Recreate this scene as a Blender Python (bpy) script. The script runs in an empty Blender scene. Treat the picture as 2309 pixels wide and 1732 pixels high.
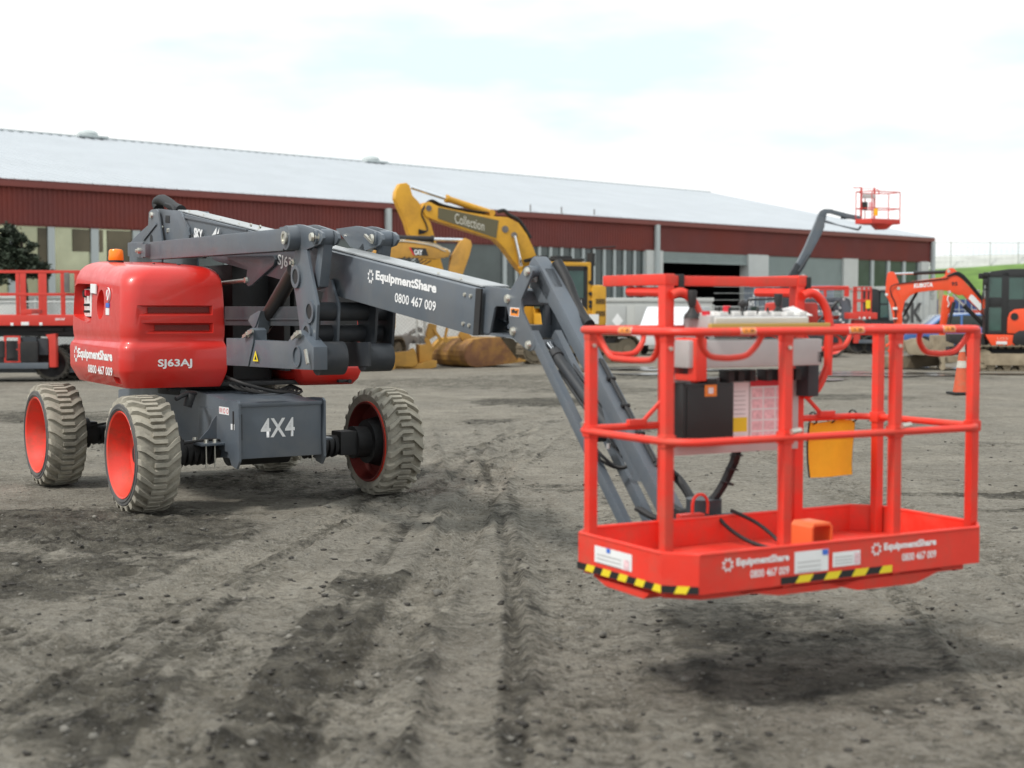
import bpy, bmesh, math, random
import numpy as np
from mathutils import Vector, Matrix
R = math.radians
sc = bpy.context.scene
COL = sc.collection

# ------------------------------------------------------------ camera, sky, sun
CH = 1.745; FPX = 3330.0; PITCH = math.atan((866-692)/3330.0)
cam = bpy.data.cameras.new('camera'); camo = bpy.data.objects.new('camera', cam); COL.objects.link(camo)
cam.sensor_width = 36; cam.lens = 36*FPX/2309
camo.location = (0, 0, CH); camo.rotation_euler = (R(90)-PITCH, 0, 0)
cam.clip_start = .1; cam.clip_end = 3000
cam.dof.use_dof = True; cam.dof.focus_distance = 13.0; cam.dof.aperture_fstop = 1.9
sc.camera = camo

SUN_EL, SUN_AZ = 52, -128          # azimuth from +Y, clockwise (behind the camera, to the left)
w = bpy.data.worlds.new('World'); sc.world = w; w.use_nodes = True
nt = w.node_tree; nt.nodes.clear()
def N(t, typ, **k):
    n = t.nodes.new(typ)
    for a, b in k.items():
        if a.startswith('i_'):
            key = a[2:]; key = int(key) if key.isdigit() else key.replace('_', ' ')
            n.inputs[key].default_value = b
        else: setattr(n, a, b)
    return n
out = N(nt, 'ShaderNodeOutputWorld'); bg = N(nt, 'ShaderNodeBackground'); bg.inputs[1].default_value = .1
sky = N(nt, 'ShaderNodeTexSky', sky_type='NISHITA', sun_disc=False, sun_elevation=R(SUN_EL), sun_rotation=R(SUN_AZ))
sky.air_density = 1.0; sky.dust_density = 2.0
tc = N(nt, 'ShaderNodeTexCoord'); mp = N(nt, 'ShaderNodeMapping'); mp.inputs['Scale'].default_value = (1.6, 1.6, 5.5); mp.inputs['Location'].default_value = (.15, .55, .9)
no = N(nt, 'ShaderNodeTexNoise', i_Scale=1.9, i_Detail=5.0, i_Roughness=.52)
rp = N(nt, 'ShaderNodeValToRGB'); rp.color_ramp.elements[0].position = .39; rp.color_ramp.elements[1].position = .55
rp.color_ramp.elements[0].color = (.0, .0, .0, 1); rp.color_ramp.elements[1].color = (1, 1, 1, 1)
mx = N(nt, 'ShaderNodeMix', data_type='RGBA'); mx.inputs[7].default_value = (11.0, 11.1, 11.0, 1)
thin = N(nt, 'ShaderNodeMix', data_type='RGBA'); thin.inputs[0].default_value = .90; thin.inputs[7].default_value = (8.5, 10.0, 10.6, 1)
nt.links.new(tc.outputs['Generated'], mp.inputs[0]); nt.links.new(mp.outputs[0], no.inputs['Vector'])
nt.links.new(no.outputs[0], rp.inputs[0]); nt.links.new(rp.outputs[0], mx.inputs[0])
nt.links.new(sky.outputs[0], thin.inputs[6]); nt.links.new(thin.outputs[2], mx.inputs[6]); nt.links.new(mx.outputs[2], bg.inputs[0]); nt.links.new(bg.outputs[0], out.inputs[0])
sl = bpy.data.lights.new('sun', 'SUN'); sl.energy = 2.7; sl.angle = R(8); sl.color = (1, .96, .9)
so = bpy.data.objects.new('sun', sl); COL.objects.link(so)
az = R(SUN_AZ); d = Vector((math.sin(az)*math.cos(R(SUN_EL)), math.cos(az)*math.cos(R(SUN_EL)), math.sin(R(SUN_EL))))
so.rotation_euler = d.to_track_quat('Z', 'Y').to_euler(); so.location = (-20, -20, 40)
sc.view_settings.view_transform = 'Standard'; sc.view_settings.look = 'None'; sc.view_settings.gamma = 1; sc.view_settings.exposure = 0.12

# ------------------------------------------------------------ helpers
def ray(px, py):
    a = (px-1154.5)/FPX; b = (866-py)/FPX
    return Vector((a, math.cos(PITCH)+b*math.sin(PITCH), -math.sin(PITCH)+b*math.cos(PITCH)))
EYE = Vector((0, 0, CH))
def ground(px, py):
    r = ray(px, py); t = -CH/r.z; return EYE+r*t
class Fr:
    """a place in the yard: its origin on the ground and its heading; measures photo points on its own planes"""
    def __init__(s, ox, oy, deg):
        s.o = Vector((ox, oy, 0)); s.a = R(deg); s.M = Matrix.Translation(s.o) @ Matrix.Rotation(s.a, 4, 'Z'); s.I = s.M.inverted()
    def p(s, px, py, x=None, y=None, z=None):
        o = s.I @ EYE; dd = s.I.to_3x3() @ ray(px, py)
        t = ((x-o.x)/dd.x) if x is not None else ((y-o.y)/dd.y) if y is not None else ((z-o.z)/dd.z)
        return o+dd*t

class MB:
    def __init__(s, xf=None): s.bm = bmesh.new(); s.xf = xf or Matrix.Identity(4)
    def _merge(s, t, mi=0):
        mp = {}
        for v in t.verts: mp[v] = s.bm.verts.new(s.xf @ v.co)
        for f in t.faces:
            try:
                nf = s.bm.faces.new([mp[v] for v in f.verts]); nf.material_index = mi
            except ValueError: pass
        t.free(); return s
    def _bev(s, t, b, seg=2):
        if b > 0:
            bmesh.ops.recalc_face_normals(t, faces=t.faces)
            es = [e for e in t.edges if len(e.link_faces) == 2 and e.calc_face_angle(0) > .5]
            if es: bmesh.ops.bevel(t, geom=es, offset=b, segments=seg, profile=.7, affect='EDGES', clamp_overlap=True)
    def box(s, c, size, rot=None, bev=0.0, mi=0):
        t = bmesh.new(); bmesh.ops.create_cube(t, size=1)
        m = Matrix.Translation(Vector(c)) @ (rot.to_4x4() if rot else Matrix.Identity(4)) @ Matrix.Diagonal((*size, 1))
        bmesh.ops.transform(t, matrix=m, verts=t.verts); s._bev(t, bev); return s._merge(t, mi)
    def bb(s, a, b, bev=0.0, mi=0):
        a = Vector(a); b = Vector(b); return s.box((a+b)/2, [abs(q) for q in (b-a)], None, bev, mi)
    def prism(s, pts, vec, bev=0.0, mi=0):
        t = bmesh.new(); vec = Vector(vec)
        a = [t.verts.new(Vector(p)) for p in pts]; b = [t.verts.new(Vector(p)+vec) for p in pts]; n = len(a)
        t.faces.new(a); t.faces.new(b[::-1])
        for i in range(n): t.faces.new((a[i], b[i], b[(i+1) % n], a[(i+1) % n]))
        bmesh.ops.recalc_face_normals(t, faces=t.faces); s._bev(t, bev); return s._merge(t, mi)
    def cyl(s, p0, p1, r, r2=None, n=18, mi=0, bev=0):
        t = bmesh.new(); p0 = Vector(p0); p1 = Vector(p1); dv = p1-p0; L = dv.length
        bmesh.ops.create_cone(t, cap_ends=True, segments=n, radius1=r, radius2=r if r2 is None else r2, depth=L)
        if bev: s._bev(t, bev)
        m = Matrix.Translation((p0+p1)/2) @ dv.to_track_quat('Z', 'Y').to_matrix().to_4x4()
        bmesh.ops.transform(t, matrix=m, verts=t.verts); return s._merge(t, mi)
    def bar(s, p0, p1, w, h, up=(0, 0, 1), bev=0.0, mi=0):
        p0 = Vector(p0); p1 = Vector(p1); x = (p1-p0); L = x.length; x.normalize(); u = Vector(up)
        y = u.cross(x)
        if y.length < 1e-4: y = Vector((1, 0, 0)).cross(x)
        y.normalize(); z = x.cross(y)
        m = Matrix((x, y, z)).transposed()
        return s.box((p0+p1)/2, (L, w, h), m, bev, mi)
    def tube(s, pts, r, n=10, k=4, closed=False, mi=0, radii=None):
        pts = [Vector(p) for p in pts]
        if k > 1 and len(pts) > 2:
            q = []; m = len(pts); rr = []
            for i in range(m-1 if not closed else m):
                p0 = pts[i-1] if (i > 0 or closed) else pts[0]; p1 = pts[i]; p2 = pts[(i+1) % m]; p3 = pts[(i+2) % m] if (i+2 < m or closed) else pts[-1]
                for j in range(k):
                    u = j/k; q.append(.5*((2*p1)+(p2-p0)*u+(2*p0-5*p1+4*p2-p3)*u*u+(3*p1-p0-3*p2+p3)*u**3))
            if not closed: q.append(pts[-1])
            pts = q
        t = bmesh.new(); rings = []; m = len(pts); nrm = None
        for i, p in enumerate(pts):
            a = pts[i-1] if (i > 0 or closed) else p; b = pts[(i+1) % m] if (i < m-1 or closed) else p
            tg = (b-a).normalized()
            if nrm is None:
                nrm = tg.orthogonal().normalized()
            else: nrm = (nrm-tg*nrm.dot(tg)).normalized()
            bn = tg.cross(nrm); rr = r if radii is None else radii[min(i//max(k, 1), len(radii)-1)]
            rings.append([t.verts.new(p+(nrm*math.cos(2*math.pi*j/n)+bn*math.sin(2*math.pi*j/n))*rr) for j in range(n)])
        for i in range(m if closed else m-1):
            a = rings[i]; b = rings[(i+1) % m]
            for j in range(n): t.faces.new((a[j], a[(j+1) % n], b[(j+1) % n], b[j]))
        if not closed: t.faces.new(rings[0][::-1]); t.faces.new(rings[-1])
        return s._merge(t, mi)
    def lathe(s, prof, o=(0, 0, 0), ax=(1, 0, 0), n=48, mi=0, closed=True):
        """prof: (along axis, radius)"""
        o = Vector(o); ax = Vector(ax).normalized(); u = ax.orthogonal().normalized(); v = ax.cross(u)
        t = bmesh.new(); rg = []
        for i in range(n):
            c = math.cos(2*math.pi*i/n); q = math.sin(2*math.pi*i/n)
            rg.append([t.verts.new(o+ax*a+(u*c+v*q)*r) for a, r in prof])
        m = len(prof)
        for i in range(n):
            a = rg[i]; b = rg[(i+1) % n]
            for j in range(m if closed else m-1):
                k = (j+1) % m
                if (a[j].co-b[j].co).length < 1e-6 and (a[k].co-b[k].co).length < 1e-6: continue
                t.faces.new((a[j], b[j], b[k], a[k]))
        bmesh.ops.remove_doubles(t, verts=t.verts, dist=1e-6)
        bmesh.ops.recalc_face_normals(t, faces=t.faces); return s._merge(t, mi)
    def ring(s, p, ax, ro, ri, th, n=28, mi=0):
        return s.lathe([(0, ro), (th*.8, ro), (th, ro-.15*(ro-ri)), (th, ri), (0, ri)], p, ax, n, mi)
    def bolt(s, p, ax, r=.018, h=.012, mi=0):
        p = Vector(p); ax = Vector(ax).normalized(); s.cyl(p, p+ax*h, r, r*.85, 10, mi); return s
    def quad(s, a, b, c, dd, mi=0):
        vs = [s.bm.verts.new(s.xf @ Vector(q)) for q in (a, b, c, dd)]; f = s.bm.faces.new(vs); f.material_index = mi; return s
def link(o, parent=None):
    COL.objects.link(o)
    if parent: o.parent = parent
    return o
def clusters(bm, gap=.004):
    """groups of pieces that touch each other"""
    bm.verts.index_update(); n = len(bm.verts); par = list(range(n))
    def find(a):
        while par[a] != a: par[a] = par[par[a]]; a = par[a]
        return a
    for e in bm.edges:
        a, b = find(e.verts[0].index), find(e.verts[1].index)
        if a != b: par[a] = b
    isl = {}
    for v in bm.verts: isl.setdefault(find(v.index), []).append(v)
    isl = list(isl.values())
    if len(isl) < 2 or len(isl) > 400: return None
    bx = []
    for vs in isl:
        c = np.array([v.co for v in vs]); bx.append((c.min(0)-gap, c.max(0)+gap))
    p2 = list(range(len(isl)))
    def f2(a):
        while p2[a] != a: a = p2[a]
        return a
    for i in range(len(isl)):
        for j in range(i):
            if np.all(bx[i][0] <= bx[j][1]) and np.all(bx[j][0] <= bx[i][1]):
                a, b = f2(i), f2(j)
                if a != b: p2[a] = b
    g = {}
    for i, vs in enumerate(isl): g.setdefault(f2(i), []).extend(vs)
    return sorted(g.values(), key=len, reverse=True) if len(g) > 1 else None
def obj(name, mb, mats, parent=None, sharp=35, label=None, split=True):
    if split and parent is not None:
        g = clusters(mb.bm)
        if g and len(g) <= 60:
            for vs in g[1:]:
                keep = set(vs); nb = bmesh.new(); mp = {v: nb.verts.new(v.co) for v in vs}
                for f in {f for v in vs for f in v.link_faces}:
                    nf = nb.faces.new([mp[v] for v in f.verts]); nf.material_index = f.material_index
                q = MB(); q.bm.free(); q.bm = nb; obj(name, q, mats, parent, sharp, label, False)
            bmesh.ops.delete(mb.bm, geom=[v for vs in g[1:] for v in vs], context='VERTS')
    me = bpy.data.meshes.new(name); mb.bm.normal_update(); mb.bm.to_mesh(me); mb.bm.free()
    for m in (mats if isinstance(mats, (list, tuple)) else [mats]): me.materials.append(m)
    for p in me.polygons: p.use_smooth = True
    me.set_sharp_from_angle(angle=R(sharp))
    o = bpy.data.objects.new(name, me); link(o, parent)
    if label: o['label'] = label
    return o
def tag(o, label=None, cat=None, group=None, kind=None):
    if label: o['label'] = label
    if cat: o['category'] = cat
    if group: o['group'] = group
    if kind: o['kind'] = kind
    return o
def thing(name, fr, label, cat, group=None):
    o = bpy.data.objects.new(name, None); o.empty_display_size = .3; COL.objects.link(o)
    o.location = fr.o; o.rotation_euler = (0, 0, fr.a); return tag(o, label, cat, group)
def cut(o, mb):
    """carve the shapes of mb out of o"""
    me = bpy.data.meshes.new('c'); bmesh.ops.recalc_face_normals(mb.bm, faces=mb.bm.faces); mb.bm.to_mesh(me); mb.bm.free()
    c = bpy.data.objects.new('c', me); COL.objects.link(c); c.parent = o.parent
    md = o.modifiers.new('b', 'BOOLEAN'); md.object = c; md.operation = 'DIFFERENCE'; md.solver = 'EXACT'
    bpy.context.view_layer.update(); dg = bpy.context.evaluated_depsgraph_get()
    nm = bpy.data.meshes.new_from_object(o.evaluated_get(dg)); o.modifiers.clear(); old = o.data; o.data = nm
    bpy.data.objects.remove(c); bpy.data.meshes.remove(old); nm.name = o.name
    nm.set_sharp_from_angle(angle=R(35))
def text(s, org, xd, yd, wid, hei, mat, parent, name='lettering', bold=.012, depth=.0, align='L'):
    cu = bpy.data.curves.new('t', 'FONT'); cu.body = s; cu.offset = bold; cu.resolution_u = 3; cu.space_character = 1.02
    to = bpy.data.objects.new('t', cu); COL.objects.link(to); bpy.context.view_layer.update()
    me = bpy.data.meshes.new_from_object(to.evaluated_get(bpy.context.evaluated_depsgraph_get()))
    bpy.data.objects.remove(to); bpy.data.curves.remove(cu)
    n = len(me.vertices); a = np.empty(n*3, 'f'); me.vertices.foreach_get('co', a); a = a.reshape(-1, 3)
    mn = a.min(0); mx_ = a.max(0); xd = np.array(Vector(xd).normalized()); yd = np.array(Vector(yd).normalized()); og = np.array(Vector(org))
    u = (a[:, 0]-mn[0])/(mx_[0]-mn[0])*wid; v = (a[:, 1]-mn[1])/(mx_[1]-mn[1])*hei
    if align == 'C': u -= wid/2
    co = og+u[:, None]*xd+v[:, None]*yd
    me.vertices.foreach_set('co', co.astype('f').ravel()); me.name = name; me.materials.clear(); me.materials.append(mat); me.update()
    o = bpy.data.objects.new(name, me); return link(o, parent)
def gear(mb, c, xd, yd, r, lift=(0, 0, 0)):
    """the ring-with-teeth emblem beside the company name"""
    c = Vector(c); xd = Vector(xd).normalized(); yd = Vector(yd).normalized()
    for i in range(8):
        a0 = i*math.pi/4+.12; pts = []
        for a in np.linspace(a0, a0+.56, 4): pts.append((a, 1.0))
        inner = [(a, .62) for a in np.linspace(a0+.56, a0, 4)]
        vs = [mb.bm.verts.new(mb.xf @ (c+xd*r*q*math.cos(a)+yd*r*q*math.sin(a))) for a, q in pts+inner]; mb.bm.faces.new(vs)
        am = a0+.28; vs = [mb.bm.verts.new(mb.xf @ (c+xd*r*q*math.cos(a)+yd*r*q*math.sin(a))) for a, q in ((am-.13, 1), (am+.13, 1), (am+.1, 1.2), (am-.1, 1.2))]; mb.bm.faces.new(vs)

# ------------------------------------------------------------ materials
MT = {}
def mat(name, col, rough=.5, metal=0., var=.0, vs=6., bump=0., bs=40., dirt=None, ds=3., damt=.5, coat=0., spec=.5):
    m = bpy.data.materials.new(name); m.use_nodes = True; t = m.node_tree; b = t.nodes['Principled BSDF']
    b.inputs['Base Color'].default_value = (*col, 1); b.inputs['Roughness'].default_value = rough; b.inputs['Metallic'].default_value = metal
    b.inputs['Coat Weight'].default_value = coat; b.inputs['Coat Roughness'].default_value = .08; b.inputs['Specular IOR Level'].default_value = spec
    tcn = N(t, 'ShaderNodeTexCoord')
    src = None
    if var or dirt:
        no = N(t, 'ShaderNodeTexNoise', i_Scale=vs, i_Detail=6.0, i_Roughness=.6); t.links.new(tcn.outputs['Object'], no.inputs['Vector'])
        c = N(t, 'ShaderNodeMix', data_type='RGBA'); c.inputs[6].default_value = (*[max(0, q*(1-var)) for q in col], 1); c.inputs[7].default_value = (*[min(1, q*(1+var)) for q in col], 1)
        rr = N(t, 'ShaderNodeMapRange', i_1=.3, i_2=.7); t.links.new(no.outputs[0], rr.inputs[0]); t.links.new(rr.outputs[0], c.inputs[0]); src = c.outputs[2]
        if dirt:
            n2 = N(t, 'ShaderNodeTexNoise', i_Scale=ds, i_Detail=9.0, i_Roughness=.68); t.links.new(tcn.outputs['Object'], n2.inputs['Vector'])
            r2 = N(t, 'ShaderNodeMapRange', i_1=.45, i_2=.68, i_4=damt); t.links.new(n2.outputs[0], r2.inputs[0])
            c2 = N(t, 'ShaderNodeMix', data_type='RGBA'); c2.inputs[7].default_value = (*dirt, 1); t.links.new(src, c2.inputs[6]); t.links.new(r2.outputs[0], c2.inputs[0]); src = c2.outputs[2]
            r3 = N(t, 'ShaderNodeMapRange', i_1=.35, i_2=.7, i_3=rough, i_4=min(1, rough+.3)); t.links.new(n2.outputs[0], r3.inputs[0]); t.links.new(r3.outputs[0], b.inputs['Roughness'])
        t.links.new(src, b.inputs['Base Color'])
    if bump:
        nb = N(t, 'ShaderNodeTexNoise', i_Scale=bs, i_Detail=4.0); t.links.new(tcn.outputs['Object'], nb.inputs['Vector'])
        bp = N(t, 'ShaderNodeBump', i_Strength=bump, i_Distance=.01); t.links.new(nb.outputs[0], bp.inputs['Height']); t.links.new(bp.outputs[0], b.inputs['Normal'])
    MT[name] = m; return m
DUST = (.24, .21, .165)
red = mat('red_paint', (.62, .023, .016), .28, 0, .06, 2, .02, 60, (.42, .06, .04), 2.2, .35, coat=.35)
bred = mat('basket_red', (.77, .038, .020), .38, 0, .08, 3, .05, 70, (.42, .10, .06), 7, .45)
bred_in = bred
grey = mat('steel_grey_paint', (.092, .110, .132), .30, 0, .10, 2.5, .04, 50, (.16, .155, .15), 2.2, .42, coat=.12)
dgrey = mat('dark_and_shaded_grey', (.028, .033, .040), .45, 0, .1, 3, .03, 50, (.08, .075, .07), 3, .4)  # dark parts; inner linkage uses it too, with shade put into the colour
rim_grime_shade = mat('grimy_shaded_rim_red', (.14, .014, .010), .7, 0, .3, 6)  # inner side of the rims: grime, with shade inside the wheel painted in
rimred = mat('rim_red', (.78, .045, .022), .38, 0, .06, 4, .03, 50, (.30, .10, .06), 5, .55, coat=.2)
black = mat('black_paint', (.012, .012, .013), .5, 0, .1, 4, .03, 40, (.05, .045, .04), 4, .4)
rubber = mat('black_rubber', (.02, .02, .02), .65, 0, .1, 10, .1, 60)
hose = mat('hose_rubber', (.010, .010, .011), .6, 0, .1, 10, .25, 120)
tyre_m = mat('dusty_tyre_rubber', (.33, .305, .25), .9, 0, .18, 5, .35, 55, (.10, .092, .08), 6, .5)
wall_m = mat('tyre_sidewall', (.075, .075, .076), .7, 0, .12, 8, .1, 40, DUST, 5, .4)
tyre_d = mat('muddy_tyre_rubber', (.06, .055, .048), .9, 0, .2, 4, .3, 40, (.14, .125, .1), 4, .6)
zinc = mat('zinc_plated', (.62, .60, .53), .35, .85, .1, 20)
chrome = mat('chrome_rod', (.8, .82, .85), .12, 1.)
alu = mat('aluminium_sheet', (.47, .46, .45), .42, .3, .06, 6)
white = mat('white_vinyl', (.80, .80, .80), .45, 0, .03, 12)
wpanel = mat('white_panel_paint', (.72, .73, .72), .5, 0, .06, 2, 0, 0, (.42, .40, .36), 1.2, .3)
yel = mat('excavator_yellow', (.66, .34, .022), .45, 0, .10, 1.2, .05, 20, (.34, .17, .035), 1.6, .5)
cyel = mat('worn_ochre_paint', (.52, .27, .045), .5, 0, .12, 1.5, .05, 20, (.26, .15, .05), 1.8, .6)
kor = mat('orange_paint', (.80, .068, .013), .4, 0, .06, 1.5, .02, 20, (.5, .09, .03), 2, .35, coat=.2)
rust = mat('rusty_steel', (.24, .125, .05), .8, 0, .3, 2.2, .3, 30, (.62, .35, .06), 1.0, 1.0)
mudst = mat('muddy_steel', (.30, .25, .175), .85, 0, .2, 2.5, .3, 25, (.15, .115, .075), 2.2, .7)
mudtr = mat('muddy_track', (.20, .165, .115), .85, 0, .25, 3, .3, 20, (.07, .058, .042), 3, .7)
oldst = mat('weathered_steel', (.16, .15, .145), .7, .2, .2, 2.5, .2, 20, (.26, .22, .17), 2.5, .6)
glass_d = mat('dark_glass', (.018, .03, .028), .06, 0, .1, 2, spec=.7)
glass_g = mat('green_tinted_glass', (.03, .075, .06), .08, 0, .25, 1.2, spec=.7)
amber = mat('amber_lens', (.95, .24, .01), .25)
lab_or = mat('orange_label', (.85, .26, .03), .45, 0, .1, 60)
lab_ye = mat('yellow_label', (.80, .62, .02), .45)
lab_re = mat('red_label', (.62, .02, .035), .45)
lab_bl = mat('blue_label', (.05, .16, .60), .45)
lab_pk = mat('pink_print', (.78, .52, .55), .5, 0, .25, 55)
blk_v = mat('black_vinyl', (.015, .015, .015), .4)
bagm = mat('yellow_canvas', (.88, .50, .018), .75, 0, .06, 10, .2, 60)
coverm = mat('grey_cover_sheet', (.40, .42, .43), .3, .3, .08, 4, 0, 0, (.3, .29, .27), 3, .4)
gold = mat('gold_trim', (.50, .34, .08), .4, .2)
foot = mat('orange_cast_shell', (.70, .15, .045), .4)

# ============================================================ THE BOOM LIFT
TF = Fr(-2.83, 14.13, 29.1)                     # slewing frame: x across (+ = right of picture), y backwards, z up
CF = Fr(-3.2917, 12.4, 33.0)                    # chassis frame, same axes
z1 = lambda x, y: (x/3.687, 420+y/3.687)
z2 = lambda x, y: (x/3.687, 820+y/3.687)
z3 = lambda x, y: (300+x/3.687, 430+y/3.687)
z4 = lambda x, y: (450+x/3.687, 780+y/3.687)
z5 = lambda x, y: (700+x/3.687, 380+y/3.687)
z6 = lambda x, y: (1050+x/3.687, 560+y/3.687)
def T(f, s, h): return Vector((s, -f, h))
def tp(q, s): return TF.p(q[0], q[1], x=s)
def plate(mb, z, pts, s, t, bev=.004): return mb.prism([tp(z(*p), s) for p in pts], (t, 0, 0), bev)

lift = thing('boom_lift', TF, 'large red and grey boom lift nearest the camera, its red work basket held low', 'boom lift')
CX = TF.I @ CF.M                                # chassis coordinates -> lift coordinates
def C(f, s, h): return Vector((s, -f, h))

def tyre_mesh(Rr=.5, w=.355, lugs=24, body=tyre_m):
    mb = MB(); mb.lathe([(.015, Rr*.745), (.004, Rr*.80), (-.004, Rr*.88), (.03, Rr*.915), (.06, Rr*.925), (w-.06, Rr*.925), (w-.03, Rr*.915), (w+.004, Rr*.88), (w-.004, Rr*.80), (w-.015, Rr*.745)], n=72)
    rb = Rr*.91; k = w/.355
    for side in (0, 1):
        for i in range(lugs):
            th = 2*math.pi*(i+.5*side)/lugs
            path = [(-.006, -.05, Rr*.865, Rr*.89, .060), (.006, -.04, rb*.97, Rr*.965, .066), (.04, .0, rb, Rr*.995, .060), (.125, .135, rb, Rr*1.004, .046), (.235, .135, rb, Rr*1.004, .046)]
            pr = None
            for a, dt, r0, r1, hw in path:
                a *= k; A = a if side == 0 else w-a
                q = []
                for tt, r in ((-hw, r0), (-hw*.72, r1), (hw*.72, r1), (hw, r0)):
                    ang = th+dt+tt; q.append(mb.bm.verts.new(mb.xf @ Vector((A, r*math.cos(ang), r*math.sin(ang)))))
                if pr:
                    for j in range(3): mb.bm.faces.new((pr[j], pr[j+1], q[j+1], q[j]) if side else (pr[j], q[j], q[j+1], pr[j+1]))
                else: mb.bm.faces.new(q)
                pr = q
            mb.bm.faces.new(pr)
    bmesh.ops.recalc_face_normals(mb.bm, faces=mb.bm.faces)
    return mb
def side_ring(Rr=.5, w=.355):
    mb = MB()
    mb.lathe([(-.006, Rr*.865), (-.012, Rr*.85), (-.012, Rr*.76), (.0, Rr*.735), (.03, Rr*.735), (.03, Rr*.86)], n=64)
    mb.lathe([(-.018, Rr*.80), (-.018, Rr*.78), (-.006, Rr*.77), (-.006, Rr*.81)], n=64)
    mb.lathe([(w+.006, Rr*.865), (w+.012, Rr*.85), (w+.012, Rr*.76), (w, Rr*.735), (w-.03, Rr*.735), (w-.03, Rr*.86)], n=64)
    return mb
def rim_mesh(Rr=.5, w=.355):
    mb = MB(); r = Rr*.735
    # deep outer dish, thin barrel, disc, inner lip
    mb.lathe([(-.004, r+.006), (-.012, r), (-.004, r-.012), (.05, r-.03), (.10, r-.055), (.17, r-.075), (.20, r-.12), (.205, .13), (.215, .13), (.215, r-.07), (.25, r-.03), (w+.006, r-.012), (w+.010, r), (w, r+.006)], n=64)
    return mb
def hub_mesh(w=.355):
    mb = MB(); mb.cyl((.16, 0, 0), (.50, 0, 0), .13, .15, 24); mb.cyl((.225, 0, 0), (.36, 0, 0), .235, .20, 32); mb.cyl((.195, 0, 0), (.12, 0, 0), .10, .085, 20)
    for i in range(9):
        a = i*2*math.pi/9; mb.bolt((.204, .105*math.cos(a), .105*math.sin(a)), (-1, 0, 0), .012, .02)
    return mb
w0 = obj('wheel', hub_mesh(), black, lift)
t0 = obj('tyre', tyre_mesh(), tyre_m, w0, 28); sw0 = obj('tyre_sidewall', side_ring(), wall_m, w0); _rm = rim_mesh()
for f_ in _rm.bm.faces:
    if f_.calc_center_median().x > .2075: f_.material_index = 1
r0 = obj('rim', _rm, [rimred, rim_grime_shade], w0)
def place_wheel(f, s, flip, rot, first=False, steer=0):
    w_ = w0 if first else w0.copy()
    if not first:
        COL.objects.link(w_); w_.parent = lift
        for c in (t0, sw0, r0):
            d_ = c.copy(); COL.objects.link(d_); d_.parent = w_
    w_.matrix_basis = CX @ Matrix.Translation(C(f, s, .497)) @ Matrix.Rotation(R(180 if flip else 0)+R(steer), 4, 'Z') @ Matrix.Rotation(rot, 4, 'X')
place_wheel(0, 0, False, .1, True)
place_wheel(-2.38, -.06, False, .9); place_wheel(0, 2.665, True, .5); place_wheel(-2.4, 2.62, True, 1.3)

# chassis
m = MB(CX)
m.prism([C(f, .86, h) for f, h in ((.5, .455), (.5, .915), (.25, .935), (-.5, .99), (-1.9, .99), (-2.7, .9), (-2.75, .45), (-1.6, .40), (-.6, .40))], (.76, 0, 0), .012)
ch = obj('chassis', m, grey, lift)
m = MB(CX)   # side plates with hooked corners
m.prism([C(f, .835, h) for f, h in ((.53, .93), (.49, .955), (.3, .95), (-.05, .86), (-.4, .85), (-.4, .52), (.28, .50), (.36, .39), (.47, .37), (.53, .44))], (.022, 0, 0), .006)
m.prism([C(f, 1.625, h) for f, h in ((.53, .93), (.49, .955), (.3, .95), (-.4, .9), (-.4, .52), (.28, .50), (.36, .39), (.47, .37), (.53, .44))], (.022, 0, 0), .006)
m.bb(C(.515, .857, .895), C(.3, 1.625, .93), .01)
obj('side_plate', m, grey, ch)
m = MB(CX); m.bb(C(.533, .86, .62), C(.531, .865, .84)); m.bb(C(.40, .832, .70), C(.43, .834, .86)); m.bb(C(-.12, .832, .52), C(-.105, .834, .68))
obj('slot', m, black, ch)
m = MB(CX)   # axle saddles
for s0, s1 in ((.62, .835), (1.647, 1.86)):
    m.bb(C(-.2, s0, .555), C(.22, s1, .575), .004)
m.prism([C(.02, .835, .575), C(.02, .66, .578), C(.02, .70, .62), C(.02, .76, .68), C(.02, .80, .76), C(.02, .835, .80)], (0, -.016, 0), 0)
m.prism([C(.02, 1.65, .575), C(.02, 1.82, .578), C(.02, 1.72, .68), C(.02, 1.65, .80)], (0, -.016, 0), 0)
sd = obj('axle_saddle', m, grey, ch)
m = MB(CX)
for s_ in (.70, .78, 1.70, 1.80):
    for f_ in (.13, -.13): m.cyl(C(f_, s_, .36), C(f_, s_, .60), .008, n=8); m.bolt(C(f_, s_, .575), (0, 0, 1), .022, .03)
obj('saddle_bolt', m, zinc, ch)
for fy in (0, -2.4):
    m = MB(CX); m.cyl(C(fy, .3, .5), C(fy, 2.3, .5), .075, n=20); m.cyl(C(fy, .95, .5), C(fy, 1.5, .5), .15, n=20)
    for i in range(6):
        for a in (.50, 1.68): m.cyl(C(fy, a+i*.055, .47), C(fy, a+.038+i*.055, .47), .100, .088, 18)
    for a, b in ((.36, .52), (2.0, 2.28)): m.box(C(fy, (a+b)/2, .5), (b-a, .2, .22), None, .02)
    m.tube([C(fy+.09, .4, .56), C(fy+.12, .7, .60), C(fy+.1, .9, .58)], .012)
    obj('axle', m, black, lift)
m = MB(CX); m.cyl(C(-.1, .62, .88), C(-.1, .66, .98), .04); m.tube([C(-.05, .5, .95), C(-.1, .62, .99), C(-.25, .75, .98)], .02)
obj('hose_bundle', m, hose, ch)
o = C(.503, 0, 0)
xd = CX.to_3x3() @ Vector((1, 0, 0)); up = Vector((0, 0, 1))
def ct(p): return CX @ p
text('4X4', ct(C(.504, 1.045, .63)), xd, up, .315, .165, white, ch, bold=.018)
m = MB(CX); m.bb(C(.32, .8325, .82), C(.10, .8335, .885)); m.bb(C(.44, .8325, .70), C(.36, .8335, .75)); obj('decal', m, white, ch)
m = MB(CX)
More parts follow.
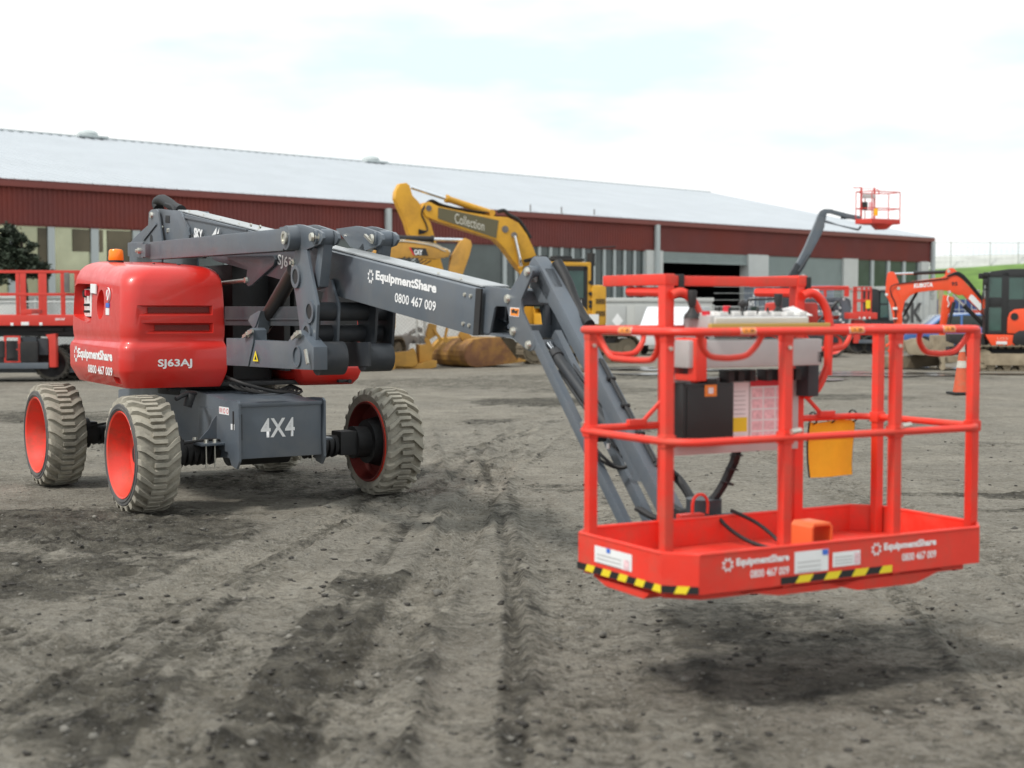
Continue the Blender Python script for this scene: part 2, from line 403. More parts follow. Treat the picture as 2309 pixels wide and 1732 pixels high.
for i in range(2): m.ring(C(.29-.07*i, .8315, .852), (1, 0, 0), .022, .016, .001, 16)
for i in range(5): m.bb(C(.175-.014*i, .8315, .835), C(.171-.014*i, .832, .872))
obj('decal_print', m, lab_re, ch)
# slewing ring and machinery between the hoods
m = MB(); m.cyl((0, 0, .93), (0, 0, 1.03), .55, n=48); m.bb((-1.05, -.85, 1.03), (1.05, 1.1, 1.07), .01); obj('slewing_ring', m, black, lift)
m = MB()
m.bb((-.02, -.55, 1.07), (.36, 1.0, 2.14), .02); m.bb((.33, -.96, 1.16), (.39, 1.0, 2.12), .01); m.bb((-.22, .35, 1.07), (-.02, 1.0, 2.0), .02); m.bb((-.21, -.3, 1.07), (-.05, .3, 1.28), .03)
for i in range(7): m.tube([(-.2+.05*i, -.99, 1.05-.01*i), (-.1+.06*i, -1.05, 1.0-.012*i), (.2+.05*i, -.95, .97), (.45, -.8, 1.02)], .012, 8)
m.tube([(-.21, -.9, 1.12), (-.1, -1.1, 1.06), (.15, -1.15, .99), (.35, -1.0, .97)], .016)
obj('engine_bay', m, black, lift)
m = MB(); m.bb((.02, -.98, .96), (.10, -1.02, .99)); m.bb((.14, -.95, .94), (.24, -.7, .955)); obj('bracket', m, alu, lift)

# hoods
def hood(s0, s1, f0, f1, levels, n=9):
    mb = MB(); rings = []
    for h, ins, rad in levels:
        ring = []; a0, a1, b0, b1 = s0+ins, s1-ins*.5, -f1+ins, -f0-ins
        ri = .02+max(0, ins-.05)*.6
        for cx, cy, st, rd in ((a1-ri, b1-ri, 0, ri), (a0+rad, b1-rad, 90, rad), (a0+rad, b0+rad, 180, rad), (a1-ri, b0+ri, 270, ri)):
            for i in range(n): a = R(st+90*i/(n-1)); y_ = cy+rd*math.sin(a); ring.append(mb.bm.verts.new((cx+rd*math.cos(a), y_, h+.075*max(0, min(1, (h-1.75)/.3))*max(0, min(1, (y_+.75)/1.3)))))
        rings.append(ring)
    m_ = len(rings[0])
    for a, b in zip(rings, rings[1:]):
        for j in range(m_): mb.bm.faces.new((a[j], a[(j+1) % m_], b[(j+1) % m_], b[j]))
    mb.bm.faces.new(rings[0][::-1]); mb.bm.faces.new(rings[-1])
    return mb
def belt(base, dz=0): return lambda y: base+dz-.035*max(0, min(1, (y+1.0)/2.0))*0
LV = [(1.035, .075, .10), (1.075, .05, .11), (1.17, .004, .12), (1.20, 0, .12), (1.36, 0, .12), (1.385, .004, .12), (1.405, .012, .12), (1.425, .026, .13), (1.45, .034, .13), (1.49, .026, .14),
      (1.55, .022, .14), (1.80, .032, .15), (1.92, .042, .16), (1.98, .055, .17), (2.03, .08, .19), (2.065, .115, .21), (2.09, .16, .22), (2.103, .22, .20), (2.108, .30, .14)]
hd = obj('hood', hood(-1.16, -.215, -1.07, .995, LV), red, lift, 50)
c = MB()   # vents on the front, cut-outs on the flank
def vent(cc, s0, s1, h0, h1, dx, dep=.05):
    a = [T(1.03, s0-dx, h0-.045), T(1.03, s1+.05, h0-.045), T(1.03, s1+.05, h1+.03), T(1.03, s0-dx-.05, h1+.035)]
    b = [T(1.0-dep, s0, h0), T(1.0-dep, s1, h0), T(1.0-dep, s1, h1), T(1.0-dep, s0-.01, h1)]
    t = bmesh.new(); va = [t.verts.new(p) for p in a]; vb = [t.verts.new(p) for p in b]
    t.faces.new(va); t.faces.new(vb[::-1])
    for i in range(4): t.faces.new((va[i], vb[i], vb[(i+1) % 4], va[(i+1) % 4]))
    bmesh.ops.recalc_face_normals(t, faces=t.faces); cc._merge(t)
vent(c, -.93, -.36, 1.69, 1.745, .17, .075); vent(c, -.87, -.36, 1.535, 1.59, .17, .075)
zc = lambda x, y: (x*.4762, 428+y*.4762)
c.prism([Vector((-1.3, p.y, p.z)) for p in (tp(zc(*q), -1.125) for q in ((352, 455), (365, 443), (430, 447), (438, 462), (437, 628), (425, 633), (362, 602), (352, 590)))], (.30, 0, 0), .02)
pcirc = tp(zc(478, 543), -1.125); c.lathe([(0, .0), (0, .15), (.25, .125), (.25, 0)], (-1.28, pcirc.y, pcirc.z), (1, 0, 0), 32, closed=True)
c.bb(T(.60, -1.2, 1.07), T(.82, -1.08, 1.13), .01)
cut(hd, c)
m = MB()
for s0, s1, h0, h1 in ((-.93, -.36, 1.69, 1.745), (-.87, -.36, 1.535, 1.59)):
    m.bb(T(.934, s0+.02, h0+.004), T(.928, s1-.002, h1-.004))
obj('vent_mesh', m, mat('vent_mesh', (.17, .020, .015), .6, 0, .7, 260), hd)
pa = tp(zc(398, 470), -1.03); pb = tp(zc(434, 600), -1.03)
m = MB(); m.bb((-1.005, pa.y+.12, pb.z-.02), (-.99, pb.y-.06, pa.z+.02)); cp = obj('ground_control_panel', m, black, hd)
m = MB(); m.bb((-1.03, pa.y, pb.z), (-1.006, pb.y, pa.z), .004); obj('panel_face', m, wpanel, hd)
m = MB(); cy_ = (pa.y+pb.y)/2; hh_ = pa.z-pb.z
for hh in (.18, .42): 
    for yy in (-.07, 0, .07): m.cyl((-1.03, cy_+yy, pb.z+hh_*hh), (-1.055, cy_+yy, pb.z+hh_*hh), .014, .01, 8)
m.cyl((-1.03, cy_+.06, pb.z+hh_*.82), (-1.06, cy_+.06, pb.z+hh_*.82), .035)
obj('switch', m, black, hd)
m = MB(); m.cyl((-1.03, cy_-.07, pb.z+hh_*.85), (-1.07, cy_-.07, pb.z+hh_*.85), .03); obj('stop_button', m, lab_re, hd)
def flank(qs, x, mt, nm):
    m = MB(); m.prism([tp(zc(*q), x) for q in qs], (.012, 0, 0)); return obj(nm, m, mt, hd)
flank(((428, 445), (453, 447), (453, 492), (428, 488)), -1.139, white, 'decal'); flank(((500, 560), (515, 561), (515, 593), (500, 592)), -1.139, white, 'decal'); flank(((500, 536), (515, 537), (515, 558), (500, 557)), -1.139, lab_bl, 'decal')
pn = tp(zc(508, 498), -1.14); m = MB(); m.lathe([(0, 0), (0, .066), (.012, .066), (.012, 0)], pn, (1, 0, 0), 24); obj('decal', m, white, hd)
m = MB(); pn = pn-Vector((.0015, 0, 0)); m.ring(pn, (1, 0, 0), .064, .050, .001); m.bar(pn+Vector((0, -.035, .04)), pn+Vector((0, .035, -.04)), .002, .012); obj('decal_print', m, lab_re, hd)
text('SJ63AJ', T(.999, -.845, 1.205), (1, 0, 0), (0, 0, 1), .305, .085, white, hd, bold=.03)
a = tp(zc(370, 806), -1.1625); b = tp(zc(532, 826), -1.1625); d_ = Vector((0, b.y-a.y, 0)); a.z = (a.z+b.z)/2; text('EquipmentShare', a, d_, (0, 0, 1), d_.length, .115, white, hd, bold=.045)
a2 = tp(zc(417, 866), -1.1625); b2 = tp(zc(532, 878), -1.1625); d2 = Vector((0, b2.y-a2.y, 0)); a2.z = a.z-.105; text('0800 467 009', a2, d2, (0, 0, 1), d2.length, .078, white, hd, bold=.02)
m = MB(); gear(m, (-1.1625, a.y+.085, a.z+.055), (0, -1, 0), (0, 0, 1), .07); obj('emblem', m, white, hd)
m = MB(); m.cyl((-.83, .45, 2.10), (-.83, .45, 2.185), .078, .07, 24); bc = obj('beacon', m, black, lift)
m = MB(); m.lathe([(0, 0), (0, .068), (.01, .072), (.09, .066), (.105, .055), (.11, 0)], (-.83, .45, 2.187), (0, 0, 1), 28); obj('beacon_lens', m, amber, bc)
m = MB()
for x, y in ((-.75, .2), (-.62, -.1), (-.5, -.5), (-.45, -.3)): m.bolt((x, y, 2.115+.05*max(0, min(1, (y+.75)/1.3))), (0, 0, 1), .014, .008)
m.tube([(-.71, -.81, 1.02), (-.66, -.86, 1.035), (-.56, -.84, 1.025)], .018); m.bb((-.70, -.86, 1.0), (-.60, -.80, 1.03), .006)
obj('hood_latch', m, black, hd)
h2 = obj('hood', hood(.42, 1.10, -1.07, .98, [(1.02, .1, .06), (1.075, .05, .08), (1.17, .004, .08), (1.19, .01, .08)]), red, lift, 50)
m = MB(); m.bb((1.07, -.90, 1.16), (1.10, 1.05, 2.03), .01); obj('hood_side', m, red, h2)
m = MB(); m.bb((.43, -.955, 1.18), (1.06, 1.04, 2.04), .03); obj('engine_bay', m, black, lift)
m = MB(); m.bb((.86, -.97, 1.04), (.95, -.90, 1.07), .01); m.cyl((.95, -.99, 1.055), (.95, -1.02, 1.055), .018); obj('hood_latch', m, black, h2)

# folding arm, lower and upper links
gm = grey
m = MB()
plate(m, z3, [(775, 1225), (890, 1232), (950, 1160), (985, 1140), (1003, 1160), (1005, 1242), (1285, 1257), (1330, 1190), (1375, 1160), (1400, 1180), (1500, 1300), (1500, 1492), (1290, 1482), (780, 1452)], -.43, .11, .006)
lb = obj('lower_arm', m, gm, lift)
m = MB(); plate(m, z3, [(775, 1228), (890, 1235), (950, 1160), (985, 1140), (1003, 1160), (998, 1260), (955, 1460), (778, 1452)], -.442, .01, .003); obj('reinforcing_plate', m, gm, lb)
m = MB(); m.ring(tp(z3(1355, 1380), -.443), (1, 0, 0), .082, .070, .012, 32); obj('weld_ring', m, gm, lb)
m = MB(); a_, b_, c_ = [tp(z3(*q), -.4445) for q in ((995, 1418), (1040, 1420), (1016, 1330))]; m.prism([a_, b_, c_], (.001, 0, 0)); obj('warning_label', m, lab_ye, lb)
m = MB(); m.prism([tp(z3(*q), -.4465) for q in ((1008, 1405), (1026, 1406), (1017, 1368))], (.001, 0, 0)); obj('label_print', m, blk_v, lb)
m = MB()
plate(m, z3, [(760, 962), (1385, 962), (1390, 1125), (760, 1120)], -.24, .12, .006)
plate(m, z3, [(760, 1060), (1385, 1060), (1390, 1075), (760, 1075)], -.25, .02, .002)
obj('middle_arm', m, dgrey, lift)
m = MB()
plate(m, z3, [(105, 430), (1195, 318), (1240, 308), (1300, 400), (1240, 500), (150, 572), (108, 560)], -.42, .14, .008)
ul = obj('upper_link', m, gm, lift)
m = MB(); m.cyl(tp(z3(1268, 392), -.46), tp(z3(1268, 392), -.46)+Vector((.20, 0, 0)), .092, n=32, bev=.004); obj('boss', m, gm, ul)
pc = tp(z3(1268, 392), -.462)
m = MB(); m.cyl(pc, pc-Vector((.012, 0, 0)), .044, n=24); m.ring(pc-Vector((.02, 0, 0)), (1, 0, 0), .05, .03, .01)
for q, s in (((35, 500), -.50), ((1535, 388), -.375), ((1325, 600), -.375), ((955, 1190), -.455), ((1360, 1195), -.455), ((1450, 1390), -.375), ((1430, 1322), -.375), ((1460, 1430), -.375)):
    p = tp(z3(*q), s); m.cyl(p, p+Vector((.03, 0, 0)), .03, n=16); m.cyl(p, p-Vector((.02, 0, 0)), .016, n=6)
for a, b in (((915, 1215), (995, 1165)), ((1320, 1230), (1390, 1175)), ((1432, 1322), (1452, 1440))): m.bar(tp(z3(*a), -.462), tp(z3(*b), -.462), .016, .026)
obj('pin_head', m, zinc, ul)
m = MB()
plate(m, z3, [(-45, 432), (80, 428), (80, 560), (-45, 545)], -.47, .02, .006); plate(m, z3, [(-45, 432), (80, 428), (80, 560), (-45, 545)], -.30, .02, .006)
plate(m, z3, [(78, 445), (102, 442), (102, 550), (78, 553)], -.47, .19, .004)
obj('clevis', m, gm, ul)
lp = MB()       # tall link plates, a pair on each side of the boom
tall = [(1360, 352), (1385, 338), (1412, 350), (1432, 420), (1470, 640), (1532, 950), (1520, 1200), (1500, 1470), (1475, 1492), (1440, 1480), (1420, 1300), (1385, 1180), (1380, 1100), (1345, 850), (1310, 690), (1318, 600), (1345, 510)]
plate(lp, z3, tall, -.37, .022, .004)
outer = [(1615, 740), (1640, 745), (1700, 930), (1706, 960), (1690, 1250), (1650, 1440), (1600, 1470), (1500, 1200), (1500, 950)]
def dupx(z, pts, s_ref, s_new, t, mb): mb.prism([Vector((s_new, p.y, p.z)) for p in (tp(z(*q), s_ref) for q in pts)], (t, 0, 0), .004)
plate(lp, z3, [(1610, 730), (1645, 745), (1702, 935), (1706, 970), (1695, 1250), (1650, 1440), (1600, 1475), (1560, 1470), (1560, 940), (1590, 800)], -.165, .02)
tl = obj('tall_link', lp, gm, lift)
lp = MB()
dupx(z3, [(1370, 500), (1430, 420), (1470, 640), (1532, 950), (1520, 1200), (1500, 1470), (1475, 1492), (1430, 1480), (1400, 1200), (1380, 1000)], -.37, .10, .022, lp)
dupx(z3, [(1440, 850), (1532, 950), (1520, 1200), (1500, 1470), (1475, 1492), (1430, 1480), (1400, 1200), (1400, 1000)], -.37, .245, .022, lp)
plate(lp, z3, [(1700, 1260), (1960, 1260), (1960, 1460), (1690, 1460)], .0, .02)
obj('tall_link', lp, dgrey, lift)
m = MB()
for q in ((1360, 715), (1475, 1005), (1450, 1190)):
    m.ring(tp(z3(*q), -.372)-Vector((.014, 0, 0)), (1, 0, 0), .088, .058, .02, 32)
obj('collar', m, gm, tl)
m = MB()
for q in ((1360, 715), (1475, 1005), (1450, 1190)):
    p = tp(z3(*q), -.372); m.cyl(p-Vector((.008, 0, 0)), p+Vector((.01, 0, 0)), .06, n=24)
obj('bore', m, black, tl)
for q, r, s_end in (((1475, 1005), .070, .31), ((1450, 1190), .066, .31)):
    m = MB(); p = tp(z3(*q), -.35); m.cyl(p, Vector((s_end-.045, p.y, p.z)), r, n=32); obj('cross_tube', m, dgrey, tl)
m = MB(); p = tp(z3(1530, 1395), -.352)
m.cyl(p, p+Vector((.20, 0, 0)), .125, n=32); m.cyl(p+Vector((.36, 0, 0)), p+Vector((.585, 0, 0)), .105, n=32); obj('pivot_drum', m, dgrey, tl)
def knuckle(s, mate, W=.12):
    mb = MB(); out_ = [(1225, 305), (1380, 280), (1420, 285), (1555, 330), (1585, 355), (1592, 395), (1570, 440), (1540, 455), (1450, 492), (1340, 460), (1300, 400)]
    pts = [Vector((0, p.y, p.z)) for p in (tp(z3(*q), -.36) for q in out_)]
    for s_ in (s, s+W): mb.prism([Vector((s_, p.y, p.z)) for p in pts], (.022, 0, 0), .004)
    pin = tp(z3(1535, 388), -.36); pin.x = s
    mb.cyl(pin+Vector((-.02, 0, 0)), pin+Vector((W+.045, 0, 0)), .052, n=24)
    mb.cyl(pin+Vector((.03, 0, 0)), pin+Vector((W-.005, 0, 0)), .062, n=24)
    top = pin+Vector((.045, -.0, 0)); 
    # hanging flange that runs down from the pin
    low = tp(z3(1560, 800), -.30); 
    mb.prism([Vector((s+.045, pin.y+.05, pin.z+.01)), Vector((s+.045, pin.y-.05, pin.z+.01)), Vector((s+.045, low.y-.04, low.z)), Vector((s+.045, low.y+.11, low.z-.02))], (W-.045, 0, 0), .01)
    mb.box((s+W/2+.01, pts[1].y, pts[1].z-.05), (W-.02, .08, .04), None, .005)
    return obj('knuckle', mb, mate, lift)
k1 = knuckle(-.372, gm); k2 = knuckle(.10, gm)
for k_, s_ in ((k1, -.40), (k2, .075)):
    m = MB(); p = tp(z3(1535, 388), -.36); p.x = s_; m.bolt(p, (-1, 0, 0), .035, .02); p2 = tp(z3(1265, 380), -.36); p2.x = s_+.01
    if k_ is k2: m.bolt(p2, (-1, 0, 0), .032, .02); m.bar(p+Vector((-.015, .1, .03)), p+Vector((-.015, -.03, -.03)), .02, .02)
    obj('pin_head', m, zinc, k_)
m = MB(); a = tp(z3(1075, 1130), -.22); b = tp(z3(1345, 660), -.27)
m.cyl(a, b, .062, n=24); m.cyl(a-(b-a).normalized()*.12, a, .04, n=20); m.cyl(a-(b-a)*.0, a+(b-a)*.1, .072, n=24)
cy = obj('lift_cylinder', m, mat('cylinder_bronze_black', (.022, .017, .015), .38, 0, .1, 5), lift)
m = MB(); plate(m, z3, [(955, 1080), (975, 1040), (1040, 1000), (1060, 1000), (1020, 1120), (1000, 1150)], -.34, .01); plate(m, z3, [(1040, 1000), (1060, 1000), (1030, 1180), (1000, 1180)], -.33, .10, .003); obj('cylinder_bracket', m, gm, lift)

# main boom
m = MB()
fr_t = tp((1074, 651), -.13); fr_b = tp((1066, 757), -.13); re_t = tp((392, 476), -.13); md_b = tp((642, 634), -.13)
re_b = md_b+(md_b-fr_b).normalized()*1.9
prof = [re_t, fr_t, fr_b, re_b]
m.prism(prof, (.25, 0, 0), .012)
bm_ = obj('main_boom', m, gm, lift)
bx = (fr_t-re_t).normalized(); bz = Vector((1, 0, 0)).cross(bx)*-1; bz = bz if bz.z > 0 else -bz
m = MB(); L = (fr_t-re_t).length
m.bar(re_t+Vector((.125, 0, .012))+bx*.05, re_t+Vector((.125, 0, .012))+bx*(L*.40), .20, .012, bev=.004)
m.bar(re_t+Vector((.15, 0, .012))+bx*(L*.62), fr_t+Vector((.15, 0, .012))-bx*.02, .19, .012, bev=.004)
m.bar(re_t+Vector((.12, 0, .006))+bx*(L*.44), re_t+Vector((.12, 0, .006))+bx*(L*.62), .2, .006)
obj('boom_cover', m, coverm, bm_)
m = MB()
for q, s in (((1285, 1048), -.13), ((1335, 1060), -.13), ((1272, 1290), -.13), ((1322, 1305), -.13)): m.bolt(tp(z5(*q), s), (-1, 0, 0), .014, .01)
for t_ in (.05, .12, .2, .28, .36, .9, .95): m.bolt(re_t+bx*L*t_+Vector((.06, 0, .02)), (0, 0, 1), .01, .012)
obj('cover_bolt', m, zinc, bm_)
m = MB()
# rear end plates of the boom
plate(m, z3, [(205, 150), (390, 168), (462, 310), (467, 385), (370, 560), (240, 560), (238, 405)], -.152, .02)
dupx(z3, [(205, 150), (390, 168), (462, 310), (467, 385), (370, 560), (240, 560), (238, 405)], -.152, .12, .02, m)
m.prism([tp(z3(*q), -.146) for q in ((400, 208), (940, 318), (940, 332), (410, 226))], (.014, 0, 0), .004)
m.prism([tp(z3(*q), -.160) for q in ((398, 208), (412, 212), (470, 370), (458, 372))], (.014, 0, 0), .003)
ep = obj('boom_end_plate', m, gm, lift)
m = MB()
m.prism([tp(z3(*q), -.158) for q in ((268, 205), (300, 207), (300, 268), (268, 266))], (.012, 0, 0), .003); obj('slot', m, black, ep)
m = MB()
for q in ((248, 303), (290, 340), (290, 325), (985, 285), (1062, 300)): m.bolt(tp(z3(*q), -.152), (-1, 0, 0), .016, .012)
obj('pin_head', m, zinc, ep)
m = MB(); m.tube([tp(z3(*q), -.05) for q in ((215, 150), (200, 100), (240, 75), (285, 95), (345, 140), (400, 165))], .055, 12); m.tube([tp(z3(*q), -.13) for q in ((270, 110), (320, 130), (345, 175), (300, 190))], .014)
obj('hose_bundle', m, hose, bm_)
m = MB()  # tower behind
plate(m, z3, [(-30, 440), (10, 390), (125, 285), (130, 180), (150, 158), (190, 152), (205, 175), (238, 400), (240, 440), (235, 700), (-30, 700)], -.20, .02, .004)
dupx(z3, [(-30, 440), (10, 390), (125, 285), (130, 180), (150, 158), (190, 152), (205, 175), (238, 400), (240, 440), (235, 700), (-30, 700)], -.20, .17, .02, m)
m.prism([tp(z3(*q), -.215) for q in ((70, 400), (185, 268), (190, 282), (85, 415))], (.014, 0, 0), .003)
tw = obj('rear_tower', m, gm, lift)
m = MB(); m.bolt(tp(z3(158, 205), -.20), (-1, 0, 0), .035, .02); obj('pin_head', m, zinc, tw)
m = MB(); m.cyl(tp(z3(150, 405), -.203), tp(z3(150, 405), -.203)+Vector((.002, 0, 0)), .05, n=20); obj('slot', m, black, tw)
m = MB()  # hanging lug under boom
plate(m, z3, [(760, 545), (1165, 540), (1180, 570), (1165, 620), (985, 785), (955, 795), (935, 770), (950, 640)], -.16, .02, .004)
lg = obj('cylinder_lug', m, gm, bm_)
m = MB(); m.bolt(tp(z3(945, 745), -.16), (-1, 0, 0), .03, .02); m.cyl(tp(z3(945, 745), -.14), tp(z3(740, 770), -.14), .02); obj('pin_head', m, zinc, bm_)
n_s = Vector((-1, 0, 0))
sd = (fr_t-re_t).normalized(); ld = Vector((1, 0, 0)).cross(sd); ld = ld if ld.z > 0 else -ld
# lettering follows the boom
def on_boom(q, s=-.1325): return tp(z5(*q), s)
a = on_boom((540, 945)); b = on_boom((1045, 1062)); text('EquipmentShare', a, b-a, ld, (b-a).length, .085, white, bm_, bold=.045)
a = on_boom((700, 1110)); b = on_boom((1040, 1190)); text('0800 467 009', a, b-a, ld, (b-a).length, .066, white, bm_, bold=.015)
m = MB(); gear(m, on_boom((500, 897)), b-a, ld, .045); obj('emblem', m, white, bm_)
p = tp(z3(1200, 640), -.1325); text('SJ63', p, sd, ld, .33, .115, white, bm_, bold=.02)
p = tp(z3(505, 392), -.1545); text('SKY', p, sd, ld, .27, .10, white, ep, bold=.05)
m = MB(); m.prism([tp(z3(*q), -.1565) for q in ((655, 372), (695, 305), (690, 362))], (.002, 0, 0)); m.prism([tp(z3(*q), -.1565) for q in ((695, 362), (717, 308), (712, 358))], (.002, 0, 0)); obj('emblem', m, white, ep)
# boom nose
m = MB(); 
for s_, e in ((-.14, .26),):
    p0 = tp(z5(1375, 995), s_); p1 = tp(z5(1420, 1000), s_); p2 = tp(z5(1395, 1388), s_); p3 = tp(z5(1350, 1390), s_)
    for sx in (-.14, .115): m.prism([Vector((sx, p.y, p.z)) for p in (p0, p1, p2, p3)], (.012, 0, 0))
obj('wear_collar', m, black, bm_)
m = MB()
ins = [(1420, 1010), (1475, 978), (1700, 1010), (1700, 1150), (1545, 1145), (1530, 1160), (1490, 1365), (1475, 1378), (1385, 1340), (1390, 1020)]
plate(m, z5, ins, -.105, .015, .003); dupx(z5, ins, -.105, .085, .015, m)
p0 = tp(z5(1420, 1005), -.10); p1 = tp(z5(1700, 1012), -.10); m.prism([p0, p1, p1-Vector((0, 0, .015)), p0-Vector((0, 0, .015))], (.19, 0, 0))
p0 = tp(z5(1385, 1352), -.10); p1 = tp(z5(1690, 1392), -.10); m.prism([p0, p1, p1-Vector((0, 0, .015)), p0-Vector((0, 0, .015))], (.19, 0, 0))
fb = obj('fly_boom', m, gm, lift)
m = MB(); m.cyl(tp(z5(1560, 1245), .0), tp(z5(1660, 1310), .0), .02); obj('chrome_rod', m, chrome, fb)
m = MB(); m.bb(tp(z5(1390, 1060), -.08), tp(z5(1520, 1330), .08)-Vector((0, 0, 0))); obj('boom_bore', m, black, fb)
# tip plates
tipo = [(520, 143), (545, 155), (557, 185), (550, 215), (462, 425), (460, 470), (470, 530), (572, 760), (578, 810), (560, 848), (525, 855), (490, 830), (395, 752), (372, 720), (355, 560), (338, 470), (335, 400), (350, 375), (470, 190), (490, 152)]
m = MB(); plate(m, z6, tipo, -.125, .016, .003); dupx(z6, tipo, -.125, .10, .016, m)
tpp = obj('boom_tip_plate', m, gm, lift)
m = MB()
for q in ((515, 195), (350, 420), (397, 690), (525, 803)):
    p = tp(z6(*q), -.125); m.bolt(p, (-1, 0, 0), .028, .014); m.bolt(p+Vector((-.012, 0, 0)), (-1, 0, 0), .018, .006)
obj('pin_head', m, zinc, tpp)
m = MB()
for q, r in (((515, 195), .035), ((350, 420), .03), ((397, 690), .03), ((525, 803), .03)):
    p = tp(z6(*q), -.11); m.cyl(p, p+Vector((.21, 0, 0)), r, n=18)
obj('tip_pin', m, gm, tpp)
m = MB(); p = tp(z6(370, 500), -.125); q = [tp(z6(*k), -.1275) for k in ((370, 490), (447, 497), (443, 572), (366, 563))]; m.prism(q, (.001, 0, 0)); lo = obj('warning_label', m, white, tpp)
m = MB(); m.prism([tp(z6(*k), -.1295) for k in ((374, 497), (442, 503), (438, 565), (371, 557))], (.001, 0, 0)); obj('label_field', m, lab_or, tpp)
m = MB(); m.prism([tp(z6(*k), -.1315) for k in ((378, 515), (400, 503), (410, 522), (432, 512), (425, 545), (398, 535), (384, 540))], (.001, 0, 0)); obj('label_print', m, blk_v, tpp)
m = MB()     # window frame between the tip plates
fr = 6.12
def wf(q): return TF.p(*z6(*q), y=-fr)
for a, b in (((470, 355), (700, 470)), ((470, 640), (720, 745)), ((440, 470), (480, 640)), ((652, 470), (700, 640))):
    A = wf(a); B = wf(b); m.bb((A.x, -fr-.01, A.z), (B.x, -fr+.02, B.z), .004)
obj('cross_frame', m, gm, tpp)
m = MB(); 
for i in range(4): m.tube([T(6.05, -.07+.03*i, 1.90), T(6.15, -.05+.03*i, 1.93), T(6.25, -.02+.02*i, 1.89)], .014, 8)
for i in range(2): m.cyl(T(6.14, -.09+.09*i, 1.915), T(6.22, -.06+.09*i, 1.905), .018, n=8)
obj('hose_fittings', m, alu, tpp)

# jib
jt = tp(z6(640, 135), -.05); je = TF.p(1537, 1128, x=-.05)
j0 = tp(z6(680, 260), -.05); j1 = tp(z6(1330, 1500), -.05); jd = (j1-j0).normalized()
jn = Vector((1, 0, 0)).cross(jd); jn = jn if jn.z > 0 else -jn
jst = j0-jd*.10; jen = j1+jd*.62
m = MB(); th = .088
m.prism([jst, jen, jen-jn*th, jst+jd*.30-jn*th, jst-jn*(th+.02)], (.10, 0, 0), .006)
jb = obj('jib', m, gm, lift)
m = MB(); head = [tp(z6(*q), -.07) for q in ((600, 118), (640, 112), (735, 118), (760, 200), (700, 330), (650, 340), (600, 260))]
hp = jst
m.prism([jst+jd*.18, jst-jd*.02, jst-jd*.12-jn*.015, jst-jd*.13-jn*.09, jst-jd*.02-jn*.17, jst+jd*.12-jn*.17, jst+jd*.2-jn*.1], (.10, 0, 0), .02)
m.xf = Matrix.Identity(4); obj('jib_head', m, gm, jb)
m = MB()   # spreader box near lower part
m.prism([jst+jd*1.0-jn*th, jst+jd*1.55-jn*th, jst+jd*1.5-jn*(th+.05), jst+jd*1.1-jn*(th+.04)], (.10, 0, 0), .006); obj('jib_stiffener', m, gm, jb)
for s_ in (-.10, .055):
    a = tp(z6(578, 742), -.10); b = TF.p(1410, 1180, x=-.10); d_ = (b-a).normalized(); a = Vector((s_, a.y, a.z)); b = a+d_*1.52
    m = MB(); m.bar(a-d_*.03, b, .045, .06, bev=.004); obj('parallel_link', m, gm, lift)
m = MB(); a = tp(z6(690, 800), 0); b = tp(z6(745, 885), 0); c_ = tp(z6(1240, 1560), 0); dd = (c_-b).normalized()
m.cyl(b, b+dd*.85, .034, n=20); m.cyl(b-dd*.02, b+dd*.03, .042, n=20)
m.tube([b+dd*.1+jn*-.05, b+dd*.5-jn*.06, b+dd*.9-jn*.04], .012); m.cyl(b+dd*.02+jn*.02+Vector((.045, 0, 0)), b+dd*.8+jn*.02+Vector((.045, 0, 0)), .012)
jc = obj('jib_cylinder', m, dgrey, lift)
m = MB(); m.cyl(a, b, .022, n=16); obj('chrome_rod', m, chrome, jc)
# jib foot with valves and basket rotator
m = MB(); e = jen
m.box(e+Vector((.05, .02, -.10)), (.20, .14, .18), None, .02); m.cyl(T(7.72, .05, .42), T(7.72, .05, .78), .09, n=24); m.box(T(7.83, .05, .60), (.34, .10, .22), None, .01)
m.box(T(7.55, .05, .55), (.26, .34, .05), None, .01)
rt = obj('basket_rotator', m, dgrey, lift)
m = MB(); m.cyl(e+Vector((.0, -.02, .01)), e+Vector((.11, -.02, .01)), .05, n=20); m.cyl(e+Vector((.04, .0, .03)), e+Vector((.04, .12, .06)), .03); obj('rotator_cap', m, black, rt)
m = MB()
g = lambda px, py, f: TF.p(px, py, y=-f)
m.tube([tp(z6(760, 118), .07), tp(z6(840, 270), .08), tp(z6(900, 430), .08), tp(z6(965, 560), .07), tp(z6(1030, 640), .06)], .034, 12)
obj('hose_sleeve', m, hose, jb)
m = MB()
q0 = [Vector((.06, 0, 0))+jst+jd*t+jn*.012 for t in (.75, .9, 1.1, 1.3, 1.5)]
m.tube(q0, .009, 8); m.tube([p+Vector((.014, 0, -.004)) for p in q0], .008, 8)
for i in (1, 2, 3): m.cyl(q0[i]-Vector((.02, 0, 0)), q0[i]+Vector((.03, 0, 0)), .012, n=8)
m.tube([q0[-1], g(1524, 1075, 7.25), g(1556, 1120, 7.4), g(1562, 1150, 7.5), g(1600, 1162, 7.7)], .024, 10)
m.tube([g(1335, 995, 6.9), g(1350, 1020, 7.0), g(1385, 1050, 7.05), g(1415, 1050, 7.1), g(1408, 1015, 7.05), g(1385, 985, 7.0)], .009, 8)
m.tube([g(1330, 990, 6.9), g(1345, 1030, 7.0), g(1392, 1056, 7.05), g(1418, 1045, 7.1), g(1400, 1000, 7.0)], .008, 8)
m.box(g(1345, 985, 6.95), (.07, .1, .05), None, .01)
obj('hose_run', m, hose, jb)
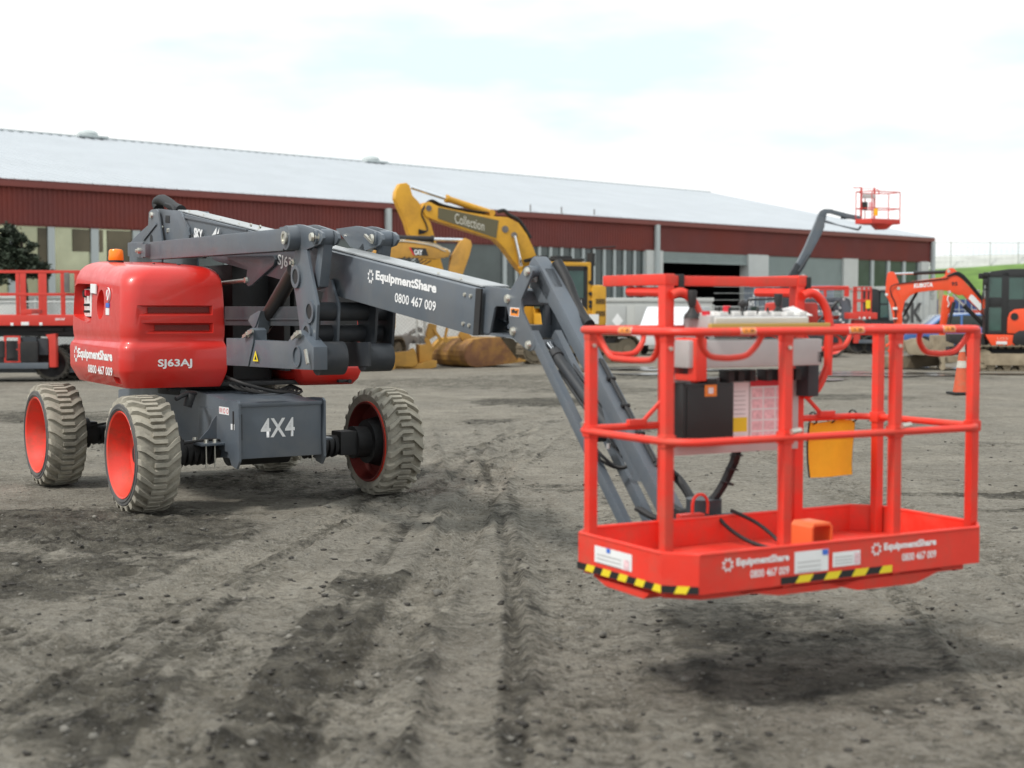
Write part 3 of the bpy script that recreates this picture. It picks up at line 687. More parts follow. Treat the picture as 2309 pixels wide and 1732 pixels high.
m = MB(); m.cyl(g(1372, 1000, 7.0), g(1372, 1012, 7.0), .012); m.cyl(g(1414, 1042, 7.08), g(1416, 1050, 7.08), .014); obj('hose_fittings', m, alu, jb)

# ------------------------------------------------------------ work basket
B0, B1, FB0, FB1 = -.865, .980, 7.887, 8.773; ccx = .112
def octo(i=0.0, x0=B0, x1=B1, f0=FB0, f1=FB1, c=ccx):
    x0 += i; x1 -= i; f0 += i; f1 -= i
    return [(x0, f0+c), (x0, f1-c), (x0+c, f1), (x1-c, f1), (x1, f1-c), (x1, f0+c), (x1-c, f0), (x0+c, f0)]
HB, HTT, HM, HR = .545, .711, 1.18, 1.64
m = MB(); a = octo(); b = octo(.012)
for i in range(8):
    j = (i+1) % 8
    P = [T(a[i][1], a[i][0], HB), T(a[j][1], a[j][0], HB), T(a[j][1], a[j][0], HTT), T(a[i][1], a[i][0], HTT)]
    Q = [T(b[i][1], b[i][0], HB), T(b[j][1], b[j][0], HB), T(b[j][1], b[j][0], HTT), T(b[i][1], b[i][0], HTT)]
    m.quad(*P); m.quad(*Q[::-1]); m.quad(P[3], P[2], Q[2], Q[3]); m.quad(P[1], P[0], Q[0], Q[1])
bmesh.ops.remove_doubles(m.bm, verts=m.bm.verts, dist=1e-4); bmesh.ops.recalc_face_normals(m.bm, faces=m.bm.faces)
bk = obj('basket', m, bred, lift, 20)
m = MB(); ol = octo(.006); m.tube([T(f, s, HTT) for s, f in ol], .009, 8, k=1, closed=True); obj('toe_board_lip', m, bred, bk)
m = MB(); fl = octo(.014); m.prism([T(f, s, HB+.02) for s, f in fl], (0, 0, .018)); obj('basket_floor', m, bred, bk)
m = MB(); 
m.prism([T(f, s, HB-.035) for s, f in octo(.05)], (0, 0, .044), .008)
for s0, s1, dz in ((-.3, -.05, .05), (.15, .42, .07)): m.prism([T(8.74, s0-.2, HB-.02), T(8.74, s1+.25, HB-.02), T(8.74, s1+.08, HB-dz), T(8.74, s0, HB-dz)], (0, .10, 0), .004)
m.prism([T(8.1, B0+.02, HB-.02), T(8.55, B0+.02, HB-.02), T(8.5, B0+.02, HB-.055), T(8.2, B0+.02, HB-.05)], (.15, 0, 0), .006)
m.bb(T(7.9, -.1, HB-.07), T(8.6, .2, HB-.04), .01)
obj('floor_beam', m, bred, bk)
# rails
rt_ = .0235
def roct(i, h, c=.10): return [T(f, s, h) for s, f in octo(i, c=c)]
def loop(pts, r, name):
    # round the corners a little
    q = []
    for i in range(len(pts)):
        p0, p1, p2 = pts[i-1], pts[i], pts[(i+1) % len(pts)]
        a_ = p1+(p0-p1).normalized()*.05; b_ = p1+(p2-p1).normalized()*.05
        q += [a_*(1-u)**2+p1*2*u*(1-u)+b_*u*u for u in (0, .2, .4, .6, .8, 1)]
    m = MB(); m.tube(q, r, 14, k=1, closed=True); return obj(name, m, bred, bk)
RO = lambda h: [T(f, s, h) for s, f in octo(.022, x1=B1-.022, c=.085)]
loop(RO(HR), .0180, 'top_rail'); 
loop(RO(HM), .0165, 'mid_rail')
def post(s, f, h0, h1, wd=.045, name='post'):
    m = MB(); m.bb(T(f-wd/2, s-wd/2, h0), T(f+wd/2, s+wd/2, h1), .005)
    m.box(T(f, s, HM), (wd*1.35, wd*1.35, .055), None, .012)
    m.box(T(f, s, HR-.02), (wd*1.1, wd*1.1, .05), None, .008)
    return obj(name, m, bred, bk)
ps_ = [(B0+.04, 8.04), (B0+.045, 8.63), (-.27, 8.733), (.365, 8.733), (B1-.042, 8.65), (B1-.045, 8.01), (B0+.16, FB0+.02)][:6]
for s, f in ps_: post(s, f, .53, HR+.005)
for s in (-.325, .475):
    m = MB(); m.bb(T(7.885, s-.027, .53), T(7.945, s+.027, 1.885), .006)
    m.tube([T(7.96, s-.0, 1.80), T(7.97, s+.05, 1.815), T(7.98, s+.11, 1.77), T(7.99, s+.145, 1.68), T(7.99, s+.145, 1.58), T(7.99, s+.14, 1.40)], .022, 12)
    m.tube([T(7.9, s, 1.815), T(7.60, s, 1.82)], .024, 10, k=1)
    m.tube([T(7.99, s+.14, 1.45), T(7.98, s+.08, 1.33), T(7.95, s+.02, 1.30)], .020, 10)
    obj('console_upright', m, bred, bk)
m = MB()
m.bb(T(7.40, -.355, 1.848), T(7.95, -.295, 1.902), .008)
m.bb(T(7.895, -.295, 1.845), T(7.945, .46, 1.893), .008)
m.bb(T(7.55, .455, 1.848), T(7.95, .515, 1.902), .008)
gb = obj('overhead_guard', m, bred, lift)
m = MB(); m.box(T(7.92, -.26, 1.865), (.032, .065, .07), None, .006); m.box(T(7.92, .52, 1.86), (.032, .065, .07), None, .006); obj('guard_clamp', m, rubber, gb)
def grab(p0, p1, drop, inward, name='grab_handle'):
    p0 = Vector(p0); p1 = Vector(p1); d = (p1-p0).normalized(); i = Vector(inward)
    m = MB(); L = (p1-p0).length
    m.tube([p0, p0-Vector((0, 0, drop*.45))+i*.02+d*.01, p0-Vector((0, 0, drop*.9))+i*.03+d*.06, p0-Vector((0, 0, drop))+i*.03+d*.13, p1-Vector((0, 0, drop))+i*.03-d*.13, p1-Vector((0, 0, drop*.9))+i*.03-d*.06, p1-Vector((0, 0, drop*.45))+i*.02-d*.01, p1], .0130, 10)
    return obj(name, m, bred, bk)
grab(T(8.12, B0+.022, HR), T(8.58, B0+.022, HR), .125, (1, 0, 0))
grab(T(8.75, -.73, HR), T(8.75, -.41, HR), .11, (0, 1, 0)); grab(T(8.75, .50, HR), T(8.75, .81, HR), .11, (0, 1, 0))
grab(T(7.90, .52, HR), T(7.90, .83, HR), .11, (0, -1, 0))
grab(T(7.9, -.72, HR), T(7.9, -.45, HR), .12, (0, -1, 0)); 
m = MB()
for s in (-.30, .46): m.bar(T(7.93, s, 1.35), T(7.93, s+(-.17 if s < 0 else .17), HM+.02), .018, .014); m.box(T(7.93, s+(-.2 if s < 0 else .2), HM+.02), (.10, .03, .03), None, .004)
obj('rail_brace', m, bred, bk)
m = MB()
for s, f in ((-.27, 8.80), (.365, 8.80), (-.83, 8.0)): m.cyl(T(f, s-.02, HM+.03), T(f, s+.03, HM+.035), .012, n=8)
for s, f in ps_[:4]: m.bolt(T(f+.024, s, HR-.07), (0, -1, 0), .01, .008)
obj('rail_bolt', m, zinc, bk)
# labels on the top rail
def rail_label(c, along, L):
    c = Vector(c); m = MB(); along = Vector(along).normalized(); d = Vector((0, -1, 0)) if abs(along.x) > .5 else Vector((-1, 0, 0))
    for k in range(5):
        a0 = R(-30+18*k); a1 = R(-30+18*(k+1)); r = .0197
        P = lambda a, t: c+along*t+(d*math.cos(a)+Vector((0, 0, 1))*math.sin(a))*r
        m.quad(P(a0, -L/2), P(a0, L/2), P(a1, L/2), P(a1, -L/2))
    o_ = obj('warning_label', m, white, bk); m = MB()
    for k in range(5):
        a0 = R(-22+15*k); a1 = R(-22+15*(k+1)); r = .0207
        P = lambda a, t: c+along*t+(d*math.cos(a)+Vector((0, 0, 1))*math.sin(a))*r
        m.quad(P(a0, -L*.46), P(a0, L*.46), P(a1, L*.46), P(a1, -L*.46))
    obj('label_field', m, lab_or, bk); m = MB()
    for t0_, t1_ in ((-.2, -.12), (.12, .25), (.3, .36)): 
        a0, a1 = R(0), R(30); r = .0217
        P = lambda a, t: c+along*t+(d*math.cos(a)+Vector((0, 0, 1))*math.sin(a))*r
        m.quad(P(a0, L*t0_), P(a0, L*t1_), P(a1, L*t1_), P(a1, L*t0_))
    obj('label_print', m, blk_v, bk)
rail_label(T(8.750, .10, HR), (1, 0, 0), .085); rail_label(T(8.750, .66, HR), (1, 0, 0), .075); rail_label(T(8.750, -.5, HR), (1, 0, 0), .08)
rail_label(T(8.37, B0+.022, HR), (0, -1, 0), .10); rail_label(T(7.91, .60, HR), (1, 0, 0), .08)
# hazard tape, labels and lettering on the toe board
def strip(p0, p1, n, h0, h1, first='k', nrm=(0, -1, 0), slant=.3):
    p0 = Vector(p0); p1 = Vector(p1); nrm = Vector(nrm)*.0018
    for key, mt, nm in (('k', blk_v, 'hazard_stripe_black'), ('y', lab_ye, 'hazard_stripe_yellow')):
        m = MB(); 
        for i in range(n):
            if (('k' if i % 2 == 0 else 'y') == key) == (first == 'k'):
                a = p0.lerp(p1, i/n)+nrm; b = p0.lerp(p1, (i+1)/n)+nrm; sh = (p1-p0)/n*slant
                m.quad(a+Vector((0, 0, h0)), b+Vector((0, 0, h0)), b+Vector((0, 0, h1))+sh*(i < n-1), a+Vector((0, 0, h1))+sh*(i > 0))
        obj(nm, m, mt, bk)
strip(T(7.99, B0, 0), T(8.66, B0, 0), 10, HB+.002, HB+.034, 'k', (-1, 0, 0))
strip(T(8.661, B0, 0), T(8.773, B0+.112, 0), 3, HB+.002, HB+.034, 'k', (-.7, -.7, 0))
strip(T(8.773, -.32, 0), T(8.773, .32, 0), 8, HB+.004, HB+.036, 'k')
def lab(p0, p1, h0, h1, mt, nrm, name='decal', k=1): 
    m = MB(); n_ = Vector(nrm)*.0016*k; p0 = Vector(p0)+n_; p1 = Vector(p1)+n_; m.quad(p0+Vector((0, 0, h0)), p1+Vector((0, 0, h0)), p1+Vector((0, 0, h1)), p0+Vector((0, 0, h1))); return obj(name, m, mt, bk)
lab(T(8.14, B0, 0), T(8.44, B0, 0), .60, .675, white, (-1, 0, 0)); lab(T(8.24, B0, 0), T(8.27, B0, 0), .655, .675, lab_bl, (-1, 0, 0), 'label_print', 2); lab(T(8.38, B0, 0), T(8.42, B0, 0), .60, .645, lab_pk, (-1, 0, 0), 'label_print', 2)
for i in range(3): lab(T(8.16, B0, 0), T(8.36, B0, 0), .60+.018*i, .604+.018*i, alu, (-1, 0, 0), 'label_print', 2)
lab(T(8.773, -.245, 0), T(8.773, -.055, 0), .59, .685, white, (0, -1, 0)); lab(T(8.773, -.09, 0), T(8.773, -.058, 0), .66, .684, lab_bl, (0, -1, 0), 'label_print', 2)
lab(T(8.773, -.03, 0), T(8.773, .13, 0), .60, .665, white, (0, -1, 0)); lab(T(8.773, .095, 0), T(8.773, .125, 0), .606, .655, lab_pk, (0, -1, 0), 'label_print', 2)
for i in range(3): lab(T(8.773, -.23, 0), T(8.773, -.10, 0), .595+.02*i, .599+.02*i, alu, (0, -1, 0), 'label_print', 2); lab(T(8.773, -.02, 0), T(8.773, .085, 0), .612+.014*i, .616+.014*i, alu, (0, -1, 0), 'label_print', 2)
for s0, wd in ((-.63, .355), (.20, .39)):
    text('EquipmentShare', T(8.7745, s0+.07, .642), (1, 0, 0), (0, 0, 1), wd-.07, .042, white, bk, bold=.045)
    text('0800 467 009', T(8.7745, s0+wd-.21, .592), (1, 0, 0), (0, 0, 1), .21, .036, white, bk, bold=.02)
    m = MB(); gear(m, T(8.7745, s0+.025, .66), (1, 0, 0), (0, 0, 1), .026); obj('emblem', m, white, bk)
# console
m = MB()
m.bb(T(7.97, -.36, 1.46), T(8.15, .44, 1.59), .012)       # grey body
m.box(T(8.02, .075, 1.66), (.60, .22, .09), None, .02)
cs = obj('control_console', m, alu, lift)
m = MB(); m.box(T(8.05, .08, 1.695), (.56, .18, .03), Matrix.Rotation(R(10), 3, 'X'), .006)
for i in range(7): m.box(T(8.10, -.14+.08*i, 1.712), (.045, .05, .02), None, .004)
m.prism([T(8.0, .24, 1.72), T(8.1, .24, 1.705), T(8.1, .42, 1.70), T(8.0, .38, 1.745)], (0, 0, .004)); obj('console_top', m, wpanel, cs)
m = MB(); m.box(T(8.16, .11, 1.655), (.72, .03, .025), None, .006); obj('console_trim', m, gold, cs)
def stick(s, f, h, r, tall, mushroom=False):
    m = MB(); m.lathe([(0, 0), (0, r*1.9), (.02, r*1.6), (.035, r*.9), (.05, r*.6), (tall*.45, r*.75), (tall*.5, r*.9), (tall*.93, r*1.1), (tall*.99, r*1.0), (tall, 0)] if not mushroom else [(0, 0), (0, r*1.5), (.02, r), (.05, r*.5), (tall*.6, r*.8), (tall*.75, r*1.4), (tall*.9, r*1.45), (tall, r), (tall+.008, 0)], T(f, s, h), (0, 0, 1), 20)
    obj('joystick', m, rubber, cs)
stick(-.235, 8.0, 1.69, .022, .135); stick(.005, 8.08, 1.70, .016, .07, True); stick(.245, 8.05, 1.70, .019, .11)
m = MB(); m.cyl(T(8.05, -.19, 1.70), T(8.05, -.19, 1.725), .02); m.cyl(T(8.02, -.045, 1.71), T(8.02, -.045, 1.75), .018); obj('push_button', m, lab_re, cs)
m = MB()
for s_, f_ in ((-.15, 8.1), (-.09, 8.1), (.08, 8.1), (.14, 8.1), (.2, 8.1)): m.cyl(T(f_, s_, 1.71), T(f_, s_, 1.742), .006, n=8)
for s_ in (-.06, .0, .07, .17, .24, .3, .35): m.bb(T(7.98, s_, 1.385), T(8.06, s_+.035, 1.44), .004)
m.box(T(8.12, .42, 1.50), (.04, .06, .07), None, .01); m.box(T(8.12, -.33, 1.50), (.03, .04, .06), None, .01)
obj('switch', m, rubber, cs)
m = MB(); m.bb(T(7.96, .43, 1.30), T(8.06, .50, 1.56), .01); m.bb(T(7.99, -.335, 1.42), T(8.12, -.27, 1.58), .01); obj('side_bracket', m, [dgrey, bred], cs)
m = MB(); m.bb(T(8.0, -.335, 1.40), T(8.17, -.27, 1.60), .01); obj('side_bracket', m, bred, cs)
m = MB(); m.bb(T(7.962, -.36, 1.035), T(7.97, .445, 1.405), .003); m.bb(T(7.955, -.36, 1.385), T(7.99, .445, 1.405), .003)
pp = obj('document_panel', m, alu, lift)
m = MB(); m.box(T(8.01, -.17, 1.235), (.30, .08, .30), None, .012); m.box(T(8.02, -.15, 1.39), (.06, .06, .03), None, .006); m.box(T(8.053, -.17, 1.235), (.26, .008, .26), None, .004)
db = obj('document_box', m, blk_v, pp)
def lp_(s0, s1, h0, h1, mt, k, nm='decal', par=None): 
    m = MB(); y = 7.9705+.0012*k; m.quad(T(y, s0, h0), T(y, s1, h0), T(y, s1, h1), T(y, s0, h1)); return obj(nm, m, mt, par or pp)
lp_(.0, .13, 1.08, 1.375, white, 1); lp_(.0, .12, 1.135, 1.205, lab_ye, 2); lp_(.02, .11, 1.085, 1.125, wpanel, 2)
lp_(.14, .375, 1.075, 1.355, white, 1); lp_(.14, .375, 1.355, 1.385, lab_re, 1)
for i in range(3):
    for j in range(5): lp_(.15+.075*i, .215+.075*i, 1.085+.054*j, 1.13+.054*j, lab_pk, 2, 'label_print')
for i in range(6): lp_(.015, .11, 1.22+.022*i, 1.224+.022*i, alu, 2, 'label_print')
m = MB(); m.quad(*[T(8.0585, s, h) for s, h in ((-.20, 1.32), (-.13, 1.32), (-.13, 1.375), (-.20, 1.375))]); lo = obj('decal', m, lab_or, pp)
m = MB(); m.quad(*[T(8.0597, s, h) for s, h in ((-.18, 1.333), (-.15, 1.333), (-.15, 1.362), (-.18, 1.362))]); obj('label_print', m, white, pp)
# hoses behind the console and on the floor, loop, foot switch
m = MB()
for i in range(5):
    o_ = Vector((.012*math.cos(i*1.3), .014*math.sin(i*1.3), 0))
    m.tube([p+o_ for p in (T(7.86, .165, 1.42), T(7.84, .165, 1.05), T(7.8, .15, .92), T(7.76, .10, .80), T(7.72, .03, .72), T(7.66, -.06, .67), T(7.6, -.16, .68), T(7.5, -.2, .72))], .012, 8)
for i in range(3): m.lathe([(0, .034), (.008, .034), (.008, .02), (0, .02)], T(7.835-.01*i, .163-.02*i, 1.0-.07*i), (.2*i, 0, 1), 16)
obj('hose_bundle', m, hose, bk)
m = MB(); m.tube([T(7.86, .02, .72), T(7.95, .03, .66), T(8.05, .09, .60), T(8.15, .17, .575), T(8.1, .22, .60), T(8.0, .17, .68), T(7.9, .08, .74)], .010, 8); m.tube([T(8.12, .17, .56), T(8.2, .25, .555), T(8.25, .30, .60), T(8.3, .33, .62)], .007, 8); obj('cable', m, rubber, bk)
m = MB(); m.tube([T(7.83, -.10, .70), T(7.83, -.10, .78), T(7.83, -.075, .815), T(7.83, -.035, .815), T(7.83, -.01, .78), T(7.83, -.01, .72)], .008, 8); m.box(T(7.84, -.12, .715), (.14, .05, .03), None, .006); obj('lanyard_loop', m, bred, bk)
m = MB(); fx, fy = .27, 8.33
m.prism([T(8.40, a, b) for a, b in ((.17, .555), (.17, .71), (.187, .73), (.283, .73), (.30, .71), (.30, .555), (.287, .555), (.287, .703), (.278, .714), (.192, .714), (.183, .703), (.183, .555))], (0, .15, 0), .003)
fs = obj('foot_switch', m, foot, lift)
m = MB(); m.box(T(8.33, .235, .59), (.09, .12, .04), Matrix.Rotation(R(-14), 3, 'X'), .01); obj('pedal', m, rubber, fs)
# the pouch on the mid rail is its own thing
pf = Fr(*(TF.M @ T(7.88, .74, 0)).xy, 29.1)
nx, nz = 10, 10; m = MB(); gv = []
for k in range(2):
    lay = []
    for j in range(nz+1):
        row = []
        for i in range(nx+1):
            u = i/nx; v = j/nz; sag = .012*math.sin(u*math.pi*2)*(1-v)
            row.append(m.bm.verts.new((-.145+.29*u+.006*v, .012*math.sin(u*5+v*3)+.02*v*(1-v)+(.006 if k else -.006), 1.155-.285*v-sag*.5-.01*(u)*v*0)))
        lay.append(row)
    gv.append(lay)
for k, lay in enumerate(gv):
    for j in range(nz):
        for i in range(nx):
            q = (lay[j][i], lay[j][i+1], lay[j+1][i+1], lay[j+1][i]); m.bm.faces.new(q if k == 0 else q[::-1])
bag = obj('document_pouch', m, bagm); bag.location = pf.o; bag.rotation_euler = (0, 0, pf.a)
tag(bag, 'yellow canvas pouch with black edging tied to the middle rail of the nearest red basket', 'pouch')
m = MB(); e_ = lambda u, v: Vector((-.145+.29*u+.006*v, .012*math.sin(u*5+v*3)+.02*v*(1-v), 1.155-.285*v-.006*math.sin(u*math.pi*2)*(1-v)))
for u in (0, 1): m.tube([e_(u, v/8) for v in range(9)], .0055, 8, k=1)
obj('edging', m, blk_v, bag)
m = MB()
for u in (.08, .5, .95): p = e_(u, 0); m.lathe([(0, .034), (.008, .034), (.008, .028), (0, .028)], p+Vector((0, 0, .022)), (1, 0, 0), 14)
obj('cable_tie', m, blk_v, bag)

# ============================================================ THE YARD
def vnoise(x, y, seed=0):
    xi = np.floor(x).astype(np.int64); yi = np.floor(y).astype(np.int64); fx = x-xi; fy = y-yi
    fx = fx*fx*(3-2*fx); fy = fy*fy*(3-2*fy)
    def h(a, b):
        n = (a*374761393+b*668265263+seed*974711) & 0x7fffffff; n = ((n ^ (n >> 13))*1274126177) & 0x7fffffff; return ((n ^ (n >> 16)) & 0xffff)/65535.0
    return (h(xi, yi)*(1-fx)+h(xi+1, yi)*fx)*(1-fy)+(h(xi, yi+1)*(1-fx)+h(xi+1, yi+1)*fx)*fy
def fbm(x, y, o=4, seed=0):
    s_ = 0; a = .5; t_ = 0
    for i in range(o): s_ = s_+a*vnoise(x*2**i, y*2**i, seed+i*17); t_ += a; a *= .55
    return s_/t_
def grow(a, step, end, k):
    out_ = [a]; s_ = step
    while out_[-1] < end: s_ *= k; out_.append(out_[-1]+s_)
    return out_
xs = np.arange(-5.4, 5.4, .036); gx = grow(5.4, .036, 420, 1.045); xs = np.array([-q for q in gx[::-1]]+list(xs[1:])+gx)
ys = np.arange(4.6, 16, .036); ys = np.array([-q for q in grow(-4.6, .05, 60, 1.09)[::-1]]+list(ys[1:])+grow(16, .036, 900, 1.0135))
X, Y = np.meshgrid(xs, ys)
def sm(a, b, v): t = np.clip((v-a)/(b-a), 0, 1); return t*t*(3-2*t)
wx = X+.5*(fbm(X*.9, Y*.9, 3, 5)-.5); wy = Y+.5*(fbm(X*.9, Y*.9, 3, 9)-.5)
mud = np.zeros_like(X); Z = np.zeros_like(X)  # mask of dark mud; also carries painted shade below basket and chassis
n1 = fbm(X*1.3, Y*1.3, 5, 1); n2 = fbm(X*5, Y*5, 4, 2); n3 = fbm(X*14, Y*14, 3, 3); nb = fbm(X*.22, Y*.22, 4, 4)
near = (Y < 30)
Z += .05*(nb-.5)*np.clip(Y/20, 0, 2)*0+.016*(n1-.5)+.012*(n2-.5)+.010*(n3-.5)
def patch(px, py, rx, ry, amt, ang=0, clod=0.):
    global mud, Z
    g_ = ground(px, py); c, s_ = math.cos(R(ang)), math.sin(R(ang)); dx = wx-g_.x; dy = wy-g_.y
    u = (dx*c+dy*s_)/rx; v = (-dx*s_+dy*c)/ry; d_ = np.sqrt(u*u+v*v)+.55*(n1-.5)+.4*(n2-.5)
    m_ = 1-sm(.55, 1.1, d_); mud = np.maximum(mud, m_*amt)
    if clod: Z = Z+m_*clod*np.clip(n3-.35+.5*(n2-.5), 0, 1)
for a in ((150, 1185, 1.7, 1.15, 1, 6, .07), (330, 1215, 1.0, .8, .9, 12, .05), (20, 1290, 1.3, 1.1, .8, 0, .04), (280, 1290, .9, .35, .7, 12, .05), (640, 1085, 1.6, 1.0, .6, 15, .03), (800, 1115, 1.0, .6, .85, 30, .03), (480, 1090, 1.2, .6, .55, 0, .03), (850, 1060, .6, .4, .6, 0, .03),  # patches below the chassis paint its shade onto the ground
          (900, 1325, .50, .50, .95, 6, .04), (850, 1400, .55, .50, .85, 8, .03), (770, 1470, .5, .5, .8, 10, .03), (980, 1300, .3, .3, .9, 0, .03), (640, 1520, .6, .45, .75, 10, .02), (430, 1590, .65, .55, .95, 20, .03), (250, 1640, .5, .4, .7, -20, .02), (560, 1690, .7, .3, .75, 10, .02), (60, 1560, .6, .6, .6, -20, .02),
          (1700, 1400, 1.0, .75, .72, 0, .02), (1900, 1430, .8, .7, .6, 5, .02), (1700, 1540, 1.1, .6, .5, 0, .01), (2050, 1560, .6, .5, .45, 0, .01), (1300, 1640, .4, .4, .4, 0, .01),  # patches below the basket paint its soft shadow onto the ground
          (1210, 906, 1.6, 1.5, .98, 0, .06), (1130, 950, .8, .6, .75, 0, .05), (1410, 960, 1.0, 1.2, .85, 0, .04), (1350, 880, 2.2, 1.6, .55, 0, .03), (1900, 895, 2., 1.2, .65, 0, .04), (1950, 960, 1.4, .8, .5, 0, .04), (2240, 1115, .9, .22, .95, 3, .05), (2260, 1150, .5, .12, .8, 3, .03), (1750, 1000, 1.2, .7, .45, 0, .03),
          (40, 940, 2.6, 1.6, .8, 0, .04), (380, 1000, 1.8, 1.1, .55, 0, .03), (1650, 850, 5, 2.2, .7, 0, .05), (1100, 868, 4, 2.4, .5, 0, .04), (2000, 850, 4, 2., .55, 0, .03), (1250, 850, 3, 2., .5, 0, .04), (980, 860, 3, 2., .55, 0, .04), (2210, 1000, .8, .4, .4, 0, .03), (1280, 1100, .5, .4, .5, 0, .03), (700, 1200, .8, .3, .5, 4, .04), (1050, 1010, .8, .5, .4, 20, .03)):
    patch(*a)
def track(pts, wd, depth, amt, pitch=.0, amp=.0, skew=1.2, edge=.02, lite=0., streak=0.):
    global mud, Z
    P = [ground(*q) for q in pts]; best = np.full_like(X, 1e9); along = np.zeros_like(X); sgn = np.zeros_like(X); acc = 0
    for a, b in zip(P, P[1:]):
        dx, dy = b.x-a.x, b.y-a.y; L = math.hypot(dx, dy); dx /= L; dy /= L
        t = np.clip((X-a.x)*dx+(Y-a.y)*dy, -.3, L+.3); ex = X-a.x-t*dx; ey = Y-a.y-t*dy; dd = np.hypot(ex, ey); k = dd < best
        best = np.where(k, dd, best); along = np.where(k, acc+t, along); sgn = np.where(k, (X-a.x)*dy-(Y-a.y)*dx, sgn); acc += L
    bb_ = best+.05*(n1-.5); ins_ = 1-sm(wd*.42, wd*.56, bb_); rim_ = np.exp(-((bb_-wd*.6)/(wd*.12))**2)*(best < wd)
    fade = .45+.75*n1
    Z = Z-depth*ins_*fade+edge*rim_*(n2+.2)
    if pitch:
        rid = .5+.5*np.sin((along+skew*np.abs(sgn))/pitch*2*math.pi); Z = Z+amp*ins_*(rid-.5)*fade; mud = np.maximum(mud, ins_*(1-rid)*amt*fade)
    else: mud = np.maximum(mud, ins_*amt*fade)
    if streak:
        sn = vnoise(sgn*22+50, along*.5+9, 31)*.6+vnoise(sgn*60+90, along*1.5, 33)*.4; mud = mud+ins_*(sn-.5)*streak*1.5+.25*streak*rim_; Z = Z-.016*ins_*(sn-.5)
    if lite: mud = mud*(1-lite*ins_)
track([(1180, 1760), (1170, 1500), (1155, 1290)], .11, .012, .62, .09, .012, .5)
track([(1330, 1790), (1330, 1560), (1300, 1350), (1270, 1240), (1200, 1130)], .46, .010, .75, .06, .020, .0)
track([(1010, 1760), (1040, 1560), (1060, 1400), (1075, 1260), (1060, 1100), (1010, 980)], .30, .006, .25, 0, 0, lite=.6)
track([(640, 1800), (760, 1600), (900, 1400), (1010, 1260), (1080, 1120), (1180, 960)], .38, .016, .85, .11, .030, .7)
track([(-60, 1640), (160, 1480), (420, 1330), (760, 1180), (1100, 1060), (1420, 960)], .38, .014, .7, .12, .028, .7)
track([(420, 1420), (560, 1560), (700, 1740)], .4, .014, .8, .13, .030, .6)
track([(-80, 1400), (200, 1500), (420, 1740)], .34, .014, .85, .12, .030, .7)
track([(2500, 1700), (2250, 1480), (2100, 1380), (1950, 1290), (1800, 1180)], .38, .014, .75, .11, .026, .7)
track([(2400, 1350), (2100, 1180), (1800, 1050), (1500, 960)], .38, .012, .55, .12, .022, .7)
track([(900, 1100), (1050, 1000), (1250, 930), (1600, 880), (2100, 860)], .5, .012, .2, 0, 0, lite=.7)
track([(800, 1260), (1000, 1110), (1180, 1010), (1420, 930)], .5, .012, .2, 0, 0, lite=.7)
track([(1120, 1800), (1090, 1500), (1080, 1250), (1070, 1080), (1020, 960)], .5, .006, 0, streak=1.1, lite=.8)
track([(760, 1800), (880, 1500), (980, 1290), (1100, 1090), (1260, 960), (1500, 880)], .34, .008, 0, streak=1.1, lite=.7)
track([(-40, 1560), (220, 1420), (560, 1240), (900, 1100), (1180, 990)], .40, .008, 0, streak=1.1, lite=.8)
track([(300, 1800), (520, 1500), (700, 1300), (860, 1150)], .34, .008, 0, streak=1.1, lite=.8)
track([(1420, 1800), (1380, 1500), (1320, 1300), (1260, 1130)], .7, .004, 0, streak=1.2, lite=.6)
track([(2380, 1620), (2200, 1400), (2050, 1250), (1850, 1120)], .5, .006, 0, streak=1.0, lite=.7)
track([(1150, 1800), (1160, 1500), (1150, 1300), (1120, 1150), (1080, 1010)], .10, .010, .75, streak=.5)
track([(60, 1800), (330, 1520), (600, 1290), (820, 1130), (1060, 1010)], .13, .010, .6, streak=.5)
track([(560, 1800), (700, 1530), (840, 1290), (960, 1120), (1130, 980)], .12, .010, .6, streak=.5)
mud = mud+.22*(1-sm(6.0, 9.5, Y+1.2*(nb-.5)+.5*X))*(.5+n1)
# the tyres sit a little into the dirt, with a small berm
for f, s_ in ((0, .18), (-2.38, .12), (0, 2.49), (-2.4, 2.44)):
    p = CF.M @ Vector((s_, -f, 0)); d_ = np.hypot(X-p.x, (Y-p.y)); Z = Z-.004*np.exp(-(d_/.28)**2)+.012*np.exp(-((d_-.33)/.07)**2)*n2; mud = np.maximum(mud, .75*np.exp(-(d_/.42)**2)*(.6+n1*.6))
Z = np.where(Y > 16, Z*np.clip(1-(Y-16)/60, .25, 1)+.05*(nb-.5)*np.clip((Y-20)/30, 0, 1), Z)
Z = Z-.004
H_, W_ = X.shape; co = np.stack([X, Y, Z], -1).reshape(-1, 3).astype('f')
idx = np.arange(H_*W_).reshape(H_, W_); fa = np.stack([idx[:-1, :-1], idx[:-1, 1:], idx[1:, 1:], idx[1:, :-1]], -1).reshape(-1, 4)
me = bpy.data.meshes.new('ground'); me.vertices.add(len(co)); me.vertices.foreach_set('co', co.ravel()); me.loops.add(fa.size); me.polygons.add(len(fa))
me.loops.foreach_set('vertex_index', fa.ravel().astype('i')); me.polygons.foreach_set('loop_start', (np.arange(len(fa))*4).astype('i')); me.update(calc_edges=True)
me.shade_smooth()
at = me.attributes.new('mud', 'FLOAT', 'POINT'); at.data.foreach_set('value', mud.ravel().astype('f'))  # dark mud, plus painted shade below basket and chassis
gm_ = bpy.data.materials.new('yard_dirt'); gm_.use_nodes = True; t = gm_.node_tree; b = t.nodes['Principled BSDF']
tcn = N(t, 'ShaderNodeTexCoord'); A = N(t, 'ShaderNodeAttribute', attribute_name='mud')  # 'mud' also carries the painted shade below basket and chassis
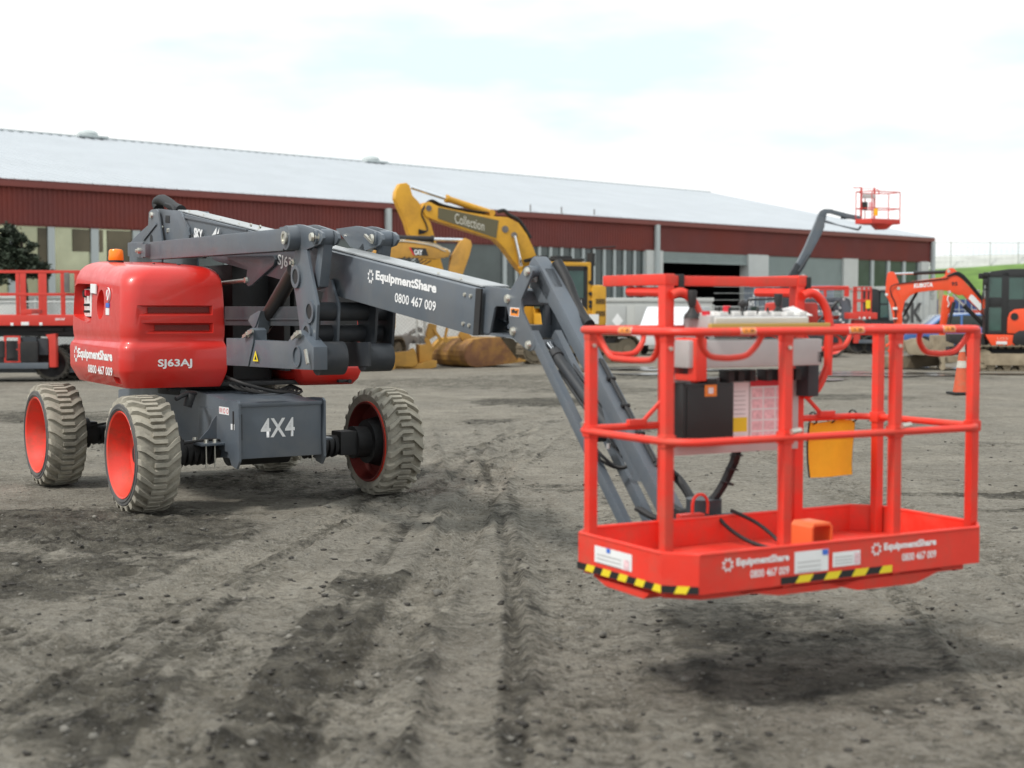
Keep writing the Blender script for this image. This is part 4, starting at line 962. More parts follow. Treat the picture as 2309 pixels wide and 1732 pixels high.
def nz(scale, det=6., ro=.6, vec=None): 
    n = N(t, 'ShaderNodeTexNoise', i_Scale=scale, i_Detail=det, i_Roughness=ro); t.links.new((vec or tcn.outputs['Object']), n.inputs['Vector']); return n.outputs[0]
def mr(x, a, b_, c=0., d_=1.): n = N(t, 'ShaderNodeMapRange', i_1=a, i_2=b_, i_3=c, i_4=d_); t.links.new(x, n.inputs[0]); return n.outputs[0]
def mixc(f, a, b_):
    n = N(t, 'ShaderNodeMix', data_type='RGBA')
    if isinstance(f, (int, float)): n.inputs[0].default_value = f
    else: t.links.new(f, n.inputs[0])
    for i, q in ((6, a), (7, b_)):
        if isinstance(q, tuple): n.inputs[i].default_value = (*q, 1)
        else: t.links.new(q, n.inputs[i])
    return n.outputs[2]
def mth(op, a, b_):
    n = N(t, 'ShaderNodeMath', operation=op)
    for i, q in enumerate((a, b_)):
        if isinstance(q, (int, float)): n.inputs[i].default_value = q
        else: t.links.new(q, n.inputs[i])
    return n.outputs[0]
vo = N(t, 'ShaderNodeTexVoronoi', i_Scale=38.); t.links.new(tcn.outputs['Object'], vo.inputs['Vector'])
vo2 = N(t, 'ShaderNodeTexVoronoi', i_Scale=95.); t.links.new(tcn.outputs['Object'], vo2.inputs['Vector'])
base = mixc(mr(nz(1.1), .35, .65), (.148, .134, .109), (.250, .229, .189))
base = mixc(mr(nz(.35, 4), .42, .6, 0, .6), base, (.175, .162, .138))
base = mixc(mr(nz(7., 8, .7), .45, .7, 0, .55), base, (.32, .305, .265))
base = mixc(mr(nz(22., 6, .7), .50, .66, 0, .75), base, (.095, .085, .068))
base = mixc(mr(vo2.outputs['Color'], .7, .95, 0, .5), base, (.36, .345, .31))
dark = mixc(mr(nz(4., 8, .7), .4, .62), (.038, .035, .029), (.112, .103, .084))
dark = mixc(mr(nz(30., 6, .7), .55, .68, 0, .8), dark, (.16, .155, .145))
mf = mth('ADD', A.outputs['Fac'], mr(nz(2.6, 8, .72), .44, .70, -.12, .66)); mf = mth('ADD', mf, mr(nz(11., 9, .8), .35, .65, -.42, .42)); mf = mr(mf, .20, .95)
t.links.new(mixc(mf, base, dark), b.inputs['Base Color']); b.inputs['Roughness'].default_value = .92; b.inputs['Specular IOR Level'].default_value = .12
hh = mth('ADD', mth('MULTIPLY', nz(26., 8, .78), .026), mth('MULTIPLY', nz(6., 6, .65), .035)); hh = mth('ADD', hh, mth('MULTIPLY', vo.outputs['Distance'], -.010))
bp = N(t, 'ShaderNodeBump', i_Strength=.9, i_Distance=1.0); t.links.new(hh, bp.inputs['Height']); t.links.new(bp.outputs[0], b.inputs['Normal'])
me.materials.append(gm_); go = bpy.data.objects.new('ground', me); COL.objects.link(go); go['kind'] = 'structure'
def gz(x, y):
    i = min(max(np.searchsorted(ys, y), 1), H_-1); j = min(max(np.searchsorted(xs, x), 1), W_-1); return float(Z[i, j])
# loose stones and clods
rng = np.random.default_rng(7)
ico = bmesh.new(); bmesh.ops.create_icosphere(ico, subdivisions=1, radius=1); iv = np.array([v.co for v in ico.verts]); ifc = np.array([[v.index for v in f.verts] for f in ico.faces]); ico.free()
def scatter(name, n, smin, smax, ymin, ymax, mt, squash=.55, power=3., seed=1, near_mud=False):
    rg = np.random.default_rng(seed); V = []; F_ = []; k = 0
    while k < n:
        y = ymin+(ymax-ymin)*rg.random()**1.5; x = (rg.random()*2-1)*(y*.42+.5)
        j = min(np.searchsorted(xs, x), W_-1); i = min(np.searchsorted(ys, y), H_-1)
        if near_mud and rg.random() > .15+mud[i, j]: continue
        s_ = smin+(smax-smin)*rg.random()**power; v = iv*(1+.35*(rg.random((len(iv), 1))-.5)*2)*s_*np.array([1, .6+.5*rg.random(), squash])
        a = rg.random()*6.28; c, q = math.cos(a), math.sin(a); v = v @ np.array([[c, q, 0], [-q, c, 0], [0, 0, 1]])
        V.append(v+np.array([x, y, Z[i, j]+s_*.15])); F_.append(ifc+len(iv)*k); k += 1
    V = np.concatenate(V).astype('f'); F_ = np.concatenate(F_); me = bpy.data.meshes.new(name); me.vertices.add(len(V)); me.vertices.foreach_set('co', V.ravel())
    me.loops.add(F_.size); me.polygons.add(len(F_)); me.loops.foreach_set('vertex_index', F_.ravel().astype('i')); me.polygons.foreach_set('loop_start', (np.arange(len(F_))*3).astype('i')); me.update(calc_edges=True)
    me.materials.append(mt); o_ = bpy.data.objects.new(name, me); COL.objects.link(o_); return o_
st_m = mat('yard_stone', (.14, .132, .115), .85, 0, .6, 9, .3, 80); tag(scatter('rubble', 260, .014, .036, 5.3, 18, st_m, .6, 2.5, 11), 'few larger broken stones lying about the dirt yard', 'stones', kind='stuff')
cl_m = mat('mud_clod', (.042, .038, .033), .95, 0, .4, 12, .4, 60)
tag(scatter('gravel', 9000, .003, .014, 5.2, 20, st_m, .5, 4, 3), 'loose pale gravel scattered over the dirt yard', 'gravel', kind='stuff')
tag(scatter('mud_clods', 3600, .004, .026, 5.2, 26, cl_m, .4, 4., 5, True), 'dark crumbs and clods of mud along the wheel tracks', 'mud', kind='stuff')
# puddles
wat = mat('puddle_water', (.05, .046, .038), .2, 0, .1, 2, .02, 6, spec=.9)
def puddle(px, py, rx, ry, seed):
    g_ = ground(px, py); rg = random.Random(seed); n = 40; ph = [rg.random()*6.3 for _ in range(6)]; pts = []
    for i in range(n):
        a = 2*math.pi*i/n; r = 1+.22*math.sin(2*a+ph[0])+.16*math.sin(3*a+ph[1])+.10*math.sin(5*a+ph[2])+.07*math.sin(9*a+ph[3]); pts.append(Vector((g_.x+rx*r*math.cos(a), g_.y+ry*r*math.sin(a), .026)))
    m = MB(); m.bm.faces.new([m.bm.verts.new(p) for p in pts]); o_ = obj('puddle', m, wat); o_['kind'] = 'structure'
for i, a in enumerate(((1395, 832, 1.2, .9), (1455, 845, .8, .7), (1330, 838, .5, .4), (1900, 842, 2.2, .8), (2010, 848, 1.6, .7), (2100, 832, 1.5, .7), (1840, 858, .9, .4), (2290, 845, 1.2, .4), (1560, 836, 1.6, .6))): puddle(*a, i)

# ============================================================ THE SHED
SF = Fr(27.04, 95.7, 44.6)
cor = mat('red_corrugated_steel', (.165, .036, .030), .6, 0, .10, .6, 0, 0, (.26, .055, .035), .25, .5)
fas = mat('red_fascia', (.22, .055, .045), .55, 0, .08, .5)
roofm = mat('pale_roof_steel', (.43, .46, .49), .5, 0, .05, .5)
concm = mat('white_tilt_panel', (.60, .61, .59), .8, 0, .06, 1., .1, 10)
rollm = mat('grey_green_roller', (.30, .35, .34), .5, .1, .06, 1)
frm = mat('pale_window_frame', (.46, .50, .50), .5)
shadeg = mat('shed_glass', (.055, .072, .068), .14, 0, .45, .35, spec=.6)
paleg = mat('pale_reflective_glass', (.44, .45, .31), .22, .75, .5, .18)
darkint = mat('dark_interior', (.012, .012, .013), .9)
shed = thing('shed', SF, 'long industrial shed with red corrugated cladding and pale roof behind all the machines', 'shed')
def fx(px, py=600): return SF.p(px, py, y=0).x
LX = -92.
m = MB()    # corrugated band
def corr(mb, x0, x1, y, z0, z1, pitch=.19, dep=.035):
    n = int((x1-x0)/pitch); prev = None
    for i in range(n+1):
        x = x0+i*pitch
        for dx, dy in ((0, 0), (.35*pitch, 0), (.5*pitch, -dep), (.85*pitch, -dep)):
            q = [mb.bm.verts.new((x+dx, y+dy, z0)), mb.bm.verts.new((x+dx, y+dy, z1))]
            if prev: mb.bm.faces.new((prev[0], q[0], q[1], prev[1]))
            prev = q
corr(m, LX, -.05, 0, 4.66, 6.0); obj('wall_cladding', m, cor, shed, 10, split=False)
m = MB(); m.bb((LX, .01, 4.60), (0, .12, 6.1)); m.bb((-.05, 0, 4.6), (.1, 36.6, 6.1)); 
m.prism([(0, 0, 6.1), (0, 18.3, 10.05), (0, 36.6, 6.1)], (.1, 0, 0)); obj('gable_wall', m, cor, shed, split=False)
m = MB(); m.bb((LX, -.20, 5.93), (.2, -.04, 6.20), .02); obj('gutter', m, fas, shed)
m = MB()
def slope(y0, z0, y1, z1):
    n = int((.35-LX)/.5)
    for i in range(n):
        x = LX+i*.5; 
        m.quad((x, y0, z0), (x+.46, y0, z0), (x+.46, y1, z1), (x, y1, z1)); m.quad((x+.46, y0, z0), (x+.48, y0, z0+.06), (x+.48, y1, z1+.06), (x+.46, y1, z1)); m.quad((x+.48, y0, z0+.06), (x+.5, y0, z0), (x+.5, y1, z1), (x+.48, y1, z1+.06))
slope(-.25, 6.18, 18.3, 10.13); slope(36.9, 6.18, 18.3, 10.13)
obj('roof', m, roofm, shed, 10, split=False)
m = MB(); m.bb((LX, 18.1, 10.12), (.35, 18.5, 10.19)); obj('roof_ridge', m, frm, shed)
for px in (198, 836):
    p = SF.p(px, 320, y=18.3); m = MB(); m.lathe([(0, 0), (0, .42), (.08, .50), (.2, .5), (.32, .38), (.38, .15), (.4, 0)], (p.x, 18.3, 10.15), (0, 0, 1), 24); m.box((p.x, 18.3, 10.15), (1.6, 1.3, .12), None, .03); obj('roof_vent', m, frm, shed)
def bay(x0, x1, z0, z1, y0, y1, mt, nm, bev=.0): m = MB(); m.bb((x0, y0, z0), (x1, y1, z1), bev); return obj(nm, m, mt, shed)
X_ = {k: fx(k) for k in (0, 118, 240, 310, 500, 700, 870, 1000, 1105, 1140, 1400, 1440, 1455, 1492, 1685, 1730, 1900, 1932, 2078, 2090)}
for a, b_ in ((1455, 1492), (1685, 1730), (1900, 1932), (2075, 2092)): bay(X_.get(a, fx(a)), X_.get(b_, fx(b_)), 0, 4.64, -.10, .5, concm, 'column')
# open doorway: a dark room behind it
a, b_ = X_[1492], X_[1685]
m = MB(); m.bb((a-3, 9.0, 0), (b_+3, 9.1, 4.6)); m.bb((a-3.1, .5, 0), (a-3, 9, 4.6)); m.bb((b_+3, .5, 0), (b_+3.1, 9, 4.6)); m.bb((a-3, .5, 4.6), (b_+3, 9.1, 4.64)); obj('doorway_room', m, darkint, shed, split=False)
m = MB(); 
for i in range(5): m.bb((a, .02, 4.12+i*.1), (b_, .08, 4.205+i*.1), .02)
m.bb((a, -.02, 4.04), (b_, .1, 4.11)); obj('rolled_door', m, rollm, shed, split=False)
m = MB(); n = 46
for i in range(n): z = i*4.6/n; m.quad((X_[1730], .06, z), (X_[1900], .06, z), (X_[1900], .02, z+.05), (X_[1730], .02, z+.05)); m.quad((X_[1730], .02, z+.05), (X_[1900], .02, z+.05), (X_[1900], .06, z+4.6/n), (X_[1730], .06, z+4.6/n))
obj('roller_door', m, rollm, shed, split=False)
def glazing(px0, px1, n, z0, glassm, mull=.09, sillm=None):
    x0 = fx(px0); x1 = fx(px1); w_ = (x1-x0)/n
    m = MB(); m.bb((x0, .12, 0), (x1, .3, z0)); obj('lower_wall', m, sillm or concm, shed)
    for i in range(n):
        m = MB(); m.bb((x0+i*w_+mull/2, .12, z0), (x0+(i+1)*w_-mull/2, .15, 4.60)); o_ = obj('window', m, glassm, shed)
        m = MB(); m.bb((x0+(i+1)*w_-mull/2, .03, z0), (x0+(i+1)*w_+mull/2, .16, 4.6)); m.bb((x0+i*w_, .06, z0-.05), (x0+(i+1)*w_-.02, .16, z0+.04)); obj('window_frame', m, frm, o_, split=False)
glazing(1932, 2075, 4, 2.9, shadeg, .30); glazing(1140, 1455, 13, 2.15, shadeg, .16); glazing(700, 1140, 4, 1.4, shadeg, .22); glazing(310, 700, 4, 1.4, shadeg, .22)
browng = mat('brown_reflective_glass', (.10, .085, .055), .22, .5, .6, .25)
glazing(118, 310, 2, 1.0, paleg, .30);
for a_, b_, z_ in ((90, 114, 1.0), (168, 236, 3.75), (246, 306, 3.35)):
    m = MB(); m.bb((fx(a_), .085, z_), (fx(b_), .10, 4.55)); obj('window', m, browng, shed)
glazing(-160, 118, 3, 1.0, paleg, .26)
m = MB(); m.bb((LX, .12, 0), (fx(-160), .3, 4.6)); obj('lower_wall', m, concm, shed)
for px in (870, 1476, 2098):
    x = fx(px); m = MB(); m.cyl((x, -.17, 0), (x, -.17, 5.95), .16, n=14)
    for z in (2, 4.4): m.bb((x-.19, -.18, z), (x+.19, .0, z+.08))
    obj('downpipe', m, frm, shed, split=False)
m = MB()
for px in (1196, 1266, 1340): 
    p = SF.p(px, 480, y=0); m.cyl((p.x, 0, 6.2), (p.x, 0, 6.55), .03, n=8)
obj('roof_stub', m, oldst, shed)
m = MB(); m.bb((LX, 36.4, 0), (0, 36.6, 6.1)); m.bb((LX, 0, 0), (LX+.1, 36.6, 6.1)); m.bb((-.05, 0.2, 0), (.1, 36.6, 4.6)); obj('outer_wall', m, concm, shed, split=False)

# ------------------------------------------------------------ hills
grassm = mat('green_grass', (.115, .21, .035), .9, 0, .35, .5, .5, 4, (.085, .155, .03), .15, .6)
def terrain(name, x0, x1, y0, y1, hf, mt, n=70):
    me_ = bpy.data.meshes.new(name); xs_ = np.linspace(x0, x1, n); ys_ = np.linspace(y0, y1, n); A_, B_ = np.meshgrid(xs_, ys_); Zz = hf(A_, B_)
    v = np.stack([A_, B_, Zz], -1).reshape(-1, 3); ii = np.arange(n*n).reshape(n, n); f = np.stack([ii[:-1, :-1], ii[:-1, 1:], ii[1:, 1:], ii[1:, :-1]], -1).reshape(-1, 4)
    me_.from_pydata(v.tolist(), [], f.tolist()); me_.shade_smooth(); me_.materials.append(mt); o_ = bpy.data.objects.new(name, me_); COL.objects.link(o_); o_['kind'] = 'structure'; return o_
terrain('grass_bank', 29, 120, 93, 190, lambda a, b: sm(95, 122, b+.15*(a-30))*(5.0+.055*np.clip(a-34, 0, 60))+.3*(fbm(a*.2, b*.2, 3, 3)-.5)-.2, grassm)
gvl = mat('pale_gravel_bank', (.48, .49, .46), .9, 0, .12, .8, .3, 5)
terrain('gravel_bank', 25, 140, 124, 200, lambda a, b: sm(124, 130, b)*(6.15+.03*np.clip(a-36, 0, 80))+.35*(fbm(a*.15, b*.15, 3, 6)-.5), gvl)
terrain('far_hill', -260, 260, 330, 460, lambda a, b: np.sin(np.clip((b-330)/130, 0, 1)*math.pi)*(6+5*(fbm(a*.01, b*.0, 3, 8)))-1.2, mat('far_hill_scrub', (.20, .23, .18), .95, 0, .3, .03))

# ------------------------------------------------------------ fences
gal = mat('galvanised_wire', (.42, .43, .42), .45, .5)
galp = mat('galvanised_post', (.50, .51, .50), .5, .4)
def chainlink(name, p0, p1, h, label, cell=.11, wr=.005, gap=3.0, z0=.0, barb=0, lean=None, posth=None):
    p0 = Vector(p0); p1 = Vector(p1); L = (p1-p0).length; ang = math.degrees(math.atan2(p1.y-p0.y, p1.x-p0.x)); F_ = Fr(p0.x, p0.y, ang)
    t_ = thing(name, F_, label, 'fence'); m = MB(); n = int((L+h)/cell)
    for i in range(n):
        for s_ in (1, -1):
            a = i*cell-h if s_ > 0 else i*cell; b_ = a+h*s_
            u0, v0, u1, v1 = a, 0, b_, h
            def clip(u0, v0, u1, v1):
                for lim, sg in ((0, 1), (L, -1)):
                    if (u0-lim)*sg < 0 and (u1-lim)*sg < 0: return None
                    if (u0-lim)*sg < 0: k = (lim-u0)/(u1-u0); u0, v0 = lim, v0+(v1-v0)*k
                    if (u1-lim)*sg < 0: k = (lim-u0)/(u1-u0); u1, v1 = lim, v0+(v1-v0)*k
                return u0, v0, u1, v1
            c_ = clip(u0, v0, u1, v1)
            if not c_: continue
            a_ = Vector((c_[0], 0, z0+c_[1])); e_ = Vector((c_[2], 0, z0+c_[3])); dd = (e_-a_)
            if dd.length < .02: continue
            nn = Vector((-dd.z, 0, dd.x)).normalized()*wr; q = Vector((0, wr, 0))
            m.quad(a_-nn, e_-nn, e_+q, a_+q); m.quad(a_+q, e_+q, e_+nn, a_+nn); m.quad(a_-nn, a_+nn, e_+nn, e_-nn)
    obj('wire_mesh', m, gal, t_, split=False)
    for k in range(int(L/gap)+1):
        m = MB(); m.cyl((k*gap, .03, 0), (k*gap, .03, posth or z0+h+.1), .035, n=10); obj('fence_post', m, galp, t_)
    m = MB(); m.cyl((0, 0, z0+h), (L, 0, z0+h), .02, n=8); obj('top_rail', m, galp, t_)
    for i in range(barb): m = MB(); m.cyl((0, 0, z0+h+.3*(i+1)), (L, 0, z0+h+.3*(i+1)), .010, n=6); obj('barbed_wire', m, gal, t_)
    return t_
chainlink('chain_link_fence', (-24, 46.5, 0), (-1.0, 46.5, 0), 1.9, 'chain-link fence in front of the low white wall on the left side of the yard', .12, .006)
rf = chainlink('chain_link_fence', (9.0, 66.0, 0), (17.5, 66.0, 0), 1.75, 'chain-link fence with barbed wire and a leaning post outside the open doorway', .13, .007, 4.2, 0, 3)
m = MB(); m.cyl((4.55, -.1, 0), (3.95, -.1, 3.2), .07, n=10); obj('leaning_post', m, galp, rf)
for o_ in (thing('perimeter_fence', Fr(34, 128, 4), 'tall thin mesh fence on posts along the gravel crest at the far right', 'fence'),):
    m = MB()
    for i in range(110):
        m.quad((i*.5, 0, 5.4), (i*.5+.015, 0, 5.4), (i*.5+.015, 0, 7.3), (i*.5, 0, 7.3))
    for k in range(6): m.quad((0, 0, 5.6+k*.32), (55, 0, 5.6+k*.32), (55, 0, 5.612+k*.32), (0, 0, 5.612+k*.32))
    obj('wire_mesh', m, gal, o_, split=False)
    for x in (0, 4, 7.5, 10, 15.5, 18, 23, 28, 33, 38, 43, 48, 53): m = MB(); m.cyl((x, 0, 4.8), (x, 0, 7.4), .05, n=8); obj('fence_post', m, galp, o_)
    m = MB(); m.cyl((0, 0, 7.32), (55, 0, 7.32), .025, n=6); obj('top_rail', m, galp, o_)
m = MB(); m.bb((-24, 48.4, 0), (-.5, 48.6, 2.02), .02); m.bb((-24, 48.3, 2.02), (-.5, 48.7, 2.1), .01)
for i in range(8): m.bb((-24+i*3, 48.33, 0), (-23.9+i*3, 48.4, 2.0))
tag(obj('white_wall', m, wpanel, None, split=False), 'low white panel wall behind the chain-link fence on the left', 'wall')
m = MB(); m.bb((-6, 49.2, 0), (-1.2, 50.6, 2.6), .03); 
for i in range(5): m.bb((-6, 49.15, .3+i*.45), (-1.2, 49.2, .36+i*.45))
tag(obj('storage_container', m, mat('dark_green_steel', (.05, .075, .055), .6, 0, .2, 1), None, split=False), 'dark green container just behind the right end of the white wall', 'container')

# ------------------------------------------------------------ trees
barkm = mat('dark_bark', (.045, .035, .026), .9, 0, .3, 8, .4, 20); leafd = mat('dark_conifer_leaf', (.022, .034, .018), .8, 0, .5, 3); leafb = mat('brown_olive_leaf', (.055, .045, .022), .85, 0, .4, 2)
def tree(fr, h, blobs, trunk, leaf, label, n=2600, ls=.07, seed=1):
    t_ = thing('tree', fr, label, 'tree'); rg = random.Random(seed); m = MB(); m.tube([Vector(p) for p in trunk], .1, 8, 3, radii=[.13, .1, .075, .05, .03])
    for c_, r in blobs:
        bz = Vector(c_); m.tube([Vector(trunk[min(2, len(trunk)-1)]), (Vector(trunk[2])+bz)/2+Vector((0, 0, .1)), bz], .03, 6, 2)
    obj('trunk', m, barkm, t_, split=False); V = []; F_ = []
    tot = sum(r[0]*r[1]*r[2] for _, r in blobs)
    for c_, r in blobs:
        k = int(n*r[0]*r[1]*r[2]/tot)
        cl = [[rg.gauss(0, .5) for _ in range(3)] for _ in range(14)]
        for i in range(k):
            q = rg.choice(cl); x, y, z = [c_[j]+r[j]*(q[j]+rg.gauss(0, .20)) for j in range(3)]; a, b_, s_ = rg.random()*6.28, rg.random()*3.14, ls*(.6+rg.random()*.8)
            u = Vector((math.cos(a), math.sin(a), rg.uniform(-.6, .6)))*s_; v = Vector((-math.sin(a)*.6, math.cos(a)*.6, math.cos(b_)))*s_*.6; p = Vector((x, y, z)); i0 = len(V)
            V += [p-u, p+v, p+u, p-v]; F_.append((i0, i0+1, i0+2, i0+3))
    me_ = bpy.data.meshes.new('crown'); me_.from_pydata([tuple(v) for v in V], [], F_); me_.materials.append(leaf); o_ = bpy.data.objects.new('crown', me_); link(o_, t_)
g_ = Fr((22-1154.5)/3330*46, 47.5, 0)
def tl(px, py, Yd=47.5, fr=g_): p = fr.p(px, py, y=0); return (p.x, 0, p.z)
bl = []
for px, py, r in ((20, 520, .30), (0, 540, .40), (35, 545, .42), (10, 570, .55), (50, 575, .42), (30, 598, .6), (72, 600, .4), (5, 610, .6), (60, 612, .5), (95, 612, .3)): bl.append((tl(px, py), (r, .5, r*.6)))
tree(g_, 4.4, bl, [(0, 0, 0), (.03, 0, 1.4), (0, 0, 2.6), (-.05, 0, 3.4), (-.1, 0, 4.1)], leafd, 'dark ragged conifer before the pale shed windows, at the left edge', 9000, .065, 4)
# ------------------------------------------------------------ excavators
def crawler(t_, x0, x1, yc, wd, hh, mt, framem, nm='track', shoes=True):
    r = hh/2; L = x1-x0-2*r; per = 2*L+2*math.pi*r; n = int(per/.19); m = MB()
    def pos(s_):
        s_ %= per
        if s_ < L: return x0+r+s_, hh-.0, 0, 1
        s_ -= L
        if s_ < math.pi*r: a = math.pi/2-s_/r; return x1-r+r*math.cos(a), r+r*math.sin(a), a, 2
        s_ -= math.pi*r
        if s_ < L: return x1-r-s_, 0, 0, 3
        s_ -= L; a = -math.pi/2-s_/r; return x0+r+r*math.cos(a), r+r*math.sin(a), a, 4
    for i in range(n):
        s_ = i*per/n; x, z, a, k = pos(s_); x2, z2, _, _ = pos(s_+per/n); ang = math.atan2(z2-z, x2-x); c_ = Vector(((x+x2)/2, yc, (z+z2)/2+.02)); rot = Matrix.Rotation(-ang, 3, 'Y')
        m.box(c_, (per/n*.92, wd, .035), rot); m.box(c_+rot @ Vector((per/n*.3, 0, .03)), (.03, wd, .04), rot); m.box(c_-rot @ Vector((0, 0, .04)), (per/n*.6, wd*.35, .06), rot)
    tk = obj(nm, m, mt, t_, split=False)
    m = MB(); m.bb((x0+r, yc-wd*.30, r*.75), (x1-r, yc+wd*.30, r*1.45), .03)
    for x, rr in ((x0+r, r*.8), (x1-r, r*.8)): m.cyl((x, yc-wd*.32, r), (x, yc+wd*.32, r), rr, n=24); m.cyl((x, yc-wd*.40, r), (x, yc+wd*.40, r), rr*.4, n=16)
    k = int((x1-x0)/.5)
    for i in range(k): x = x0+r+(x1-x0-2*r)*(i+.5)/k; m.cyl((x, yc-wd*.3, r*.42), (x, yc+wd*.3, r*.42), r*.36, n=16)
    obj(nm+'_frame', m, framem, t_, split=False)
def cylinder(t_, a, b, split, r, m1, m2, nm='hydraulic_cylinder', w=None):
    a = Vector(a); b = Vector(b); c_ = a.lerp(b, split); m = MB(); m.cyl(a, c_, r*.6, n=12); o1 = obj(nm, m, m1, t_, split=False)
    m = MB(); m.cyl(c_, b, r, n=14); m.cyl(c_, c_.lerp(b, .06), r*1.25, n=14); m.cyl(b-Vector((0, r*1.3, 0)), b+Vector((0, r*1.3, 0)), r, n=12); obj('cylinder_barrel', m, m2, o1, split=False)
# --- big yellow one
YF = Fr(2.0, 47.0, 22); ex = thing('excavator', YF, 'big yellow excavator with the longest raised arm, a dark panel lettered along its boom', 'excavator', 'excavators parked in the yard')
def ye(px, py, y=0): return YF.p(px, py, y=y)
def ply(z, pts, y, t): 
    return [YF.p(*z(*q), y=y) for q in pts], (0, t, 0)
pts, v = ply(z5, [(925, 330), (945, 285), (990, 275), (1070, 315), (1320, 365), (1560, 400), (1640, 405), (1730, 450), (1800, 545), (1850, 650), (1892, 760), (1895, 860), (1770, 870), (1690, 770), (1610, 660), (1540, 590), (1300, 515), (1060, 440), (960, 400)], -.22, .44)
m = MB(); m.prism(pts, v, .03); bo = obj('boom', m, yel, ex)
m = MB(); m.prism([YF.p(*z5(*q), y=-.232) for q in ((1062, 322), (1565, 432), (1545, 580), (1060, 416))], (0, .01, 0)); obj('boom_panel', m, mat('olive_panel', (.12, .105, .055), .5, 0, .05, 3), bo)
a = YF.p(*z5(1200, 452), y=-.236); b_ = YF.p(*z5(1445, 520), y=-.236); text('Collection', a, b_-a, Vector((0, 0, 1)), (b_-a).length, .30, mat('faded_script', (.62, .60, .52), .5), bo, bold=.0)
m = MB()
for q, r in (((1620, 505), .11), ((1695, 555), .10), ((985, 330), .09)): p = YF.p(*z5(*q), y=-.24); m.cyl(p, p+Vector((0, .48, 0)), r, n=18)
obj('pin', m, oldst, bo)
pts, v = ply(z5, [(745, 125), (800, 118), (825, 140), (850, 225), (900, 275), (940, 350), (1000, 450), (1040, 590), (1105, 830), (1150, 1130), (1085, 1150), (960, 830), (880, 640), (820, 540), (790, 440), (740, 330), (706, 250), (712, 190)], -.17, .34)
m = MB(); m.prism(pts, v, .03); obj('dipper_arm', m, yel, ex)
Y5 = lambda x, y, yy=0: YF.p(*z5(x, y), y=yy)
cylinder(ex, Y5(835, 155), Y5(1500, 370), .43, .10, chrome, yel)
for yy in (-.30, .30): cylinder(ex, Y5(1695, 560, yy), Y5(1800, 940, yy)+Vector((0, 0, -.3)), .55, .09, chrome, yel)
m = MB()
for i in range(4): m.tube([Y5(1540, 375+8*i, -.1+.06*i), Y5(1300, 345+8*i, -.1+.06*i), Y5(1100, 300+9*i, -.1+.06*i), Y5(1010, 262+9*i, -.12+.06*i), Y5(950, 300+8*i, -.2), Y5(925, 380, -.2), Y5(960, 460, -.2), Y5(970, 520, -.2), Y5(900, 545-12*i, -.2)], .022, 6)
m.tube([Y5(1560, 360, 0), Y5(1610, 350, 0), Y5(1650, 385, 0), Y5(1740, 440, 0), Y5(1830, 580, 0)], .06, 8)
obj('hydraulic_hose', m, hose, ex, split=False)
Z2 = lambda x, y, yy: YF.p(1180+x/5.925, 560+y/5.925, y=yy)
cab0 = Z2(505, 200, -1.25); cab1 = Z2(895, 1040, -1.25)
# cab, frontmost on the near side
cx0, cx1, cz0, cz1 = cab0.x-.55, cab1.x, cab1.z+.05, cab0.z+.04
m = MB()
for x in (cx0, cx1-.14):
    for y in (-1.30, -.45): m.bb((x, y, cz0), (x+.14, y+.12, cz1), .03)
m.bb((cx0, -1.30, cz1-.14), (cx1, -.33, cz1), .05); m.bb((cx0, -1.30, cz0), (cx1, -.33, cz0+.35), .03); m.bb((cx1-.16, -1.28, cz0), (cx1-.02, -.35, cz1-.4), .01)
cb = obj('cab', m, yel, ex, split=False)
m = MB(); m.bb((cx0+.62, -1.315, cz0+.3), (cx0+.78, -1.26, cz1-.13), .01); m.bb((cx0+.12, -1.31, cz0+.30), (cx1-.13, -1.27, cz0+.82), .01); m.bb((cx0+.1, -1.312, cz1-.26), (cx1-.12, -1.27, cz1-.12), .01); m.bb((cx0+.1, -1.312, cz0+.3), (cx0+.2, -1.27, cz1-.13)); m.bb((cx1-.24, -1.312, cz0+.3), (cx1-.13, -1.27, cz1-.13)); obj('cab_trim', m, black, cb, split=False)
m = MB(); m.bb((cx0+.13, -1.285, cz0+.35), (cx1-.14, -1.265, cz1-.13)); m.bb((cx0-.01, -1.2, cz0+.5), (cx0+.01, -.42, cz1-.15)); obj('cab_window', m, glass_g, cb)
m = MB(); m.lathe([(0, 0), (0, .30), (.03, .30), (.03, 0)], (cx1-.42, -1.34, cz0+.28), (0, 1, 0), 20); obj('speaker_cover', m, yel, cb)
text('YUKON', Vector((cx0+.72, -1.325, cz0+.66)), (1, 0, 0), (0, 0, 1), .48, .10, white, cb, bold=.02)
m = MB(); m.bb((cx0-.2, -1.15, cz1+.03), (cx1-.15, -.35, cz1+.12), .03); m.bb((cx0+.5, -1.0, cz1+.1), (cx1-.5, -.5, cz1+.2), .03)
for i in range(9): m.box((cx0-.1, -1.1+.085*i, cz1+.10), (.5, .03, .1), Matrix.Rotation(R(-14), 3, 'Y'))
obj('roof_guard', m, black, ex, split=False)
e0 = Z2(905, 490, -1.35); e1 = Z2(1110, 1035, -1.35)
m = MB(); m.bb((e0.x+.02, -1.38, e1.z), (e1.x, 1.38, e0.z), .12); eb = obj('engine_cover', m, yel, ex)
m = MB(); m.bb((e1.x-.7, 1.3, e1.z), (e1.x+.3, 1.42, e0.z-.1), .05); m.bb((cx0-.3, -.25, cz0), (e0.x, 1.36, cz0+1.1), .08); obj('house', m, yel, ex)
m = MB()
for zz in (.36, .66):
    for i in range(4): m.bb((e1.x-.38, -1.392, e0.z-(e0.z-e1.z)*zz-.04*i), (e1.x-.06, -1.378, e0.z-(e0.z-e1.z)*zz-.04*i+.022))
